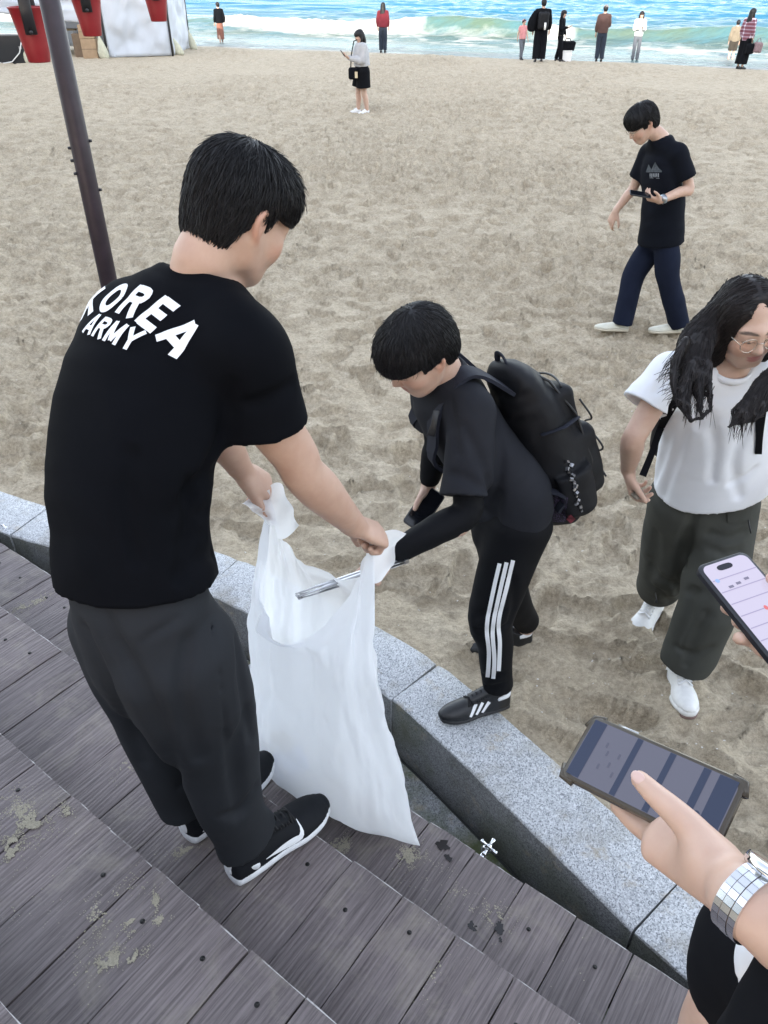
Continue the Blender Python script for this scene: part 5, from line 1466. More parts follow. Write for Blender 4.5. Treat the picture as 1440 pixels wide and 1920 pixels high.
make_bag()
# ---- tongs
def make_tongs():
    tip, grip = P(561, 1117, 1.93), P(700, 1070, 2.05)
    d = unit(tip - grip); side = unit(np.cross(d, [0, 0, 1])); up = np.cross(side, d)
    t = tag(empty('litter_tongs', tuple(grip)), 'steel tongs with slotted tips reaching into the white bag', 'tongs')
    L = np.linalg.norm(tip - grip)
    for sg in (-1, 1):
        pts = []; n = 14
        for k in range(n):
            x = k / (n - 1); pts.append(d * (L * 1.0 * x - 0.10 * (1 - x)) + up * sg * (0.003 + 0.004 * math.sin(math.pi * x) ** 0.8))
        wd = [0.010 if k < 9 else 0.012 for k in range(n)]; wd[-1] = 0.006
        mb = MB()
        for half in (-1, 1):          # slot between two rails near the tip
            mb.tube([p + side * half * (0.0068 if i > 10 else 0.0050) for i, p in enumerate(pts)], [((0.0032 if i > 10 else 0.0062), 0.0016 + 0.00015 * half) for i in range(n)], 8, flat=tuple(up))
        mb.box(pts[-1] + d * 0.002, (0.004, 0.009, 0.0013), [d, side, up]); mb.build('tong_arm', M_STEEL, t, True)
    MB().box(-d * 0.105, (0.008, 0.011, 0.007), [d, side, up], 0.003).build('hinge_end', M_STEEL, t)
    return grip
TONG_GRIP = make_tongs()
# ================================================================== YOUTH WITH THE BACKPACK
M_TEE2 = fabric('faded_black_jersey', (0.018, 0.019, 0.0235), 0.85, 1200, 0.12, 0.12, 8, 0.25, sheen=0.0, spec=0.12)
M_TRACK = fabric('black_track_knit', (0.0036, 0.0040, 0.0056), 0.7, 1000, 0.10, 0.15, 9, 0.2, sheen=0.0, spec=0.15)
M_PACK = fabric('black_nylon', (0.0062, 0.0066, 0.0085), 0.62, 600, 0.3, 0.2, 12, 0.25, sheen=0.0, spec=0.25)
M_STRAPG = fabric('dark_navy_webbing', (0.014, 0.016, 0.025), 0.8, 500, 0.3, 0.15, 20, 0.2, sheen=0.0)
M_RUBB = simple('black_rubber', (0.010, 0.0105, 0.012), 0.5, var=0.2, scale=30)
M_LEATH = simple('black_leather', (0.010, 0.011, 0.013), 0.42, var=0.2, scale=60, bump=0.1)
M_SCREEN_OFF = simple('dark_phone_glass', (0.006, 0.007, 0.010), 0.08)
def decal_px(name, v2, f, bvh, mat, parent, off=0.0015):
    v, ok = [], []
    o = Vector((0, 0, CAM_H))
    for x, y in v2:
        d = Vector(ray(x, y)).normalized(); h = bvh.ray_cast(o, d, 12)
        if h[0] is None: v.append((0, 0, 0)); ok.append(False)
        else:
            n = h[1] if h[1].dot(d) < 0 else -h[1]
            v.append(tuple(h[0] + n * off)); ok.append(True)
    return obj(name, v, [q for q in f if all(ok[i] for i in q)], mat, parent)
def px_strip(pts, w, n=26, m=2):
    c = catmull([(np.array([x, y, 0.0]), 1, 1) for x, y in pts], 10)[:, :2]
    s = np.linspace(0, len(c) - 1, n); i = np.clip(s.astype(int), 0, len(c) - 2); p = c[i] + (c[i + 1] - c[i]) * (s - i)[:, None]
    return strip2(p, w, m)
def phone(name, c, long_ax, nrm, L, Wd, T, mats, label, screen=None, cat='phone'):
    """c: centre; nrm points out of the screen"""
    la = unit(long_ax); n = unit(np.array(nrm) - la * (np.array(nrm) @ la)); sx = np.cross(la, n)
    t = tag(empty(name, tuple(c)), label, cat)
    def rr(hw, hl, rad, z, k=6):
        pts = []
        for (cx, cy, a0) in ((hw - rad, hl - rad, 0), (-hw + rad, hl - rad, 90), (-hw + rad, -hl + rad, 180), (hw - rad, -hl + rad, 270)):
            for j in range(k): a = R(a0 + 90 * j / (k - 1)); pts.append(sx * (cx + rad * math.cos(a)) + la * (cy + rad * math.sin(a)) + n * z)
        return pts
    rad = Wd * 0.14
    rings = [rr(Wd / 2 - 0.002, L / 2 - 0.002, rad, -T / 2), rr(Wd / 2, L / 2, rad, -T / 2 + 0.002), rr(Wd / 2, L / 2, rad, T / 2 - 0.0015), rr(Wd / 2 - 0.0015, L / 2 - 0.0015, rad, T / 2)]
    m = len(rings[0]); v = [p for r_ in rings for p in r_]
    f = [(i * m + j, i * m + (j + 1) % m, (i + 1) * m + (j + 1) % m, (i + 1) * m + j) for i in range(3) for j in range(m)] + [tuple(range(m - 1, -1, -1)), tuple(range(3 * m, 4 * m))]
    autosmooth(obj('phone_case', v, f, mats[0], t), 40)
    v = rr(Wd / 2 - 0.0045, L / 2 - 0.0045, rad * 0.85, T / 2 + 0.0004); obj('screen', v, [tuple(range(len(v)))], screen or mats[1], t, False)
    def loc(x, y, z=0.0): return sx * x + la * y + n * (T / 2 + 0.0008 + z)
    return t, loc, (sx, la, n)
def make_kid():
    Z = np.array([0, 0, 1.0]); F = unit([-0.93, -0.36, 0]); Rt = np.array([F[1], -F[0], 0])
    shL = P(884, 768, 2.10); shR = shL + Rt * 0.30 - Z * 0.0
    elL, wrL = P(874, 962, 2.14), P(724, 1046, 2.11)
    elR, wrR, haR = P(820, 830, 2.42), P(803, 912, 2.55), P(791, 955, 2.55)
    pel = np.array([0.385, 1.94, 0.84]); mid = (shL + shR) / 2; nb = mid + F * 0.02 + Z * 0.055
    hc = P(786, 660, 2.05); fr = frame((-0.90, -0.43), R(33), R(-6)); hs = 0.93
    B = SDF(); q = head_sdf(B, hc, fr, hs); r, f, u = fr
    B.sweep([(q(0, -0.02, -0.04), 0.046, 0.050), (q(0, -0.035, -0.10), 0.044, 0.048), (nb, 0.052, 0.054), (nb - Z * 0.05 - F * 0.02, 0.07, 0.06)], 0.03, lat=Rt)
    B.sweep([(shR, 0.04), (nb - Z * 0.03, 0.05), (shL, 0.04)], 0.03)
    B.sweep([(mid - Z * 0.05, 0.11, 0.07), (pel, 0.10, 0.07)], 0.03, lat=Rt)
    B.sweep([(shL, 0.040), (elL, 0.034), (elL + (wrL - elL) * 0.4, 0.033), (wrL, 0.024)], 0.02)
    B.sweep([(shR, 0.040), (elR, 0.034), (elR + (wrR - elR) * 0.4, 0.033), (wrR, 0.024, 0.022)], 0.02)
    kL, aL = np.array([0.352, 1.86, 0.45]), np.array([0.405, 1.868, 0.10]); kR, aR = np.array([0.44, 2.10, 0.40]), np.array([0.57, 2.245, 0.03])
    hL, hR = pel - Rt * 0.075, pel + Rt * 0.075
    B.sweep([(hL, 0.06), (kL, 0.045), (aL, 0.034)], 0.02); B.sweep([(hR, 0.06), (kR, 0.045), (aR, 0.034)], 0.02)
    hdR = haR - wrR
    hand_sdf(B, wrR, hdR, np.array([-0.25, 0.60, 0.35]) * -1, 1, 0.92, ((30, 40, 20), (32, 42, 20), (34, 44, 22), (36, 46, 24)), (0.6, 0.75, 0.2), (10, 10))
    gd = TONG_GRIP - wrL
    hand_sdf(B, wrL, gd, np.array([-0.2, 0.2, -0.95]), -1, 0.92, ((60, 75, 40),) * 4, (0.8, 0.3, 0.5), (10, 20))
    V_, F_ = multi(B, 0.009, [(*around(hc, 0.15), 0.0038), (*around(haR + np.array([0, 0, -0.02]), 0.10), 0.0034), (*around(wrL + gd * 0.6, 0.10), 0.004)])
    kid = obj('person', V_, F_, M_SKINW)
    tag(kid, 'person with black backpack and striped track pants bending to drop litter in the bag', 'person')
    paint_face(kid.data, q, hs, fr)
    # ---- tee
    S = SDF(); ax = unit(mid - pel)
    S.sweep([(pel - Z * 0.035, 0.150, 0.118), (pel + Z * 0.06 - F * 0.0, 0.145, 0.112), (pel + (mid - pel) * 0.5 + F * 0.005, 0.152, 0.112), (mid - Z * 0.055 - F * 0.01, 0.160, 0.105), (mid + Z * 0.01 + F * 0.005, 0.125, 0.075), (nb + Z * 0.0, 0.066, 0.062)], 0.02, lat=Rt, flat0=True, flat1=True)
    S.sweep([(shL - Z * 0.01, 0.055), (nb - Z * 0.025, 0.056), (shR - Z * 0.01, 0.055)], 0.03)
    S.sweep([(shL, 0.062), (shL + (elL - shL) * 0.5, 0.068), (P(874, 932, 2.12), 0.076)], 0.035, flat1=True)
    S.sweep([(shR, 0.060), (shR + (elR - shR) * 0.5, 0.064), (shR + (elR - shR) * 0.75, 0.066)], 0.035, flat1=True)
    S.sweep([(q(0, -0.03, -0.06), 0.05, 0.052), (nb, 0.056, 0.052), (nb - Z * 0.03, 0.04, 0.04)], 0.01, lat=Rt, op='s')
    for pts, rr in (([(870, 800), (905, 870), (930, 940)], 0.008), ([(915, 900), (925, 960), (935, 1020)], 0.009), ([(905, 985), (950, 1000), (990, 1020)], 0.007), ([(935, 780), (940, 860), (930, 940)], 0.010), ([(845, 760), (850, 800), (860, 850)], 0.007), ([(850, 890), (880, 900), (905, 915)], 0.005)):
        groove(S, pts, rr, 0.025)
    S.disp = vary((7, 7, 9), 23, 0.0035, (Rt, F, Z + 0.6 * Rt))
    V_, F_ = S.mesh(0.0062); tee = obj('tee_shirt', V_, F_, M_TEE2, kid)
    ring = []
    for k in range(29):
        a = 2 * math.pi * k / 28; ring.append(nb + Z * (0.004 - 0.014 * math.sin(a)) + Rt * 0.058 * math.cos(a) + F * 0.055 * math.sin(a))
    MB().tube(ring, [(0.0045, 0.009)] * 29, 8, cap=False, flat=(0, 0, 1)).build('collar', M_TEE2, tee, True)
    # ---- long black under-sleeves
    for (a, b, c, nm) in ((shL, elL, wrL, 0), (shR, elR, wrR, 1)):
        U = SDF(); e = b + (c - b) * (0.93 if nm == 0 else 0.88)
        U.sweep([(a + (b - a) * 0.3, 0.047), (a + (b - a) * 0.75, 0.043), (b, 0.042), (b + (c - b) * 0.35, 0.043), (e, 0.032)], 0.01, flat1=True)
        U.disp = vary((30, 30, 30), 31, 0.0012, np.eye(3)); v_, f_ = U.mesh(0.0055); obj('under_sleeve', v_, f_, M_TRACK, kid)
    # ---- track pants
    T_ = SDF()
    T_.sweep([(pel + Z * 0.06, 0.12, 0.088), (pel - Z * 0.02, 0.140, 0.108), (pel - Z * 0.10, 0.125, 0.105)], 0.03, lat=Rt)
    T_.sweep([(hL - Z * 0.03, 0.080, 0.105), (hL + (kL - hL) * 0.55, 0.077, 0.092), (kL, 0.070, 0.077), (kL + (aL - kL) * 0.35 + F * -0.004, 0.062, 0.062), (kL + (aL - kL) * 0.75, 0.056, 0.055), (aL + Z * 0.01, 0.054, 0.054)], 0.02, lat=Rt, flat1=True)
    T_.sweep([(hR - Z * 0.03, 0.080, 0.105), (hR + (kR - hR) * 0.55, 0.077, 0.092), (kR, 0.068, 0.075), (kR + (aR - kR) * 0.5, 0.060, 0.060), (aR + Z * 0.03, 0.052, 0.052)], 0.02, lat=Rt, flat1=True)
    for pts, rr in (([(890, 1160), (915, 1150), (945, 1145)], 0.006), ([(895, 1180), (920, 1185), (945, 1175)], 0.006), ([(898, 1265), (920, 1270), (940, 1262)], 0.007), ([(896, 1285), (918, 1290), (940, 1283)], 0.006), ([(960, 1080), (965, 1130), (955, 1170)], 0.009)):
        groove(T_, pts, rr, 0.02)
    T_.disp = vary((9, 9, 6), 33, 0.003, (Rt, F, Z))
    V_, F_ = T_.mesh(0.006); pants = obj('track_pants', V_, F_, M_TRACK, kid)
    bv = bvh_of(pants)
    for pts in ([(937, 1056), (925, 1108), (913, 1174), (917, 1228), (912, 1300)], [(950, 1054), (937, 1110), (924, 1178), (927, 1238), (923, 1296)], [(962, 1050), (948, 1108), (935, 1165), (937, 1212), (933, 1292)]):
        v2, f2 = px_strip(pts, 7.5, 40); decal_px('stripe', v2[:3 * 36], [q_ for q_ in f2 if max(q_) < 3 * 36], bv, M_WPRINT, pants, 0.0016)
    # ---- shoes
    for heel, yaw, pit in ((np.array([0.452, 1.882, 0.0]), (-0.955, -0.30), 0.0), (np.array([0.605, 2.262, -0.075]), (-0.96, -0.15), 0.06)):
        o, qq, U = shoe(kid, heel, yaw, 0.265, (M_LEATH, M_RUBB), W=0.100, sole_h=0.030, collar=0.064, pitch=pit)
        laces(o, qq, 0.265, M_LACE, sole_h=0.03)
        bvs = bvh_of(o); rr_, ff_, uu_ = (unit(qq(*e_) - qq(0, 0, 0)) for e_ in ((1, 0, 0), (0, 1, 0), (0, 0, 1)))
        for k in range(3):
            y0 = 0.108 + 0.024 * k; v2, f2 = strip2(np.stack([np.linspace(y0 + 0.012, y0 - 0.016, 8), np.linspace(0.034, 0.072, 8)], 1), 0.011, 2)
            project_sheet('side_stripe', v2, f2, qq(-0.25, 0, 0), ff_, uu_, rr_, bvs, M_WPRINT, o, 0.0014)
        C = SDF(); C.sweep([(qq(-0.040, 0.062, 0.085), 0.004, 0.010), (qq(-0.030, 0.020, 0.084), 0.005, 0.014), (qq(0, 0.004, 0.080), 0.005, 0.020), (qq(0.030, 0.020, 0.084), 0.005, 0.014), (qq(0.040, 0.062, 0.085), 0.004, 0.010)], 0.004)
        v_, f_ = C.mesh(0.004); obj('heel_tab', v_, f_, M_WPRINT, o)
    # ---- hair: thick bowl cut
    H = SDF()
    H.ell(q(0, -0.012, 0.040), np.array((0.096, 0.112, 0.098)) * hs, fr, 0.01)
    H.ell(q(0, 0.045, 0.040), np.array((0.088, 0.076, 0.072)) * hs, fr, 0.03)
    H.ell(q(0, -0.055, -0.010), np.array((0.080, 0.062, 0.072)) * hs, fr, 0.03)
    H.box(q(0, 0.148, -0.094), (0.2, 0.10, 0.108), fr, 0.006, 0.012, 's')
    H.box(q(0, 0.020, -0.118), (0.2, 0.052, 0.105), fr, 0.006, 0.012, 's')
    H.box(q(0, -0.10, -0.180), (0.2, 0.13, 0.10), fr, 0.006, 0.012, 's')
    cv, cf = H.mesh(0.0055); hair = obj('hair', cv, cf, M_HAIR, kid)
    crown = q(0.0, -0.05, 0.15)
    def flow(p):
        d = p - crown; d /= np.linalg.norm(d, axis=1)[:, None]
        return d * 0.9 + u * -0.55 + f * np.clip((p - q(0, 0, 0)) @ f * 5, 0, 0.5)[:, None]
    strands('hair_strands', H, pick(cv, cf, 9000, 15, lambda c: ((c - q(0, 0, 0)) @ u > -0.045)), flow, 0.062, M_HAIR, hair, 5, 0.0011, (-0.001, 0.005), 0.10, 16, follow=0.9)
    strands('loose_strands', H, pick(cv, cf, 350, 18, lambda c: ((c - q(0, 0, 0)) @ u > 0.05)), flow, 0.05, M_HAIR, hair, 5, 0.0007, (0.003, 0.012), 0.3, 19, follow=0.6)
    # ---- phone in the far hand
    a, b = P(772, 985, 2.50), P(812, 925, 2.53)
    pc = (P(776, 982, 2.50) + P(814, 927, 2.52)) / 2
    phone('mobile_phone', pc, b - a, np.array([-0.10, -0.80, 0.55]), 0.150, 0.073, 0.009, (M_BLACKP, M_SCREEN_OFF), 'black phone held in the lowered hand of the person with the backpack')
    # ---- backpack
    up = unit(ax * 0.8 + np.array([-0.05, 0, 0.5])); bk = unit(-F - up * (-F @ up)); lat = np.cross(up, bk)
    pc = pel + (mid - pel) * 0.56 + bk * 0.195 - up * 0.075
    def k_(x, y, z): return pc + lat * x + bk * y + up * z
    pk = SDF(); A = (lat, bk, up)
    pk.sweep([(k_(0, -0.01, -0.225), 0.125, 0.085), (k_(0, 0.0, -0.10), 0.140, 0.105), (k_(0, -0.005, 0.08), 0.135, 0.095), (k_(0, -0.03, 0.19), 0.110, 0.060), (k_(0, -0.045, 0.235), 0.07, 0.03)], 0.02, lat=lat)
    pk.box(k_(0, 0.085, -0.105), (0.085, 0.022, 0.085), A, 0.030, 0.012)
    pk.box(k_(0, 0.068, 0.075), (0.080, 0.012, 0.045), A, 0.026, 0.012)
    for sg in (-1, 1):
        pk.sweep([(k_(sg * 0.135, 0.01, -0.215), 0.03, 0.055), (k_(sg * 0.142, 0.01, -0.09), 0.030, 0.060)], 0.010, lat=lat, flat1=True)
    pk.disp = vary((12, 12, 12), 41, 0.0055, A)
    v_, f_ = pk.mesh(0.0062)
    bp = tag(obj('backpack', v_, f_, M_PACK), 'black nylon backpack with cords and charms worn by the bending person', 'backpack')
    for (x, y, z, L_, dz) in ((0, 0.128, -0.055, 0.075, 0), (0, 0.112, 0.105, 0.07, 0), (0, 0.085, 0.150, 0.09, 0)):
        MB().tube([k_(x + t * L_, y + 0.004 - 0.02 * t * t, z + 0.012 * (1 - t * t)) for t in np.linspace(-1, 1, 13)], 0.0035, 6).build('zip', M_RUBB, bp, True)
    for sx_ in (-1, 1):
        MB().tube([k_(sx_ * w_, y_, z_) for w_, y_, z_ in ((0.100, 0.085, -0.24), (0.118, 0.092, -0.10), (0.112, 0.082, 0.06), (0.085, 0.040, 0.18), (0.05, 0.0, 0.225))], 0.004, 6).build('piping', M_RUBB, bp, True)
        MB().tube([k_(sx_ * 0.13, -0.05, 0.06), k_(sx_ * 0.142, 0.02, 0.055), k_(sx_ * 0.115, 0.085, 0.05)], [(0.010, 0.003)] * 3, 8).build('side_strap', M_STRAPG, bp, True)
    MB().tube([k_(0.0 + t * 0.03, -0.045, 0.245 + 0.045 * math.sqrt(max(0, 1 - t * t))) for t in np.linspace(-1, 1, 11)], [(0.011, 0.004)] * 11, 8).build('grab_loop', M_STRAPG, bp, True)
    for sg, nm in ((-1, 'L'), (1, 'R')):
        sh = shL if abs((shL - k_(0, 0, 0)) @ lat - sg * 0.15) < abs((shR - k_(0, 0, 0)) @ lat - sg * 0.15) else shR
        inb = (mid - sh) * 0.42; g0 = sh + inb
        pts = [k_(sg * 0.06, -0.075, 0.20), g0 + Z * 0.072 - F * 0.05, g0 + Z * 0.074 + F * 0.01, g0 + F * (0.072 if sg < 0 else 0.045) + Z * 0.005, sh + inb * 0.9 + F * (0.085 if sg < 0 else 0.050) - Z * 0.10, sh + inb * 0.4 + F * (0.060 if sg < 0 else 0.030) - Z * 0.20, k_(sg * 0.14, -0.055, -0.13), k_(sg * 0.12, -0.06, -0.20)]
        c = catmull([(p, 1, 1) for p in pts], 5)[:, :3]
        wd = np.interp(np.linspace(0, 1, len(c)), [0, 0.45, 0.6, 0.7, 1], [0.034, 0.034, 0.028, 0.012, 0.012])
        mb = MB(); mb.v = []; n_ = len(c)
        # ribbon, its width kept across the shoulder
        for i in range(n_):
            tv = unit(c[min(i + 1, n_ - 1)] - c[max(i - 1, 0)]); sd = unit(Rt - tv * (Rt @ tv)); nn = np.cross(tv, sd)
            for (a_, b_) in ((-1, -0.5), (1, -0.5), (1, 0.5), (-1, 0.5)): mb.v.append(tuple(c[i] + sd * wd[i] * a_ + nn * 0.010 * b_))
        mb.f = [(i * 4 + j, i * 4 + (j + 1) % 4, i * 4 + 4 + (j + 1) % 4, i * 4 + 4 + j) for i in range(n_ - 1) for j in range(4)] + [(3, 2, 1, 0), tuple(range(n_ * 4 - 4, n_ * 4))]
        autosmooth(mb.build('shoulder_strap', M_STRAPG, bp), 60)
    # chest strap ends with buckles
    for px, py, L_ in ((818, 800, 0.07),):
        p0 = P(px, py - 30, 2.02); MB().tube([p0, p0 + np.array([-0.005, 0, -L_ * 0.6]), p0 + np.array([-0.012, -0.01, -L_])], [(0.008, 0.002), (0.008, 0.002), (0.012, 0.006)], 8).build('buckle_strap', M_RUBB, bp, True)
    # bungee cord, charms, side pocket patch
    def zig(x, z): return k_(x, 0.130, z)
    cps = [k_(-0.075, 0.125, 0.08), k_(-0.10, 0.135, 0.02), k_(-0.02, 0.155, -0.03), k_(-0.115, 0.14, -0.08), k_(-0.02, 0.155, -0.14), k_(-0.11, 0.13, -0.18)]
    MB().tube(list(catmull([(p, 1, 1) for p in cps], 6)[:, :3]), 0.0032, 6).build('bungee_cord', M_RUBB, bp, True)
    rr_ = np.random.default_rng(5); ch = MB()
    bvp = bvh_of(bp)
    def on_pack(px, py):
        d = Vector(ray(px, py)).normalized(); h = bvp.ray_cast(Vector((0, 0, CAM_H)), d, 6)
        return np.array(h[0] - d * 0.006) if h[0] is not None else None
    for k in range(15):
        p = on_pack(1066 + rr_.normal(0, 3) + k * 1.3, 866 + k * 6.5)
        if p is not None: ch.box(p, rr_.uniform(0.002, 0.0065, 3), np.linalg.qr(rr_.normal(0, 1, (3, 3)))[0], 0.0008)
    # keep the charms on the cloth
    vv = []
    ch.build('charms', M_STEEL, bp)
    M_MESHP = NT('purple_mesh'); _c = M_MESHP.vor(M_MESHP.coord('Object'), 260); M_MESHP.set(Base_Color=M_MESHP.ramp(_c, [(0.2, (0.10, 0.07, 0.16)), (0.5, (0.015, 0.013, 0.02))]), Roughness=0.7)
    v2, f2 = px_strip([(1048, 930), (1045, 955), (1043, 978)], 34, 10, 8); decal_px('mesh_patch', v2, f2, bvp, M_MESHP.m, bp, 0.002)
    v2, f2 = px_strip([(1066, 968), (1074, 976)], 12, 6, 4); decal_px('red_patch', v2, f2, bvp, simple('dark_red_cloth', (0.16, 0.02, 0.035), 0.8), bp, 0.003)
    return kid
make_kid()
# ================================================================== OTHER PEOPLE
def figure(J, spec, label, h=0.016):
    """a clothed person from joints; spec holds the outfit"""
    Z = np.array([0, 0, 1.0]); sc = J['s']; F = unit([*J['F'][:2], 0]); Rt = np.array([F[1], -F[0], 0])
    fr = J['fr']; hc = J['head']; nb = J['neck']; hs = spec.get('hs', 1.0) * sc
    fine = h < 0.012
    B = SDF()
    if h < 0.017: q = head_sdf(B, hc, fr, hs)
    else:
        r, f, u = fr
        def q(x, y, z): return np.array(hc) + hs * (r * x + f * y + u * z)
        B.ell(q(0, -0.012, 0.03), np.array([0.076, 0.094, 0.09]) * hs, fr, 0.02); B.ell(q(0, 0.032, -0.04), np.array([0.058, 0.062, 0.08]) * hs, fr, 0.03); B.ell(q(0, 0.10, -0.02), np.array([0.012, 0.016, 0.02]) * hs, fr, 0.01)
    r, f, u = fr
    ar = spec.get('arm', 1.0) * sc; lr = spec.get('leg', 1.0) * sc; tr = spec.get('torso', 1.0) * sc
    B.sweep([(q(0, -0.02, -0.04), 0.05 * sc), (nb, 0.055 * sc), (nb - Z * 0.05 * sc, 0.056 * sc)], 0.03)
    B.sweep([(J['shL'], 0.042 * sc), (nb - Z * 0.04 * sc, 0.05 * sc), (J['shR'], 0.042 * sc)], 0.03)
    mid = (J['shL'] + J['shR']) / 2; pel = (J['hipL'] + J['hipR']) / 2
    B.sweep([(mid - Z * 0.08 * sc, 0.11 * tr, 0.07 * tr), (pel, 0.10 * tr, 0.07 * tr)], 0.03, lat=Rt)
    for s_ in 'LR':
        sh, el, wr, ha = J['sh' + s_], J['el' + s_], J['wr' + s_], J['ha' + s_]
        B.sweep([(sh, 0.046 * ar), (el, 0.038 * ar), (el + (wr - el) * 0.3, 0.038 * ar), (wr, 0.026 * ar)], 0.02)
        hn = J.get('n' + s_, np.array([0, 0, -1.0]) + F * 0.2)
        if h < 0.017: hand_sdf(B, wr, ha - wr, hn, 1 if s_ == 'R' else -1, 0.95 * sc, J.get('c' + s_, ((20, 25, 15),) * 4), (0.7, 0.6, 0.2))
        else:
            d = unit(ha - wr); B.sweep([(wr, 0.026 * sc), (wr + d * 0.06 * sc, 0.035 * sc, 0.022 * sc), (wr + d * 0.15 * sc, 0.026 * sc, 0.015 * sc)], 0.01, lat=np.cross(d, hn))
        B.sweep([(J['hip' + s_], 0.07 * lr), (J['kn' + s_], 0.052 * lr), (J['kn' + s_] + (J['an' + s_] - J['kn' + s_]) * 0.35 - F * 0.012 * sc, 0.052 * lr), (J['an' + s_], 0.034 * lr)], 0.02)
    boxes = []
    if fine: boxes = [(*around(hc, 0.15 * sc), h * 0.45), (*around(J['haL'], 0.105), h * 0.45), (*around(J['haR'], 0.105), h * 0.45)]
    elif h < 0.017: boxes = [(*around(hc, 0.15 * sc), 0.0065), (*around(J['haL'], 0.11), 0.0065), (*around(J['haR'], 0.11), 0.0065)]
    V_, F_ = multi(B, h, boxes)
    P_ = obj('person', V_, F_, spec.get('skin', M_SKINW)); tag(P_, label, 'person', spec.get('group'))
    if h < 0.017: paint_face(P_.data, q, hs, fr)
    # top
    S = SDF(); w1, d1 = spec.get('chest', (0.19, 0.118)); w2, d2 = spec.get('hemr', (0.18, 0.125))
    hemz = spec.get('hem', -0.02) * sc; th = spec.get('hg', 0.008)
    S.sweep([(pel + Z * hemz, w2 * tr, d2 * tr), (pel + (mid - pel) * 0.4, (w1 * 0.5 + w2 * 0.5) * tr, (d1 + d2) / 2 * tr), (mid - Z * 0.12 * sc, w1 * tr, d1 * tr), (mid - Z * 0.01 * sc, w1 * 0.82 * tr, d1 * 0.75 * tr), (nb - Z * 0.005 * sc, 0.078 * sc, 0.074 * sc)], 0.02, lat=Rt, flat0=True, flat1=True)
    S.sweep([(J['shL'] - Z * 0.012, 0.058 * tr), (nb - Z * 0.035 * sc, 0.06 * sc), (J['shR'] - Z * 0.012, 0.058 * tr)], 0.03)
    for s_ in 'LR':
        sh, el, wr = J['sh' + s_], J['el' + s_], J['wr' + s_]; ln = spec.get('sleeve', 0.6); sr = spec.get('sr', 0.068) * ar
        if ln <= 1: S.sweep([(sh, sr * 0.95), (sh + (el - sh) * ln * 0.5, sr), (sh + (el - sh) * ln, sr * 1.06)], 0.035, flat1=True)
        else: S.sweep([(sh, sr), (el, sr * 0.95), (el + (wr - el) * 0.5, sr * 0.9), (el + (wr - el) * 0.93, sr * 0.62)], 0.03, flat1=True)
    S.disp = vary((6, 6, 10), spec.get('seed', 50), 0.0045, (Rt, F, Z + 0.5 * Rt))
    V_, F_ = S.mesh(h * 0.75); top = obj(spec.get('topname', 'tee_shirt'), V_, F_, spec['top'], P_)
    # bottom
    T_ = SDF(); kind = spec.get('bottom', 'trousers'); br = spec.get('br', (0.098, 0.085, 0.075)); wz = spec.get('waist', 0.10) * sc
    T_.sweep([(pel + Z * wz, 0.130 * tr, 0.095 * tr), (pel, 0.138 * tr, 0.100 * tr), (pel - Z * 0.08 * sc, 0.135 * tr, 0.102 * tr)], 0.03, lat=Rt)
    for s_ in 'LR':
        hp, kn, an = J['hip' + s_], J['kn' + s_], J['an' + s_]
        if kind == 'skirt': continue
        if kind == 'shorts': T_.sweep([(hp - Z * 0.02, br[0] * lr), (hp + (kn - hp) * 0.45, br[0] * 1.0 * lr), (hp + (kn - hp) * 0.80, br[0] * 1.02 * lr)], 0.02, flat1=True)
        else: T_.sweep([(hp - Z * 0.06, br[0] * 0.92 * lr), (hp + (kn - hp) * 0.6, (br[0] + br[1]) / 2 * lr), (kn, br[1] * lr), (kn + (an - kn) * 0.55, (br[1] + br[2]) / 2 * lr), (an + (an - kn) * spec.get('cuff', -0.02), br[2] * lr)], 0.02, flat1=True)
    if kind == 'skirt':
        kn = (J['knL'] + J['knR']) / 2; T_.sweep([(pel, 0.15 * tr, 0.11 * tr), (pel + (kn - pel) * 0.6, 0.165 * tr, 0.13 * tr), (kn + (kn - pel) * spec.get('skirt', 0.3), 0.17 * tr, 0.145 * tr)], 0.02, lat=Rt, flat1=True)
    T_.disp = vary((6, 6, 5), spec.get('seed', 50) + 5, 0.005, (Rt, F, Z + 0.4 * F))
    V_, F_ = T_.mesh(h * 0.8); obj(kind, V_, F_, spec['bot'], P_)
    # shoes
    for s_ in 'LR':
        an = J['an' + s_]; d = J.get('toe' + s_, F); hl = an - unit([d[0], d[1], 0]) * 0.055 * sc; hl = np.array([hl[0], hl[1], an[2] - 0.085 * sc])
        o, qq, U = shoe(P_, hl, d, spec.get('shoeL', 0.27) * sc, spec['shoe'], W=0.10 * sc, sole_h=spec.get('sole', 0.03) * sc, collar=0.05 * sc, h=max(h * 0.5, 0.005), low=spec.get('low', False), pitch=J.get('pit' + s_, 0.0))
    # hair
    H = SDF(); ht = spec.get('hair', 'short'); fl = spec.get('full', 1.0)
    H.ell(q(0, -0.016, 0.040), np.array((0.088, 0.106, 0.092)) * hs * fl, fr, 0.01); H.ell(q(0, 0.034, 0.052), np.array((0.080, 0.070, 0.066)) * hs * fl, fr, 0.03); H.ell(q(0, -0.055, -0.010), np.array((0.076, 0.058, 0.075)) * hs * fl, fr, 0.03)
    H.box(q(0, 0.135, -0.094), np.array((0.2, 0.10, 0.105)) * hs, fr, 0.005, 0.012, 's')
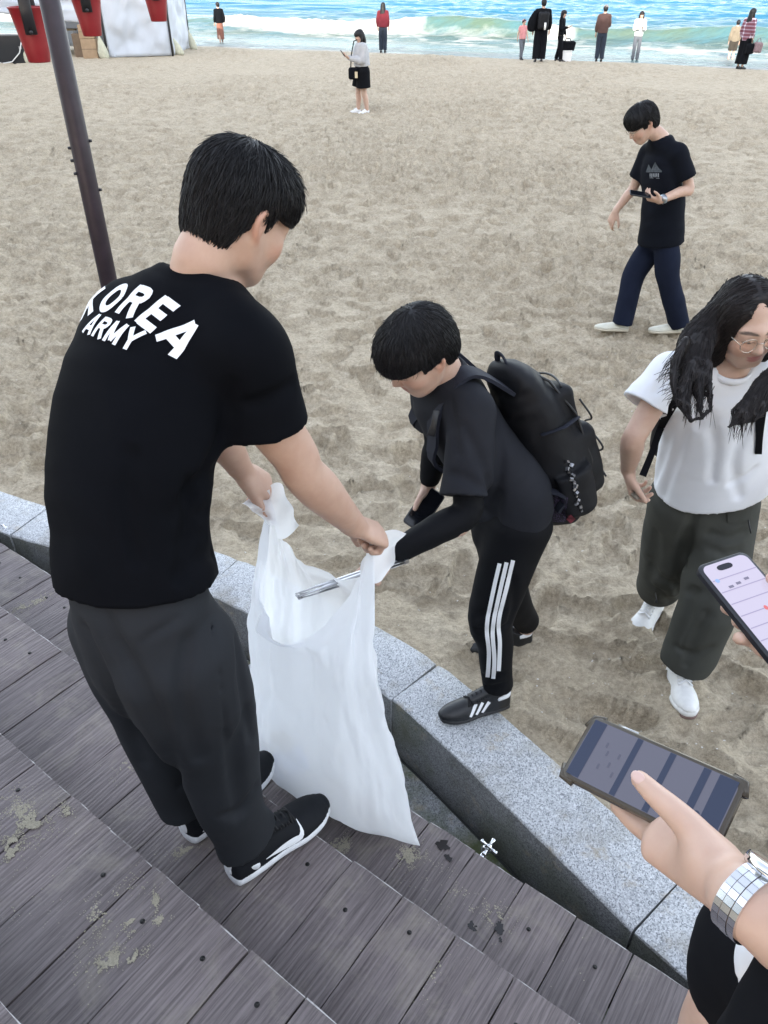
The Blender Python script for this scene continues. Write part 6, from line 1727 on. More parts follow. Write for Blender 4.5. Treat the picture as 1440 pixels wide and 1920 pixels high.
    if ht == 'short':
        H.box(q(0, 0.010, -0.128), np.array((0.2, 0.044, 0.10)) * hs, fr, 0.005, 0.012, 's'); H.box(q(0, -0.10, -0.185), np.array((0.2, 0.13, 0.10)) * hs, fr, 0.005, 0.012, 's')
    else:
        L = spec.get('hairL', 0.35) * sc
        b0 = q(0, -0.05, 0.02)
        H.sweep([(b0, 0.085 * hs, 0.055 * hs), (q(0, -0.07, -0.10), 0.090 * hs, 0.045 * hs), (nb - F * 0.075 * sc - Z * (L * 0.5 - 0.08), 0.105 * hs, 0.035 * hs), (nb - F * 0.085 * sc - Z * (L - 0.10), 0.085 * hs, 0.022 * hs)], 0.03, lat=Rt)
        for sg in (-1, 1): H.sweep([(q(sg * 0.072, 0.0, 0.03), 0.022 * hs), (q(sg * 0.082, 0.0, -0.08), 0.026 * hs), (nb + Rt * sg * 0.075 * sc + F * 0.035 * sc - Z * 0.06 * sc, 0.026 * hs), (nb + Rt * sg * 0.075 * sc + F * spec.get('front', 0.05) * sc - Z * (L * 0.7 - 0.05), 0.016 * hs)], 0.03)
    if h >= 0.009: H.disp = vary((30, 30, 12), 3, 0.004, (r, f, u))
    V_, F_ = H.mesh(max(h * 0.55, 0.0055)); hair = obj('hair', V_, F_, spec.get('hairm', M_HAIR), P_)
    if spec.get('strands'):
        cr = q(0, -0.05, 0.15)
        def flow(p):
            d = p - cr; d /= np.linalg.norm(d, axis=1)[:, None]; return d * 0.9 + u * -0.6
        strands('hair_strands', H, pick(V_, F_, spec['strands'], 25, lambda c: ((c - q(0, 0, 0)) @ u > -0.04 * hs)), flow, 0.055 * sc, M_HAIR, hair, 4, 0.0018, (0, 0.008), 0.2, 26, follow=0.9)
    if spec.get('cap'):
        C = SDF(); C.ell(q(0, -0.01, 0.05), np.array((0.092, 0.108, 0.085)) * hs, fr, 0.01); C.cut(q(0, 0, 0.045), -u); C.sweep([(q(0, 0.07, 0.055), 0.07 * hs, 0.012 * hs), (q(0, 0.15, 0.045), 0.055 * hs, 0.010 * hs)], 0.01, lat=r)
        V_, F_ = C.mesh(h * 0.6); obj('cap', V_, F_, spec['cap'], P_)
    return P_, q
def stand(px, py, height, face, wid=1.0, arms='down', stride=0.0, lean=0.0, pitch=0.12, z=None, lat_shift=0.0):
    """joints of a standing or walking person whose feet meet the ground at the pixel"""
    s = height / 1.70; g = G(px, py, -0.7)
    for _ in range(6): g = G(px, py, ground_z(g[0], g[1]) if z is None else z)
    F = unit([*face, 0]); Rt = np.array([F[1], -F[0], 0]); Z = np.array([0, 0, 1.0])
    def L(x, y, zz): return g + (Rt * x + F * y + Z * zz) * s
    J = dict(s=s, F=F, base=g)
    for sg, k in ((-1, 'L'), (1, 'R')):
        st = stride * sg
        J['an' + k] = L(sg * 0.085 * wid, st * 0.5, 0.085); J['kn' + k] = L(sg * 0.085 * wid, st * 0.25 + 0.03, 0.47); J['hip' + k] = L(sg * 0.085 * wid, 0, 0.90)
        J['sh' + k] = L(sg * 0.165 * wid, lean, 1.385)
        J['el' + k] = L(sg * 0.215 * wid, lean - 0.03 - st * 0.15, 1.12); J['wr' + k] = L(sg * 0.22 * wid, lean + 0.03 - st * 0.35, 0.89); J['ha' + k] = L(sg * 0.22 * wid, lean + 0.05 - st * 0.4, 0.80)
    J['neck'] = L(0, lean + 0.005, 1.455); J['head'] = L(0, lean + 0.03, 1.585)
    J['fr'] = frame(F, pitch)
    def bend(k, up=0.0, fw=0.30, inn=0.06):
        sg = -1 if k == 'L' else 1
        J['el' + k] = L(sg * 0.20 * wid, lean + 0.03, 1.12); J['wr' + k] = L(sg * inn, lean + fw, 1.16 + up); J['ha' + k] = L(sg * inn * 0.8, lean + fw + 0.07, 1.20 + up)
        J['n' + k] = np.array([0, 0, 1.0])
    if arms == 'both': bend('L'); bend('R')
    if arms == 'R': bend('R')
    if arms == 'L': bend('L')
    if arms == 'hips':
        for k in 'LR': bend(k, -0.12, 0.05, 0.12)
    return J
M_NAVY = fabric('navy_cotton', (0.0105, 0.0145, 0.030), 0.85, 500, 0.1, 0.12, 7, 0.3, sheen=0.0, spec=0.1)
M_NAVYT = fabric('navy_black_jersey', (0.0052, 0.0066, 0.0110), 0.85, 500, 0.1, 0.12, 7, 0.3, sheen=0.0, spec=0.1)
M_CREAM = simple('cream_shoe', (0.60, 0.59, 0.50), 0.6, var=0.05)
M_CREAMS = simple('cream_sole', (0.55, 0.50, 0.40), 0.6)
M_BLKC = fabric('black_cotton', (0.0060, 0.0065, 0.0085), 0.85, 300, 0.1, 0.1, 7, 0.2, sheen=0.0, spec=0.1)
M_GREYK = fabric('pale_grey_knit', (0.42, 0.42, 0.43), 0.9, 300, 0.4, 0.08, 12, 0.4)
M_WSHOE = simple('white_shoe', (0.74, 0.75, 0.76), 0.5); M_BSHOE = simple('black_shoe', (0.010, 0.010, 0.012), 0.5)
M_GLASSW = simple('gold_wire', (0.62, 0.58, 0.50), 0.25, 0.9)
# ---- walker with lowered head
def make_walker():
    y0 = 6.03
    J = dict(s=1.0, F=np.array([-0.98, -0.18, 0]))
    nr, fa = -0.13, 0.15
    J['head'] = V(1204, 231, y0); J['fr'] = frame((-0.97, -0.22), R(36)); J['neck'] = V(1240, 259, y0)
    J['shL'] = V(1272, 286, y0 + nr); J['elL'] = V(1293, 352, y0 + nr * 1.2); J['wrL'] = V(1237, 376, y0 + nr * 1.9); J['haL'] = V(1212, 371, y0 + nr * 2.1)
    J['shR'] = V(1216, 286, y0 + fa); J['elR'] = V(1188, 352, y0 + fa * 1.2); J['wrR'] = V(1154, 396, y0 + fa); J['haR'] = V(1142, 424, y0 + fa)
    J['nL'] = np.array([0.1, 0.5, 0.85]); J['cL'] = ((35, 40, 20),) * 4; J['nR'] = np.array([0.8, 0.5, 0.2]); J['cR'] = ((18, 25, 15), (25, 30, 18), (35, 40, 20), (40, 45, 20))
    J['hipL'] = V(1250, 428, y0 + nr * 0.65); J['hipR'] = V(1238, 428, y0 + fa * 0.6)
    J['knR'] = V(1188, 518, y0 + fa * 0.5); J['anR'] = V(1166, 610, y0 + fa * 0.2)
    J['knL'] = V(1253, 522, y0 + nr * 0.5); J['anL'] = V(1272, 606, y0 + nr * 0.2)
    for k in 'LR':
        a = J['an' + k]; a[2] = ground_z(a[0], a[1]) + 0.09; J['toe' + k] = np.array([-0.98, -0.15 if k == 'R' else -0.05, 0])
    J['pitR'] = -0.10
    sp = dict(top=M_NAVYT, bot=M_NAVY, shoe=(M_CREAM, M_CREAMS), low=True, shoeL=0.29, sole=0.036, hem=-0.10, chest=(0.180, 0.118), hemr=(0.182, 0.166), sleeve=0.72, sr=0.072, br=(0.105, 0.088, 0.082), strands=2600, cuff=0.05, seed=71, full=1.03, arm=0.96)
    p, q = figure(J, sp, 'person in navy tee and trousers walking on the sand, looking at a phone', 0.012)
    # glasses, watch, shirt print, phone
    g = MB()
    for sg in (-1, 1): g.tube([q(sg * 0.033 + 0.021 * math.cos(a), 0.104, 0.0 + 0.019 * math.sin(a)) for a in np.linspace(0, 2 * math.pi, 17)], 0.0018, 5, cap=False); g.tube([q(sg * 0.054, 0.102, 0.004), q(sg * 0.078, 0.02, 0.006)], 0.0016, 5)
    g.tube([q(-0.012, 0.106, 0.003), q(0.012, 0.106, 0.003)], 0.0016, 5); g.build('glasses', M_GLASSW, p, True)
    d = unit(J['wrL'] - J['elL']); c = J['wrL'] - d * 0.03
    MB().tube([c - d * 0.011, c + d * 0.011], [0.033, 0.033], 20).build('watch_band', simple('grey_steel_band', (0.35, 0.40, 0.45), 0.35, 0.7), p, True)
    wn = unit(np.array([-0.2, -0.9, 0.3])); MB().tube([c + wn * 0.024, c + wn * 0.040], [0.020, 0.018], 16).build('watch_case', M_STEEL, p, True)
    phone('mobile_phone', J['haL'] + np.array([-0.055, -0.02, 0.030]), np.array([-0.9, 0.1, 0.12]), np.array([0.1, -0.25, 1]), 0.15, 0.072, 0.010, (M_BLACKP, M_SCREEN_OFF), 'dark phone in the hand of the walking person in navy')
    tee = [c_ for c_ in p.children if c_.name.startswith('tee')][0]; bv = bvh_of(tee)
    M_FADE = simple('faded_grey_print', (0.055, 0.065, 0.075), 0.8, var=0.5, scale=60)
    for poly in ([(1212, 322), (1217, 308), (1222, 318), (1229, 304), (1236, 316), (1241, 320)],):
        v2, f2 = [], []
        for (x, y) in poly: v2 += [(x, y), (x, 323)]
        f2 = [(2 * i, 2 * i + 1, 2 * i + 3, 2 * i + 2) for i in range(len(poly) - 1)]
        decal_px('mountain_print', v2, f2, bv, M_FADE, tee, 0.004)
    v2, f2 = [], []
    for k, x in enumerate(range(1219, 1237, 3)):
        o = len(v2); v2 += [(x, 325), (x + 2, 325), (x + 2, 331 + (k % 2)), (x, 331 + (k % 2))]; f2.append((o, o + 1, o + 2, o + 3))
    o = len(v2); v2 += [(1219, 332.5), (1237, 333.5), (1237, 334.5), (1219, 333.5)]; f2.append((o, o + 1, o + 2, o + 3))
    decal_px('print_lettering', v2, f2, bv, simple('grey_print', (0.20, 0.22, 0.24), 0.8), tee, 0.005)
make_walker()
# ---- standing with a phone in mid beach
J = stand(680, 213, 1.60, (-0.85, -0.25), 1.25, 'both', 0.16, 0.02, 0.42)
p, q = figure(J, dict(top=M_GREYK, topname='sweatshirt', bot=M_BLKC, bottom='shorts', br=(0.125, 0.1, 0.1), shoe=(M_WSHOE, M_WSHOE), hem=0.10, chest=(0.20, 0.145), hemr=(0.20, 0.150), sleeve=1.5, sr=0.078, hair='long', hairL=0.33, leg=1.28, torso=1.22, seed=81, waist=0.16), 'person in pale sweatshirt and black shorts looking at a phone on the sand', 0.015)
phone('mobile_phone', (J['haL'] + J['haR']) / 2 + J['F'] * 0.06 + np.array([0, 0, 0.05]), J['F'] * 0.6 + np.array([0, 0, 0.8]), -J['F'] * 0.8 + np.array([0, 0, 0.6]), 0.15, 0.075, 0.01, (M_BLACKP, M_SCREEN_OFF), 'dark phone held up by the person in black shorts')
c = (J['hipL'] + J['hipR']) / 2 + J['F'] * 0.20 + np.array([0, -0.10, -0.04])
hb = tag(empty('handbag', tuple(c)), 'small black shoulder bag hanging at the front of the black shorts', 'handbag')
S = SDF(); S.box((0, 0, 0), (0.06, 0.04, 0.075), None, 0.04, 0.01); v_, f_ = S.mesh(0.013); obj('pouch', v_, f_, M_BLKC, hb)
MB().tube([(-0.05, 0, 0.09), (-0.03, 0.0, 0.35), (0.03, 0.03, 0.60), (0.10, 0.06, 0.62)], 0.012, 6).build('strap', M_BLKC, hb, True)
MB().box((0.07, -0.085, -0.02), (0.03, 0.008, 0.06), None, 0.004).build('tag_charm', simple('tan_tag', (0.60, 0.50, 0.33), 0.7), hb)
# ---- people along the water
M_RUST = fabric('rust_cloth', (0.24, 0.10, 0.07), 0.9, 200, 0.1); M_DKRED = fabric('dark_red_cloth', (0.11, 0.012, 0.02), 0.9, 200, 0.1); M_PINK = fabric('pink_cloth', (0.62, 0.27, 0.27), 0.9, 200, 0.1)
M_BROWN = fabric('brown_leather', (0.085, 0.045, 0.038), 0.7, 200, 0.1); M_JEAN = fabric('dark_denim', (0.025, 0.033, 0.05), 0.9, 200, 0.1); M_WHITEC = fabric('white_cotton', (0.72, 0.72, 0.70), 0.9, 200, 0.1); M_GREYJ = fabric('grey_denim', (0.12, 0.13, 0.15), 0.9, 200, 0.1)
M_OLIVE = fabric('taupe_cloth', (0.20, 0.165, 0.12), 0.9, 200, 0.1); M_DKOL = fabric('dark_brown_cloth', (0.045, 0.038, 0.03), 0.9, 200, 0.1)
def plaid():
    t = NT('plaid_shirt_cloth'); vec = t.coord('Object'); cols = []
    sx = t.n('ShaderNodeSeparateXYZ'); t.l(vec, sx.inputs[0])
    def lines(sock, fq): return t.math('GREATER_THAN', t.math('SINE', t.math('MULTIPLY', sock, fq)), 0.45)
    a = t.math('ADD', t.math('MULTIPLY', lines(sx.outputs[2], 62), 0.5), t.math('MULTIPLY', lines(t.math('ADD', sx.outputs[0], sx.outputs[1]), 50), 0.5))
    t.set(Base_Color=t.ramp(a, [(0.0, (0.16, 0.05, 0.07)), (0.5, (0.30, 0.20, 0.25)), (1.0, (0.70, 0.62, 0.68))]), Roughness=0.9); return t.m
M_PLAID = plaid()
FG = 'people standing along the water'
S1 = (M_BSHOE, M_BSHOE)
def far(px, py, hgt, face, label, **kw):
    pose = {k: kw.pop(k) for k in ('wid', 'arms', 'stride', 'lean', 'pitch') if k in kw}
    J = stand(px, py, hgt, face, **pose); kw.setdefault('shoe', S1); kw['group'] = FG
    p, q = figure(J, kw, label, 0.022); return J, p
far(416, 84, 1.66, (-0.5, 0.85), 'person in black top and rust coloured skirt at the edge of the waves', top=M_BLKC, bot=M_RUST, bottom='skirt', skirt=0.55, sleeve=1.5, hair='short', hairm=M_HAIRB, seed=91, stride=0.15)
far(718, 99, 1.70, (0.2, 0.97), 'person in dark red top with long black hair watching the sea', top=M_DKRED, bot=M_JEAN, sleeve=1.5, hair='long', hairL=0.50, seed=93)
far(976, 112, 1.22, (0.35, -0.85), 'child in pink top and pink hat walking by the water', top=M_PINK, bot=M_GREYJ, sleeve=0.5, cap=M_PINK, seed=94, stride=0.35)
JB, _ = far(1009, 117, 1.80, (0.05, 1.0), 'tall person in black with bags on the back watching the sea', wid=1.15, top=M_BLKC, bot=M_BLKC, sleeve=1.5, torso=1.15, br=(0.12, 0.115, 0.11), seed=95)
c = (JB['shL'] + JB['shR']) / 2 + np.array([0, -0.20, -0.25])
S = SDF(); S.box((0, 0, 0), (0.10, 0.06, 0.17), None, 0.07, 0.01); S.disp = vary((12, 12, 12), 4, 0.01, np.eye(3)); v_, f_ = S.mesh(0.02)
bpk = tag(obj('backpack', v_, f_, M_PACK), 'dark backpack on the tall person in black by the sea', 'backpack'); bpk.location = c
MB().tube([(-0.10, 0.05, 0.20), (-0.12, 0.20, 0.28), (-0.12, 0.30, 0.15)], 0.02, 6).build('strap', M_PACK, bpk, True)
MB().tube([(0.05, -0.14, -0.05), (0.05, -0.15, -0.25)], 0.035, 8).build('bottle', M_WHITEP, bpk, True)
c2 = JB['elL'] + np.array([-0.06, -0.02, -0.02]); S = SDF(); S.sweep([((0.06, 0, 0.25), 0.08), ((0, 0, 0), 0.16, 0.11), ((-0.02, 0, -0.18), 0.15, 0.10)], 0.02); v_, f_ = S.mesh(0.022)
jk = obj('draped_jacket', v_, f_, M_BLKC); jk.location = c2; tag(jk, 'black jacket draped over the arm of the tall person', 'jacket')
far(1046, 116, 1.52, (0.6, -0.35), 'slim person in black holding a phone beside the white cooler', top=M_BLKC, bot=M_BLKC, sleeve=1.5, arms='R', hair='long', hairL=0.3, torso=0.88, seed=96, stride=0.25)
JC, _ = far(1122, 116, 1.70, (0.25, 0.95), 'person in brown jacket and cap facing the sea', top=M_BROWN, bot=M_JEAN, sleeve=1.5, arms='R', cap=simple('grey_cap', (0.20, 0.18, 0.17), 0.9), seed=97)
far(1189, 116, 1.62, (-0.1, -0.95), 'person in white top and grey jeans facing the beach', top=M_WHITEC, bot=M_GREYJ, sleeve=1.5, arms='both', hair='long', hairL=0.35, hairm=M_HAIRB, front=0.09, torso=0.92, seed=98, br=(0.085, 0.07, 0.065))
far(1367, 121, 1.45, (0.3, 0.9), 'person in taupe jacket with lowered head beside the plaid shirt', top=M_OLIVE, bot=M_DKOL, bottom='shorts', br=(0.11, 0.1, 0.1), sleeve=1.5, hair='short', seed=99)
JP, _ = far(1386, 130, 1.72, (0.75, 0.45), 'person in plaid shirt with long black hair carrying bags', top=M_PLAID, bot=M_BLKC, sleeve=1.5, hair='long', hairL=0.42, br=(0.12, 0.125, 0.13), cuff=-0.18, hem=-0.08, seed=100)
for k, (nm, lb, mt, dx) in enumerate((('handbag', 'black handbag carried by the person in the plaid shirt', M_BLKC, -0.05), ('tote_bag', 'grey and pink tote bag carried by the person in the plaid shirt', simple('mauve_cloth', (0.22, 0.15, 0.16), 0.9, var=0.3), 0.16))):
    S = SDF(); S.box((0, 0, 0), (0.08, 0.05, 0.10), None, 0.05, 0.01); S.disp = vary((14, 14, 14), k, 0.012, np.eye(3)); v_, f_ = S.mesh(0.02)
    o = obj(nm, v_, f_, mt); o.location = JP['haR'] + np.array([dx, -0.05 - 0.08 * k, -0.20 + 0.05 * k]); tag(o, lb, 'bag')
    MB().tube([(-0.08, 0, 0.14), (-0.03, 0, 0.26), (0.03, 0, 0.26), (0.08, 0, 0.14)], 0.010, 6).build('handle', mt, o, True)
# cooler with a bag on it
gz = G(1058, 117, ground_z(*G(1058, 117, -0.7)[:2]))
cb = tag(empty('cool_box', tuple(gz)), 'white cool box standing on the sand by the water', 'cool box')
MB().box((0, 0, 0.17), (0.20, 0.15, 0.16), None, 0.02).build('box', M_WHITEP, cb); MB().box((0, 0, 0.355), (0.21, 0.16, 0.02), None, 0.01).build('lid', M_WHITEP, cb)
S = SDF(); S.box((0, 0, 0), (0.20, 0.09, 0.09), None, 0.06, 0.01); S.disp = vary((10, 10, 10), 2, 0.02, np.eye(3)); v_, f_ = S.mesh(0.02)
o = obj('duffel_bag', v_, f_, M_BLKC); o.location = gz + np.array([0.04, 0, 0.50]); tag(o, 'black duffel bag lying on the white cool box', 'bag')
MB().tube([(-0.12, 0, 0.13), (-0.06, 0, 0.22), (0.06, 0, 0.22), (0.12, 0, 0.13)], 0.014, 6).build('handle', M_BLKC, o, True)
# ================================================================== WOMAN IN THE WHITE TEE
M_WTEE = fabric('white_tee_cotton', (0.74, 0.76, 0.80), 0.85, 900, 0.12, 0.04, 6, 0.3, sheen=0.0, spec=0.2)
M_CARGO = fabric('olive_cargo_cloth', (0.050, 0.052, 0.046), 0.8, 800, 0.15, 0.12, 8, 0.35, sheen=0.0, spec=0.2)
M_SOLEBR = simple('brown_gum_sole', (0.16, 0.10, 0.085), 0.6)
M_SNEAK = simple('white_sneaker', (0.72, 0.72, 0.70), 0.55, var=0.06, scale=40)
def make_woman():
    Z = np.array([0, 0, 1.0]); F = unit([-0.12, -0.99, 0]); Rt = np.array([F[1], -F[0], 0])      # Rt: her right = picture left
    shR, shL = np.array([0.852, 2.10, 1.21]), np.array([1.165, 2.11, 1.20])
    elR, wrR, haR = P(1188, 822, 2.31), P(1178, 880, 2.47), P(1184, 906, 2.50)
    elL, wrL, haL = np.array([1.31, 2.12, 1.00]), np.array([1.33, 2.00, 0.84]), np.array([1.33, 1.96, 0.77])
    nb = np.array([1.005, 2.065, 1.262]); pel = np.array([1.12, 2.215, 0.70])
    hc = P(1400, 602, 2.12); fr = frame((0.10, -0.98), R(13), R(8)); hs = 0.93
    hipR, hipL = pel + Rt * 0.08, pel - Rt * 0.08
    knR, anR = np.array([1.10, 2.33, 0.28]), np.array([1.165, 2.47, 0.02]); knL, anL = np.array([1.175, 2.075, 0.30]), np.array([1.130, 2.035, -0.02])
    B = SDF(); q = head_sdf(B, hc, fr, hs, 1.0); r, f, u = fr
    B.sweep([(q(0, -0.025, -0.045), 0.042, 0.046), (q(0, -0.040, -0.10), 0.041, 0.044), (nb, 0.048, 0.048), (nb - Z * 0.06, 0.07, 0.05)], 0.025, lat=Rt)
    B.sweep([(shR, 0.04), (nb - Z * 0.035, 0.045), (shL, 0.04)], 0.03)
    B.sweep([((shR + shL) / 2 - Z * 0.08 + np.array([0.02, 0.02, 0]), 0.10, 0.06), (pel, 0.10, 0.07)], 0.03, lat=Rt)
    B.sweep([(shR, 0.042), (elR + (shR - elR) * 0.2, 0.036), (elR, 0.0345), (elR + (wrR - elR) * 0.3, 0.036), (wrR, 0.0235, 0.022)], 0.02)
    B.sweep([(shL, 0.042), (elL, 0.034), (wrL, 0.023)], 0.02)
    B.sweep([(hipR, 0.07), (knR, 0.045), (anR, 0.032)], 0.02); B.sweep([(hipL, 0.07), (knL, 0.045), (anL, 0.032)], 0.02)
    hand_sdf(B, wrR, haR - wrR, np.array([0.75, -0.35, 0.1]), 1, 0.90, ((28, 45, 25), (38, 55, 30), (45, 62, 32), (50, 65, 35)), (0.85, 0.35, 0.45), (8, 12))
    hand_sdf(B, wrL, haL - wrL, np.array([-0.9, 0, 0]), -1, 0.90)
    V_, F_ = multi(B, 0.009, [(*around(hc, 0.145), 0.0034), (*around(haR + np.array([0, 0, -0.03]), 0.105), 0.0034)])
    w = tag(obj('person', V_, F_, M_SKINW), 'person with long dark hair, glasses, white tee and olive cargo trousers walking up the sand', 'person')
    paint_face(w.data, q, hs, fr)
    # ---- tee
    S = SDF(); mid = (shR + shL) / 2; hem = pel + np.array([0.0, -0.015, 0.055])
    S.sweep([(hem, 0.187, 0.150), (hem + (mid - hem) * 0.25, 0.182, 0.140), (hem + (mid - hem) * 0.55 + F * 0.01, 0.170, 0.125), (mid - Z * 0.07, 0.165, 0.108), (mid + Z * 0.01 + F * 0.008, 0.13, 0.072), (nb - Z * 0.008, 0.068, 0.062)], 0.02, lat=Rt, flat0=True, flat1=True)
    S.sweep([(shR - Z * 0.008, 0.052), (nb - Z * 0.035, 0.055), (shL - Z * 0.008, 0.052)], 0.03)
    se = shR + (elR - shR) * 0.52 + np.array([-0.012, 0, 0.0])
    S.sweep([(shR, 0.058), (shR + (se - shR) * 0.5, 0.066), (se, 0.080)], 0.035, flat1=True)
    S.sweep([(shL, 0.058), (shL + (elL - shL) * 0.3, 0.066), (shL + (elL - shL) * 0.6, 0.078)], 0.035, flat1=True)
    S.sweep([(shR + (se - shR) * 0.75, 0.052), (se, 0.063), (se + (se - shR) * 0.3, 0.07)], 0.004, op='s')
    S.sweep([(q(0, -0.03, -0.07), 0.046, 0.046), (nb, 0.055, 0.050), (nb - Z * 0.03, 0.04, 0.04)], 0.01, lat=Rt, op='s')
    for pts, rr in (([(1262, 760), (1250, 830), (1228, 900)], 0.010), ([(1285, 800), (1262, 870), (1245, 930)], 0.009), ([(1330, 780), (1340, 840), (1335, 900)], 0.006), ([(1400, 800), (1375, 870), (1385, 930)], 0.008), ([(1270, 720), (1300, 760), (1310, 800)], 0.006), ([(1230, 735), (1245, 715), (1262, 705)], 0.006), ([(1370, 905), (1395, 895), (1415, 880)], 0.005)):
        groove(S, pts, rr, 0.028)
    S.disp = vary((7, 7, 6), 63, 0.0042, (Rt, F, Z + 0.7 * Rt))
    V_, F_ = S.mesh(0.0062); tee = obj('tee_shirt', V_, F_, M_WTEE, w)
    ring = [nb + Z * (-0.010 - 0.026 * math.sin(a)) + Rt * 0.060 * math.cos(a) + F * (0.006 + 0.056 * math.sin(a)) for a in np.linspace(0, 2 * math.pi, 29)]
    MB().tube(ring, [(0.0045, 0.010)] * 29, 8, cap=False, flat=(0, 0, 1)).build('collar', M_WTEE, tee, True)
    bv = bvh_of(tee); v2, f2 = px_strip([(1220, 884), (1226, 893)], 9, 5, 2); decal_px('hem_label', v2, f2, bv, M_BLKC, tee, 0.003)
    # ---- baggy cargo trousers gathered at the ankle
    T_ = SDF()
    T_.sweep([(pel + Z * 0.06, 0.12, 0.09), (pel, 0.158, 0.120), (pel - Z * 0.09, 0.152, 0.122)], 0.03, lat=Rt)
    T_.sweep([(hipL - Z * 0.03, 0.105, 0.115), (hipL + (knL - hipL) * 0.6, 0.112, 0.118), (knL + np.array([0.0, -0.01, 0.0]), 0.102, 0.108), (knL + (anL - knL) * 0.45 + np.array([0.005, 0, 0]), 0.100, 0.100), (knL + (anL - knL) * 0.74, 0.098, 0.092), (anL + Z * 0.040, 0.058, 0.058)], 0.02, lat=Rt, flat1=True)
    T_.sweep([(hipR - Z * 0.03, 0.105, 0.115), (hipR + (knR - hipR) * 0.6, 0.110, 0.115), (knR, 0.098, 0.105), (knR + (anR - knR) * 0.5, 0.092, 0.096), (knR + (anR - knR) * 0.78, 0.086, 0.086), (anR + Z * 0.055, 0.055, 0.055)], 0.02, lat=Rt, flat1=True)
    for pts, rr in (([(1288, 1000), (1275, 1060), (1270, 1110)], 0.012), ([(1300, 965), (1290, 1010), (1285, 1060)], 0.012), ([(1300, 1105), (1290, 1160), (1270, 1210)], 0.011), ([(1325, 1150), (1300, 1200), (1285, 1245)], 0.010), ([(1275, 1215), (1300, 1225), (1330, 1215)], 0.008), ([(1215, 1050), (1235, 1080), (1265, 1095)], 0.010), ([(1230, 1000), (1225, 1050), (1215, 1090)], 0.009), ([(1330, 1000), (1370, 1010), (1395, 1000)], 0.006), ([(1335, 1030), (1360, 1040), (1385, 1035)], 0.006), ([(1340, 1080), (1320, 1110), (1290, 1110)], 0.008), ([(1258, 1130), (1240, 1110), (1222, 1100)], 0.008)):
        groove(T_, pts, rr, 0.030)
    T_.disp = vary((6, 6, 6), 73, 0.006, (Rt, F, Z + 0.5 * F))
    V_, F_ = T_.mesh(0.0068); tr = obj('cargo_trousers', V_, F_, M_CARGO, w); bt = bvh_of(tr)
    for quad, nm in (([(1362, 955), (1408, 948), (1404, 975), (1364, 980)], 'pocket_flap'),):
        n = 6; v2 = []; a, b, c, d = [np.array(t, float) for t in quad]
        for i in range(n + 1):
            for j in range(n + 1): v2.append((a + (b - a) * j / n) * (1 - i / n) + (d + (c - d) * j / n) * i / n)
        f2 = [(i * (n + 1) + j, i * (n + 1) + j + 1, (i + 1) * (n + 1) + j + 1, (i + 1) * (n + 1) + j) for i in range(n) for j in range(n)]
        decal_px(nm, v2, f2, bt, M_CARGO, tr, 0.006)
    MB().tube([P(1229, 1112, 2.84), P(1231, 1122, 2.84), P(1230, 1130, 2.84)], [0.002, 0.002, 0.006], 6).build('drawcord', M_RUBB, tr, True)
    MB().tube([P(1403, 975, 2.58), P(1406, 990, 2.58), P(1408, 1000, 2.58)], 0.0025, 6).build('drawcord', M_RUBB, tr, True)
    # ---- sneakers
    for an, yaw, pit, dz in ((anL, (-0.12, -0.99), -0.26, 0.0), (anR, (-0.62, -0.78), 0.10, 0.0)):
        d = unit([*yaw, 0]); hl = an - d * 0.055; gz = ground_z(hl[0], hl[1]); hl = np.array([hl[0], hl[1], gz + (0.0 if pit < 0 else 0.035)])
        o, qq, U = shoe(w, hl, yaw, 0.262, (M_SNEAK, M_SNEAK), W=0.104, sole_h=0.042, collar=0.060, pitch=pit)
        laces(o, qq, 0.262, M_WPRINT, sole_h=0.044)
        S2 = SDF(); hw = lambda t: 0.052 * np.interp(t, [0, 0.06, 0.25, 0.45, 0.68, 0.85, 0.95, 1.0], [0.50, 0.72, 0.78, 0.80, 1.0, 0.90, 0.62, 0.30])
        S2.sweep([(qq(0, y, 0.002), max(hw(y / 0.262) * 1.0, 0.012), 0.010) for y in np.linspace(0.01, 0.25, 11)], 0.004, lat=unit(qq(1, 0, 0) - qq(0, 0, 0)), end=0.012); v_, f_ = S2.mesh(0.0045); obj('outsole', v_, f_, M_SOLEBR, o)
    # ---- long hair
    H = SDF()
    H.ell(q(0, -0.018, 0.036), np.array((0.084, 0.104, 0.090)) * hs, fr, 0.01)
    H.ell(q(0, -0.05, -0.03), np.array((0.084, 0.060, 0.10)) * hs, fr, 0.03)
    H.box(q(0, 0.140, -0.068), (0.058, 0.10, 0.110), fr, 0.004, 0.020, 's')
    H.box(q(0, 0.160, -0.020), (0.2, 0.095, 0.2), fr, 0.004, 0.020, 's')
    cR = [(q(0.050, 0.040, 0.070), 0.020, 0.018), (q(0.074, 0.028, 0.020), 0.026, 0.024), (P(1330, 605, 2.13), 0.034, 0.034), (P(1306, 640, 2.10), 0.046, 0.030), (P(1300, 675, 2.075), 0.042, 0.025), (P(1302, 705, 2.055), 0.030, 0.018), (P(1308, 730, 2.04), 0.016, 0.012), (P(1314, 752, 2.03), 0.005, 0.005)]
    cL = [(q(-0.050, 0.040, 0.070), 0.020, 0.018), (q(-0.076, 0.026, 0.015), 0.026, 0.024), (P(1482, 640, 2.12), 0.034, 0.032), (P(1478, 685, 2.06), 0.040, 0.032), (P(1446, 725, 2.02), 0.036, 0.026), (P(1420, 745, 2.01), 0.022, 0.015), (P(1404, 758, 2.0), 0.012, 0.010), (P(1392, 770, 1.99), 0.005, 0.005)]
    for sg in (-1, 1):
        H.ell(q(sg * 0.070, -0.002, -0.010), np.array((0.026, 0.045, 0.085)) * hs, fr, 0.03)
        H.ell(q(sg * 0.080, -0.010, -0.085), np.array((0.036, 0.045, 0.085)) * hs, fr, 0.04)
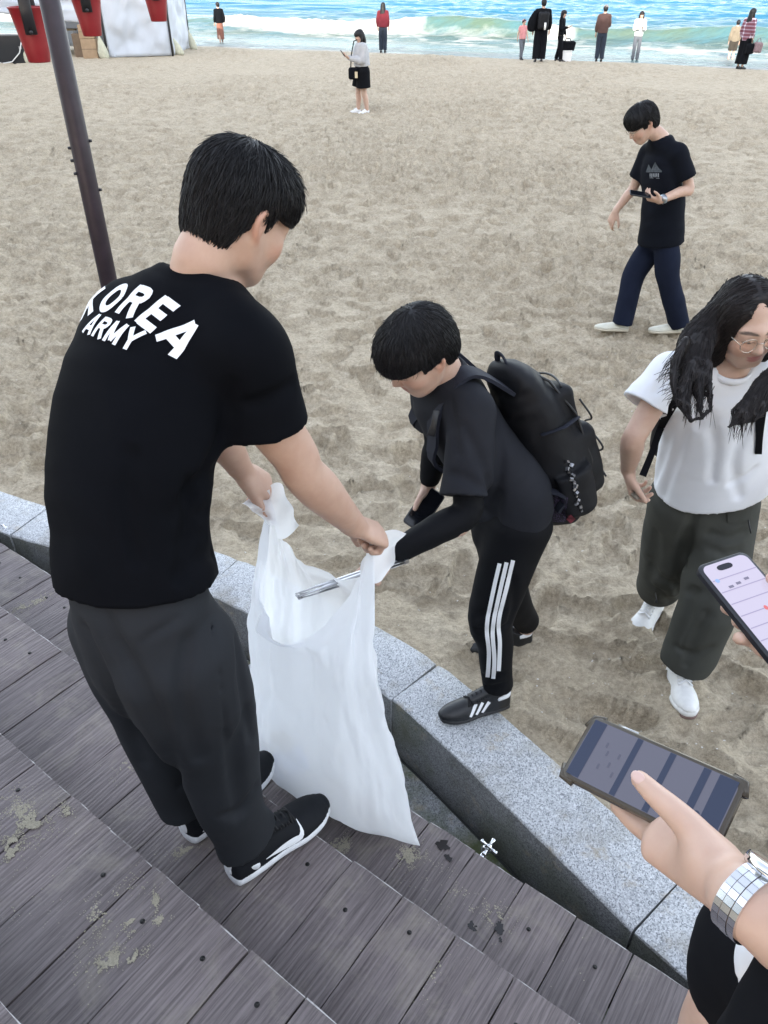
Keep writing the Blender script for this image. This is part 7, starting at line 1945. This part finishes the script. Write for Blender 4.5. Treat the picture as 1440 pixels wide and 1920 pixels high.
    H.sweep(cR, 0.05, lat=r); H.sweep(cL, 0.05, lat=r)
    H.sweep([(q(0, -0.06, 0.0), 0.080, 0.040), (nb - F * 0.075 - Z * 0.02, 0.10, 0.035), (nb - F * 0.10 - Z * 0.15, 0.09, 0.025)], 0.03, lat=Rt)
    for side_pts, rw in (([(1285, 640), (1266, 680), (1262, 720), (1272, 758)], 0.013), ([(1290, 690), (1290, 735), (1296, 788)], 0.011), ([(1312, 700), (1312, 745), (1318, 782)], 0.011), ([(1328, 680), (1331, 725), (1334, 768)], 0.010), ([(1300, 680), (1280, 725), (1284, 772)], 0.010),
                         ([(1440, 705), (1405, 755), (1368, 798)], 0.011), ([(1450, 720), (1420, 762), (1392, 792)], 0.012), ([(1458, 730), (1438, 765), (1414, 788)], 0.010), ([(1425, 715), (1398, 748), (1372, 770)], 0.009)):
        H.sweep([(P(x_, y_, 2.055 - 0.0005 * (y_ - 650)), rw * k_) for (x_, y_), k_ in zip(side_pts, np.linspace(1.0, 0.22, len(side_pts)))], 0.016)
    H.disp = vary((60, 60, 14), 9, 0.0025, (r, f, u))
    cv, cf = H.mesh(0.0055); hair = obj('hair', cv, cf, M_HAIRB, w)
    def flow(p):
        side = np.sign((p - q(0, 0, 0)) @ r)[:, None]
        zz = ((p - q(0, 0, 0)) @ u)[:, None]
        top = np.clip(zz * 14 - 0.3, 0, 1)
        dn = np.array([-0.18, -0.20, -0.95])[None, :]
        left = np.where(side > 0, 1, 0)
        return top * (r[None, :] * side * 1.0 - f[None, :] * 0.10 - u[None, :] * 0.25) + (1 - top) * (dn + np.array([-0.25, -0.05, 0])[None, :] * left * 0.5)
    strands('hair_strands', H, pick(cv, cf, 14000, 45), flow, 0.13, M_HAIRB, hair, 7, 0.0009, (-0.002, 0.003), 0.03, 46, follow=0.9)
    sel = pick(cv, cf, 110, 47, lambda c: ((c - P(1300, 690, 2.05)) ** 2).sum(1) < 0.075 ** 2)
    strands('blown_strands', H, sel, lambda p: np.tile(np.array([[-0.75, -0.05, -0.5]]), (len(p), 1)), 0.10, M_HAIRB, hair, 7, 0.0008, (0, 0.02), 0.16, 48, follow=0.3, grav=0.12)
    tips = np.concatenate([pick(cv, cf, 60, 49, lambda c: ((c - P(1318, 752, 2.01)) ** 2).sum(1) < 0.05 ** 2), pick(cv, cf, 60, 50, lambda c: ((c - P(1385, 765, 1.975)) ** 2).sum(1) < 0.05 ** 2)])
    strands('hair_tips', H, tips, lambda p: np.tile(np.array([[0.05, -0.05, -1.0]]), (len(p), 1)), 0.06, M_HAIRB, hair, 5, 0.0009, (0, 0.01), 0.10, 51, follow=0.0)
    # ---- round wire glasses
    g = MB(); e = []
    for sg in (-1, 1):
        g.tube([q(sg * 0.034 + 0.0245 * math.cos(a), 0.106 - 0.004 * abs(math.cos(a)), -0.007 + 0.0225 * math.sin(a)) for a in np.linspace(0, 2 * math.pi, 25)], 0.0011, 6, cap=False)
        g.tube([q(sg * 0.0585, 0.100, -0.002), q(sg * 0.074, 0.06, 0.004), q(sg * 0.082, 0.0, 0.004)], 0.0010, 6)
    g.tube([q(-0.010, 0.107, -0.003), q(0, 0.112, 0.001), q(0.010, 0.107, -0.003)], 0.0011, 6); g.build('glasses', M_GLASSW, w, True)
    # ---- backpack behind, its straps in front
    pc = (shR + shL) / 2 - F * 0.20 - Z * 0.20 + np.array([0.03, 0.02, 0])
    S3 = SDF(); S3.sweep([(pc - Z * 0.18, 0.13, 0.07), (pc, 0.135, 0.085), (pc + Z * 0.15, 0.10, 0.06)], 0.02, lat=Rt); v_, f_ = S3.mesh(0.011)
    bp = tag(obj('backpack', v_, f_, M_PACK), 'black backpack on the person in the white tee, straps at the front', 'backpack')
    for path, wd in (([(1285, 690), (1278, 720), (1262, 755), (1240, 800), (1222, 850), (1205, 892)], [22, 22, 20, 13, 12, 13]), ([(1438, 700), (1432, 740), (1426, 780), (1424, 820), (1422, 850)], [20, 20, 18, 12, 12])):
        n = 26; c2 = catmull([(np.array([x, y, wd_]), 1, 1) for (x, y), wd_ in zip(path, wd)], 8)[:, :3]; s_ = np.linspace(0, len(c2) - 1, n); i = np.clip(s_.astype(int), 0, len(c2) - 2); c2 = c2[i] + (c2[i + 1] - c2[i]) * (s_ - i)[:, None]
        pts = []; last = 2.12
        for x, y, ww in c2:
            h_ = bv.ray_cast(Vector((0, 0, CAM_H)), Vector(ray(x, y)).normalized(), 4)
            if h_[0] is not None: last = (h_[0] - Vector((0, 0, CAM_H))).dot(Vector((0, CP, -SP)))
            pts.append((P(x, y, last - 0.012), ww / FPX * last / 2))
        mb = MB(); n_ = len(pts)
        for i in range(n_):
            tv = unit(pts[min(i + 1, n_ - 1)][0] - pts[max(i - 1, 0)][0]); nn = unit(np.array([0, 0, CAM_H]) - pts[i][0]); sd = unit(np.cross(tv, nn)); nn = np.cross(sd, tv)
            for a_, b_ in ((-1, -1), (1, -1), (1, 1), (-1, 1)): mb.v.append(tuple(pts[i][0] + sd * pts[i][1] * a_ + nn * 0.004 * b_))
        mb.f = [(i * 4 + j, i * 4 + (j + 1) % 4, i * 4 + 4 + (j + 1) % 4, i * 4 + 4 + j) for i in range(n_ - 1) for j in range(4)] + [(3, 2, 1, 0), tuple(range(n_ * 4 - 4, n_ * 4))]
        autosmooth(mb.build('shoulder_strap', M_BLKC, bp), 60)
    # ---- litter in her fingers
    bm = bmesh.new(); bmesh.ops.create_icosphere(bm, subdivisions=3, radius=0.018)
    co = np.array([x.co for x in bm.verts]); dd = 1 + 0.6 * vnoise(co[:, 0] * 110, co[:, 1] * 110, co[:, 2] * 110, 5)
    for x, t in zip(bm.verts, dd): x.co = Vector((x.co.x * t, x.co.y * t, x.co.z * t * 0.8))
    me = bpy.data.meshes.new('litter_scrap'); bm.to_mesh(me); bm.free(); me.materials.append(simple('sandy_scrap', (0.22, 0.19, 0.15), 0.9, var=0.4, scale=90))
    o = bpy.data.objects.new('litter_scrap', me); o.location = P(1196, 926, 2.48); link(o); tag(o, 'sandy scrap of litter pinched in the fingers beside the cargo trousers', 'litter')
make_woman()
# ================================================================== HANDS AND PHONES AT THE RAIL OF THE STEPS
def screen_mat(name, a, b, bands):
    """dim glossy screen showing pale rows"""
    t = NT(name); t.set(Base_Color=a, Roughness=0.12); return t.m
M_BLKCASE = simple('black_phone_case', (0.010, 0.011, 0.016), 0.5)
M_CLEARC = simple('smoky_clear_case', (0.065, 0.055, 0.043), 0.15, 0.0, 0.27)
def lit(name, col, e):
    t = NT(name); t.set(Base_Color=tuple(np.array(col) * 0.15), Roughness=0.14); t.b.inputs['Emission Color'].default_value = (*col, 1); t.b.inputs['Emission Strength'].default_value = e; return t.m
def flat_shape(loc, pts, name, mat, par, z=0.0):
    v = [loc(x, y, z) for x, y in pts]; return obj(name, v, [tuple(range(len(v)))], mat, par, False)
def disc(cx, cy, r, n=16, ry=None): return [(cx + r * math.cos(a), cy + (ry or r) * math.sin(a)) for a in np.linspace(0, 2 * math.pi, n, endpoint=False)]
def rect(x0, y0, x1, y1): return [(x0, y0), (x1, y0), (x1, y1), (x0, y1)]
# ---- big phone in a clear case, its holder with the steel watch
def make_front():
    Z = np.array([0, 0, 1.0])
    c1, c2, c3, c4 = P(1106, 1366, 0.80), P(1066, 1443, 0.78), P(1372, 1500, 0.70), P(1340, 1565, 0.68)   # far end, far end low, near end, near end low
    la = unit((c1 + c2) / 2 - (c3 + c4) / 2); wv = unit(c1 - c2); n = unit(np.cross(la, wv)); n = n if n[2] > 0 else -n
    c = P(1218, 1462, 0.742)
    L, Wd = 0.158, 0.074
    scr = lit('dim_blue_grey_screen', (0.105, 0.108, 0.150), 0.24)
    ph, loc, (sx, la, n) = phone('mobile_phone', c, la, n, L, Wd, 0.010, (M_CLEARC, M_SCREEN_OFF), 'large phone in a smoky clear case above the granite kerb', scr)
    dk = lit('dark_blue_row', (0.022, 0.032, 0.070), 0.24); pale = lit('faint_text', (0.075, 0.08, 0.12), 0.24); teal = lit('teal_mark', (0.02, 0.07, 0.09), 0.36)
    W2 = Wd / 2 - 0.005
    for y0, y1 in ((0.060, 0.0735), (0.020, 0.026), (-0.014, -0.008), (-0.048, -0.041), (-0.0735, -0.056)): flat_shape(loc, rect(-W2, y0, W2, y1), 'screen_band', dk, ph, 0.0002)
    for (x, y) in ((-0.012, 0.048), (0.004, 0.046), (-0.006, 0.039), (0.012, 0.050), (-0.014, 0.032), (0.006, 0.034)): flat_shape(loc, rect(x - 0.0028, y - 0.0009, x + 0.0028, y + 0.0009), 'screen_text', pale, ph, 0.0003)
    s0 = 1 if (loc(0.01, 0)[2] < loc(-0.01, 0)[2]) else -1
    flat_shape(loc, disc(s0 * 0.016, -0.040, 0.006), 'screen_mark', teal, ph, 0.0004); flat_shape(loc, disc(s0 * 0.012, -0.052, 0.003), 'screen_mark', dk, ph, 0.0004)
    # corner bumpers
    for ex in (-1, 1):
        for ey in (-1, 1):
            mb = MB(); cc = sx * ex * (Wd / 2 - 0.004) + la * ey * (L / 2 - 0.004); mb.tube([cc + sx * ex * -0.010 + la * ey * 0.005, cc + sx * ex * 0.002 + la * ey * 0.002, cc + sx * ex * 0.004 - la * ey * 0.010], 0.0042, 8); mb.build('corner_bumper', M_CLEARC, ph, True)
    MB().tube([sx * -s0 * (Wd / 2 + 0.001) + la * 0.03, sx * -s0 * (Wd / 2 + 0.001) + la * 0.052], 0.002, 6).build('side_button', M_STEEL, ph, True)
    # ---- hand and forearm
    B = SDF()
    wr = P(1372, 1662, 0.62); el = P(1640, 1850, 0.56); sh = el + np.array([0.10, -0.25, 0.22])
    thumb = [P(1300, 1560, 0.655), P(1262, 1520, 0.665), P(1228, 1490, 0.675), P(1200, 1462, 0.685)]
    B.sweep([(sh, 0.05), (el, 0.042), (el + (wr - el) * 0.45, 0.038), (P(1400, 1690, 0.595), 0.0275, 0.024), (wr, 0.0255, 0.0220), (P(1326, 1628, 0.652), 0.0265, 0.021), (P(1282, 1598, 0.685), 0.0265, 0.018), (P(1240, 1570, 0.705), 0.026, 0.014)], 0.02, lat=np.cross(la, n) * 1.0)
    B.sweep([(P(1322, 1600, 0.645), 0.018), (thumb[0], 0.0145), (thumb[1], 0.0118), (thumb[2], 0.0102), (thumb[3], 0.0082)], 0.018)
    # index lies along the lower edge, others under the phone
    B.sweep([(P(1262, 1588, 0.70), 0.0125), (P(1225, 1566, 0.725), 0.0115), (P(1190, 1540, 0.745), 0.0105), (P(1160, 1512, 0.76), 0.0085)], 0.012)
    for k, (a, b) in enumerate((((1270, 1560), (1235, 1500)), ((1290, 1545), (1265, 1480)), ((1310, 1535), (1295, 1470)))):
        B.sweep([(P(a[0], a[1], 0.725), 0.0115), (P(*b, 0.765), 0.0105), (P(b[0] + 10, b[1] - 28, 0.775), 0.0085)], 0.012)
    nl = SDF(); tn_ = unit(thumb[3] - thumb[2]); vn_ = unit(np.array([0, 0, CAM_H]) - thumb[3]); vn_ = unit(vn_ - tn_ * (vn_ @ tn_)); nl.ell(thumb[3] + vn_ * 0.0066 + tn_ * 0.001, (0.0055, 0.0072, 0.0022), (np.cross(tn_, vn_), tn_, vn_)); nail = nl.mesh(0.001)
    V_, F_ = multi(B, 0.0075, [(P(1250, 1560, 0.70) - 0.10, P(1250, 1560, 0.70) + 0.10, 0.0032)])
    # the standing holder: black tee, black shorts
    base = np.array([0.62, 0.22, 0.69])
    hp = base + np.array([-0.10, 0.10, 0.0])
    Bb = SDF(); pel = np.array([0.60, 0.20, 1.52]); mid = np.array([0.70, 0.02, 1.98])
    p = obj('person', V_, F_, M_SKINW); tag(p, 'person in black shorts with steel watch, holding the large phone', 'person')
    for a_ in ('lip', 'dark', 'blush'): set_col(p.data, a_, np.zeros(len(V_)))
    obj('thumb_nail', nail[0], nail[1], simple('nail', (0.58, 0.40, 0.35), 0.3), p)
    # leg seen under the shorts: part of the same figure
    Lg = SDF(); kn = P(1335, 1930, 1.02); hpL = P(1440, 1800, 0.88)
    Lg.sweep([(hpL + np.array([0.03, 0, -0.02]), 0.05), (P(1385, 1860, 0.98), 0.044), (kn + np.array([0.01, 0, 0]), 0.050), (kn + np.array([0.03, -0.02, -0.20]), 0.050), (kn + np.array([0.03, -0.06, -0.36]), 0.036)], 0.02)
    v_, f_ = Lg.mesh(0.009); obj('bare_leg', v_, f_, M_SKINW, p)
    St = SDF(); St.sweep([(hpL + np.array([0.06, -0.03, 0.02]), 0.115), (hpL + np.array([0.02, 0.01, -0.01]), 0.090), (P(1405, 1822, 0.92), 0.070), (P(1368, 1872, 0.955), 0.052)], 0.03, flat1=True); St.disp = vary((9, 9, 9), 5, 0.004, np.eye(3))
    v_, f_ = St.mesh(0.0075); obj('shorts', v_, f_, M_BLKC, p)
    Tt = SDF(); Tt.sweep([(P(1490, 1725, 0.80), 0.034), (P(1424, 1785, 0.78), 0.024), (P(1398, 1842, 0.79), 0.012)], 0.02); Tt.disp = vary((11, 11, 11), 6, 0.004, np.eye(3)); v_, f_ = Tt.mesh(0.0075); obj('shirt_tail', v_, f_, M_WTEE, p)
    Sl = SDF(); Sl.sweep([(P(1600, 1820, 0.58), 0.055), (P(1520, 1900, 0.60), 0.050), (P(1440, 1990, 0.64), 0.045)], 0.02); Sl.sweep([(P(1640, 1850, 0.56), 0.06), (P(1640, 2100, 0.58), 0.10)], 0.03); Sl.disp = vary((12, 12, 12), 7, 0.005, np.eye(3)); v_, f_ = Sl.mesh(0.0075); obj('black_top', v_, f_, M_BLKC, p)
    # ---- steel watch
    d = unit(P(1372, 1662, 0.62) - P(1460, 1738, 0.585)); wc = P(1405, 1692, 0.598)
    ax_n = unit(np.array([0, 0, CAM_H]) - wc); a, b, _ = ortho(d)
    links = MB()
    for k in range(30):
        an = 2 * math.pi * k / 30; e1 = a * math.cos(an) + b * math.sin(an); e2 = -a * math.sin(an) + b * math.cos(an)
        for j, (off, wd) in enumerate(((-0.0072, 0.0030), (0, 0.0036), (0.0072, 0.0030))): links.box(wc + e1 * 0.0288 + d * off, (0.0030, wd, 0.0016 + 0.0004 * (j == 1)), [e2, d, e1])
    links.build('watch_band', M_CHROME, p)
    cn = unit(a * (a @ np.array([0.3, 0.5, 0.6])) + b * (b @ np.array([0.3, 0.5, 0.6]))); dn_ = unit(np.cross(cn, d))
    MB().lathe([(0.0, -0.004), (0.018, -0.004), (0.019, 0.0), (0.018, 0.004), (0.016, 0.005), (0.0, 0.0052)], wc + cn * 0.031, 28, [d, dn_, np.cross(d, dn_)]).build('watch_case', M_CHROME, p, True)
    # ---- second phone, held by someone out of sight
    t1, t2, b1 = P(1299, 1078, 0.98), P(1392, 1048, 1.0), P(1428, 1240, 0.90)
    la2 = unit(t1 - b1); n2 = unit(np.cross(la2, t2 - t1)); n2 = n2 if n2[2] > 0 else -n2
    ctr = (P(1297, 1072, 0.97) + P(1372, 1045, 0.98)) / 2 - la2 * 0.073 + np.array([0.012, 0.004, 0.0])
    scr2 = lit('pale_lilac_screen', (0.46, 0.43, 0.55), 0.27)
    ph, loc, (sx, la2, n2) = phone('mobile_phone', ctr, la2, n2, 0.152, 0.077, 0.011, (M_BLKCASE, M_SCREEN_OFF), 'black cased phone with a bright lilac map screen', scr2)
    ink = lit('black_island', (0.01, 0.01, 0.02), 0.2); line = lit('violet_map_line', (0.30, 0.27, 0.40), 0.27); red = lit('red_pin', (0.55, 0.13, 0.14), 0.27); tl = lit('teal_badge', (0.08, 0.24, 0.27), 0.27); gry = lit('grey_map_text', (0.16, 0.15, 0.22), 0.27); blu = lit('blue_pin', (0.25, 0.36, 0.62), 0.27)
    sg = 1 if loc(0.02, 0)[0] > loc(-0.02, 0)[0] else -1
    flat_shape(loc, [(x * 0.011 + math.copysign(0.0045, 1) * 0, y) for x, y in []] or [(sg * (-0.004 + 0.0115 * math.copysign(abs(math.cos(a)) ** 0.5, math.cos(a))), 0.0625 + 0.0042 * math.sin(a)) for a in np.linspace(0, 2 * math.pi, 20, endpoint=False)], 'camera_island', ink, ph, 0.0004)
    for k in range(7): y = 0.048 - 0.018 * k; flat_shape(loc, rect(-0.033, y - 0.0007, 0.033, y + 0.0007), 'map_line', line, ph, 0.0002)
    for (x, y) in ((-0.016, 0.034), (-0.004, 0.0355), (0.010, 0.038)): flat_shape(loc, rect(sg * x - 0.0035, y - 0.0018, sg * x + 0.0035, y + 0.0018), 'map_text', gry, ph, 0.0004)
    flat_shape(loc, disc(-sg * 0.027, 0.047, 0.003), 'map_pin', blu, ph, 0.0005); flat_shape(loc, disc(sg * 0.004, -0.006, 0.0025, 12, 0.0034), 'map_pin', red, ph, 0.0005); flat_shape(loc, disc(sg * 0.003, -0.022, 0.0016), 'map_pin', gry, ph, 0.0005)
    flat_shape(loc, disc(-sg * 0.008, -0.046, 0.0048), 'round_button', ink, ph, 0.0005); flat_shape(loc, [(sg * 0.012, -0.038), (sg * 0.018, -0.036), (sg * 0.026, -0.036), (sg * 0.028, -0.046), (sg * 0.020, -0.050), (sg * 0.012, -0.046)], 'teal_badge', tl, ph, 0.0005)
    B = SDF(); pc2 = ctr
    wr2 = pc2 + sx * sg * 0.075 - la2 * 0.075 - n2 * 0.045; el2 = wr2 + np.array([0.20, -0.16, -0.06]); sh2 = el2 + np.array([0.12, -0.10, 0.26])
    B.sweep([(sh2, 0.05), (el2, 0.042), (el2 + (wr2 - el2) * 0.5, 0.038), (wr2, 0.027, 0.024), (pc2 + sx * sg * 0.045 - la2 * 0.035 - n2 * 0.030, 0.036, 0.018)], 0.02)
    for k, yy in enumerate((0.020, -0.002, -0.024, -0.044)):
        B.sweep([(pc2 + sx * sg * 0.035 + la2 * (yy * 0.6 - 0.02) - n2 * 0.022, 0.0105), (pc2 - sx * sg * 0.010 + la2 * (yy - 0.006) - n2 * 0.020, 0.0098), (pc2 - sx * sg * (0.042 if k == 2 else 0.024) + la2 * yy - n2 * (0.010 if k == 2 else 0.016), 0.0082)], 0.01)
    B.sweep([(pc2 + sx * sg * 0.055 - la2 * 0.030 - n2 * 0.012, 0.014), (pc2 + sx * sg * 0.052 + la2 * 0.005 + n2 * 0.004, 0.011), (pc2 + sx * sg * 0.036 + la2 * 0.024 + n2 * 0.012, 0.0085)], 0.012)
    V_, F_ = multi(B, 0.008, [(pc2 - 0.085, pc2 + 0.085, 0.0036)])
    p2 = obj('person', V_, F_, M_SKINW); tag(p2, 'person holding the phone with the lilac map screen', 'person')
    for a_ in ('lip', 'dark', 'blush'): set_col(p2.data, a_, np.zeros(len(V_)))
    S = SDF(); S.sweep([(sh2 + np.array([0.16, -0.04, -0.55]), 0.17, 0.13), (sh2 + np.array([0.16, -0.04, -0.2]), 0.18, 0.13), (sh2 + np.array([0.14, -0.03, 0.02]), 0.14, 0.09)], 0.03); S.sweep([(sh2, 0.07), (sh2 + (el2 - sh2) * 0.6, 0.075)], 0.03, flat1=True); v_, f_ = S.mesh(0.012); obj('tee_shirt', v_, f_, M_BLKC, p2)
    S = SDF(); b0 = sh2 + np.array([0.16, -0.04, -0.6])
    for sgx in (-0.09, 0.09): S.sweep([(b0 + np.array([sgx, 0, 0.08]), 0.10), (b0 + np.array([sgx, 0.02, -0.35]), 0.08), (np.array([b0[0] + sgx, b0[1], 0.90]), 0.065)], 0.02)
    v_, f_ = S.mesh(0.014); obj('trousers', v_, f_, M_CHAR, p2)
make_front()
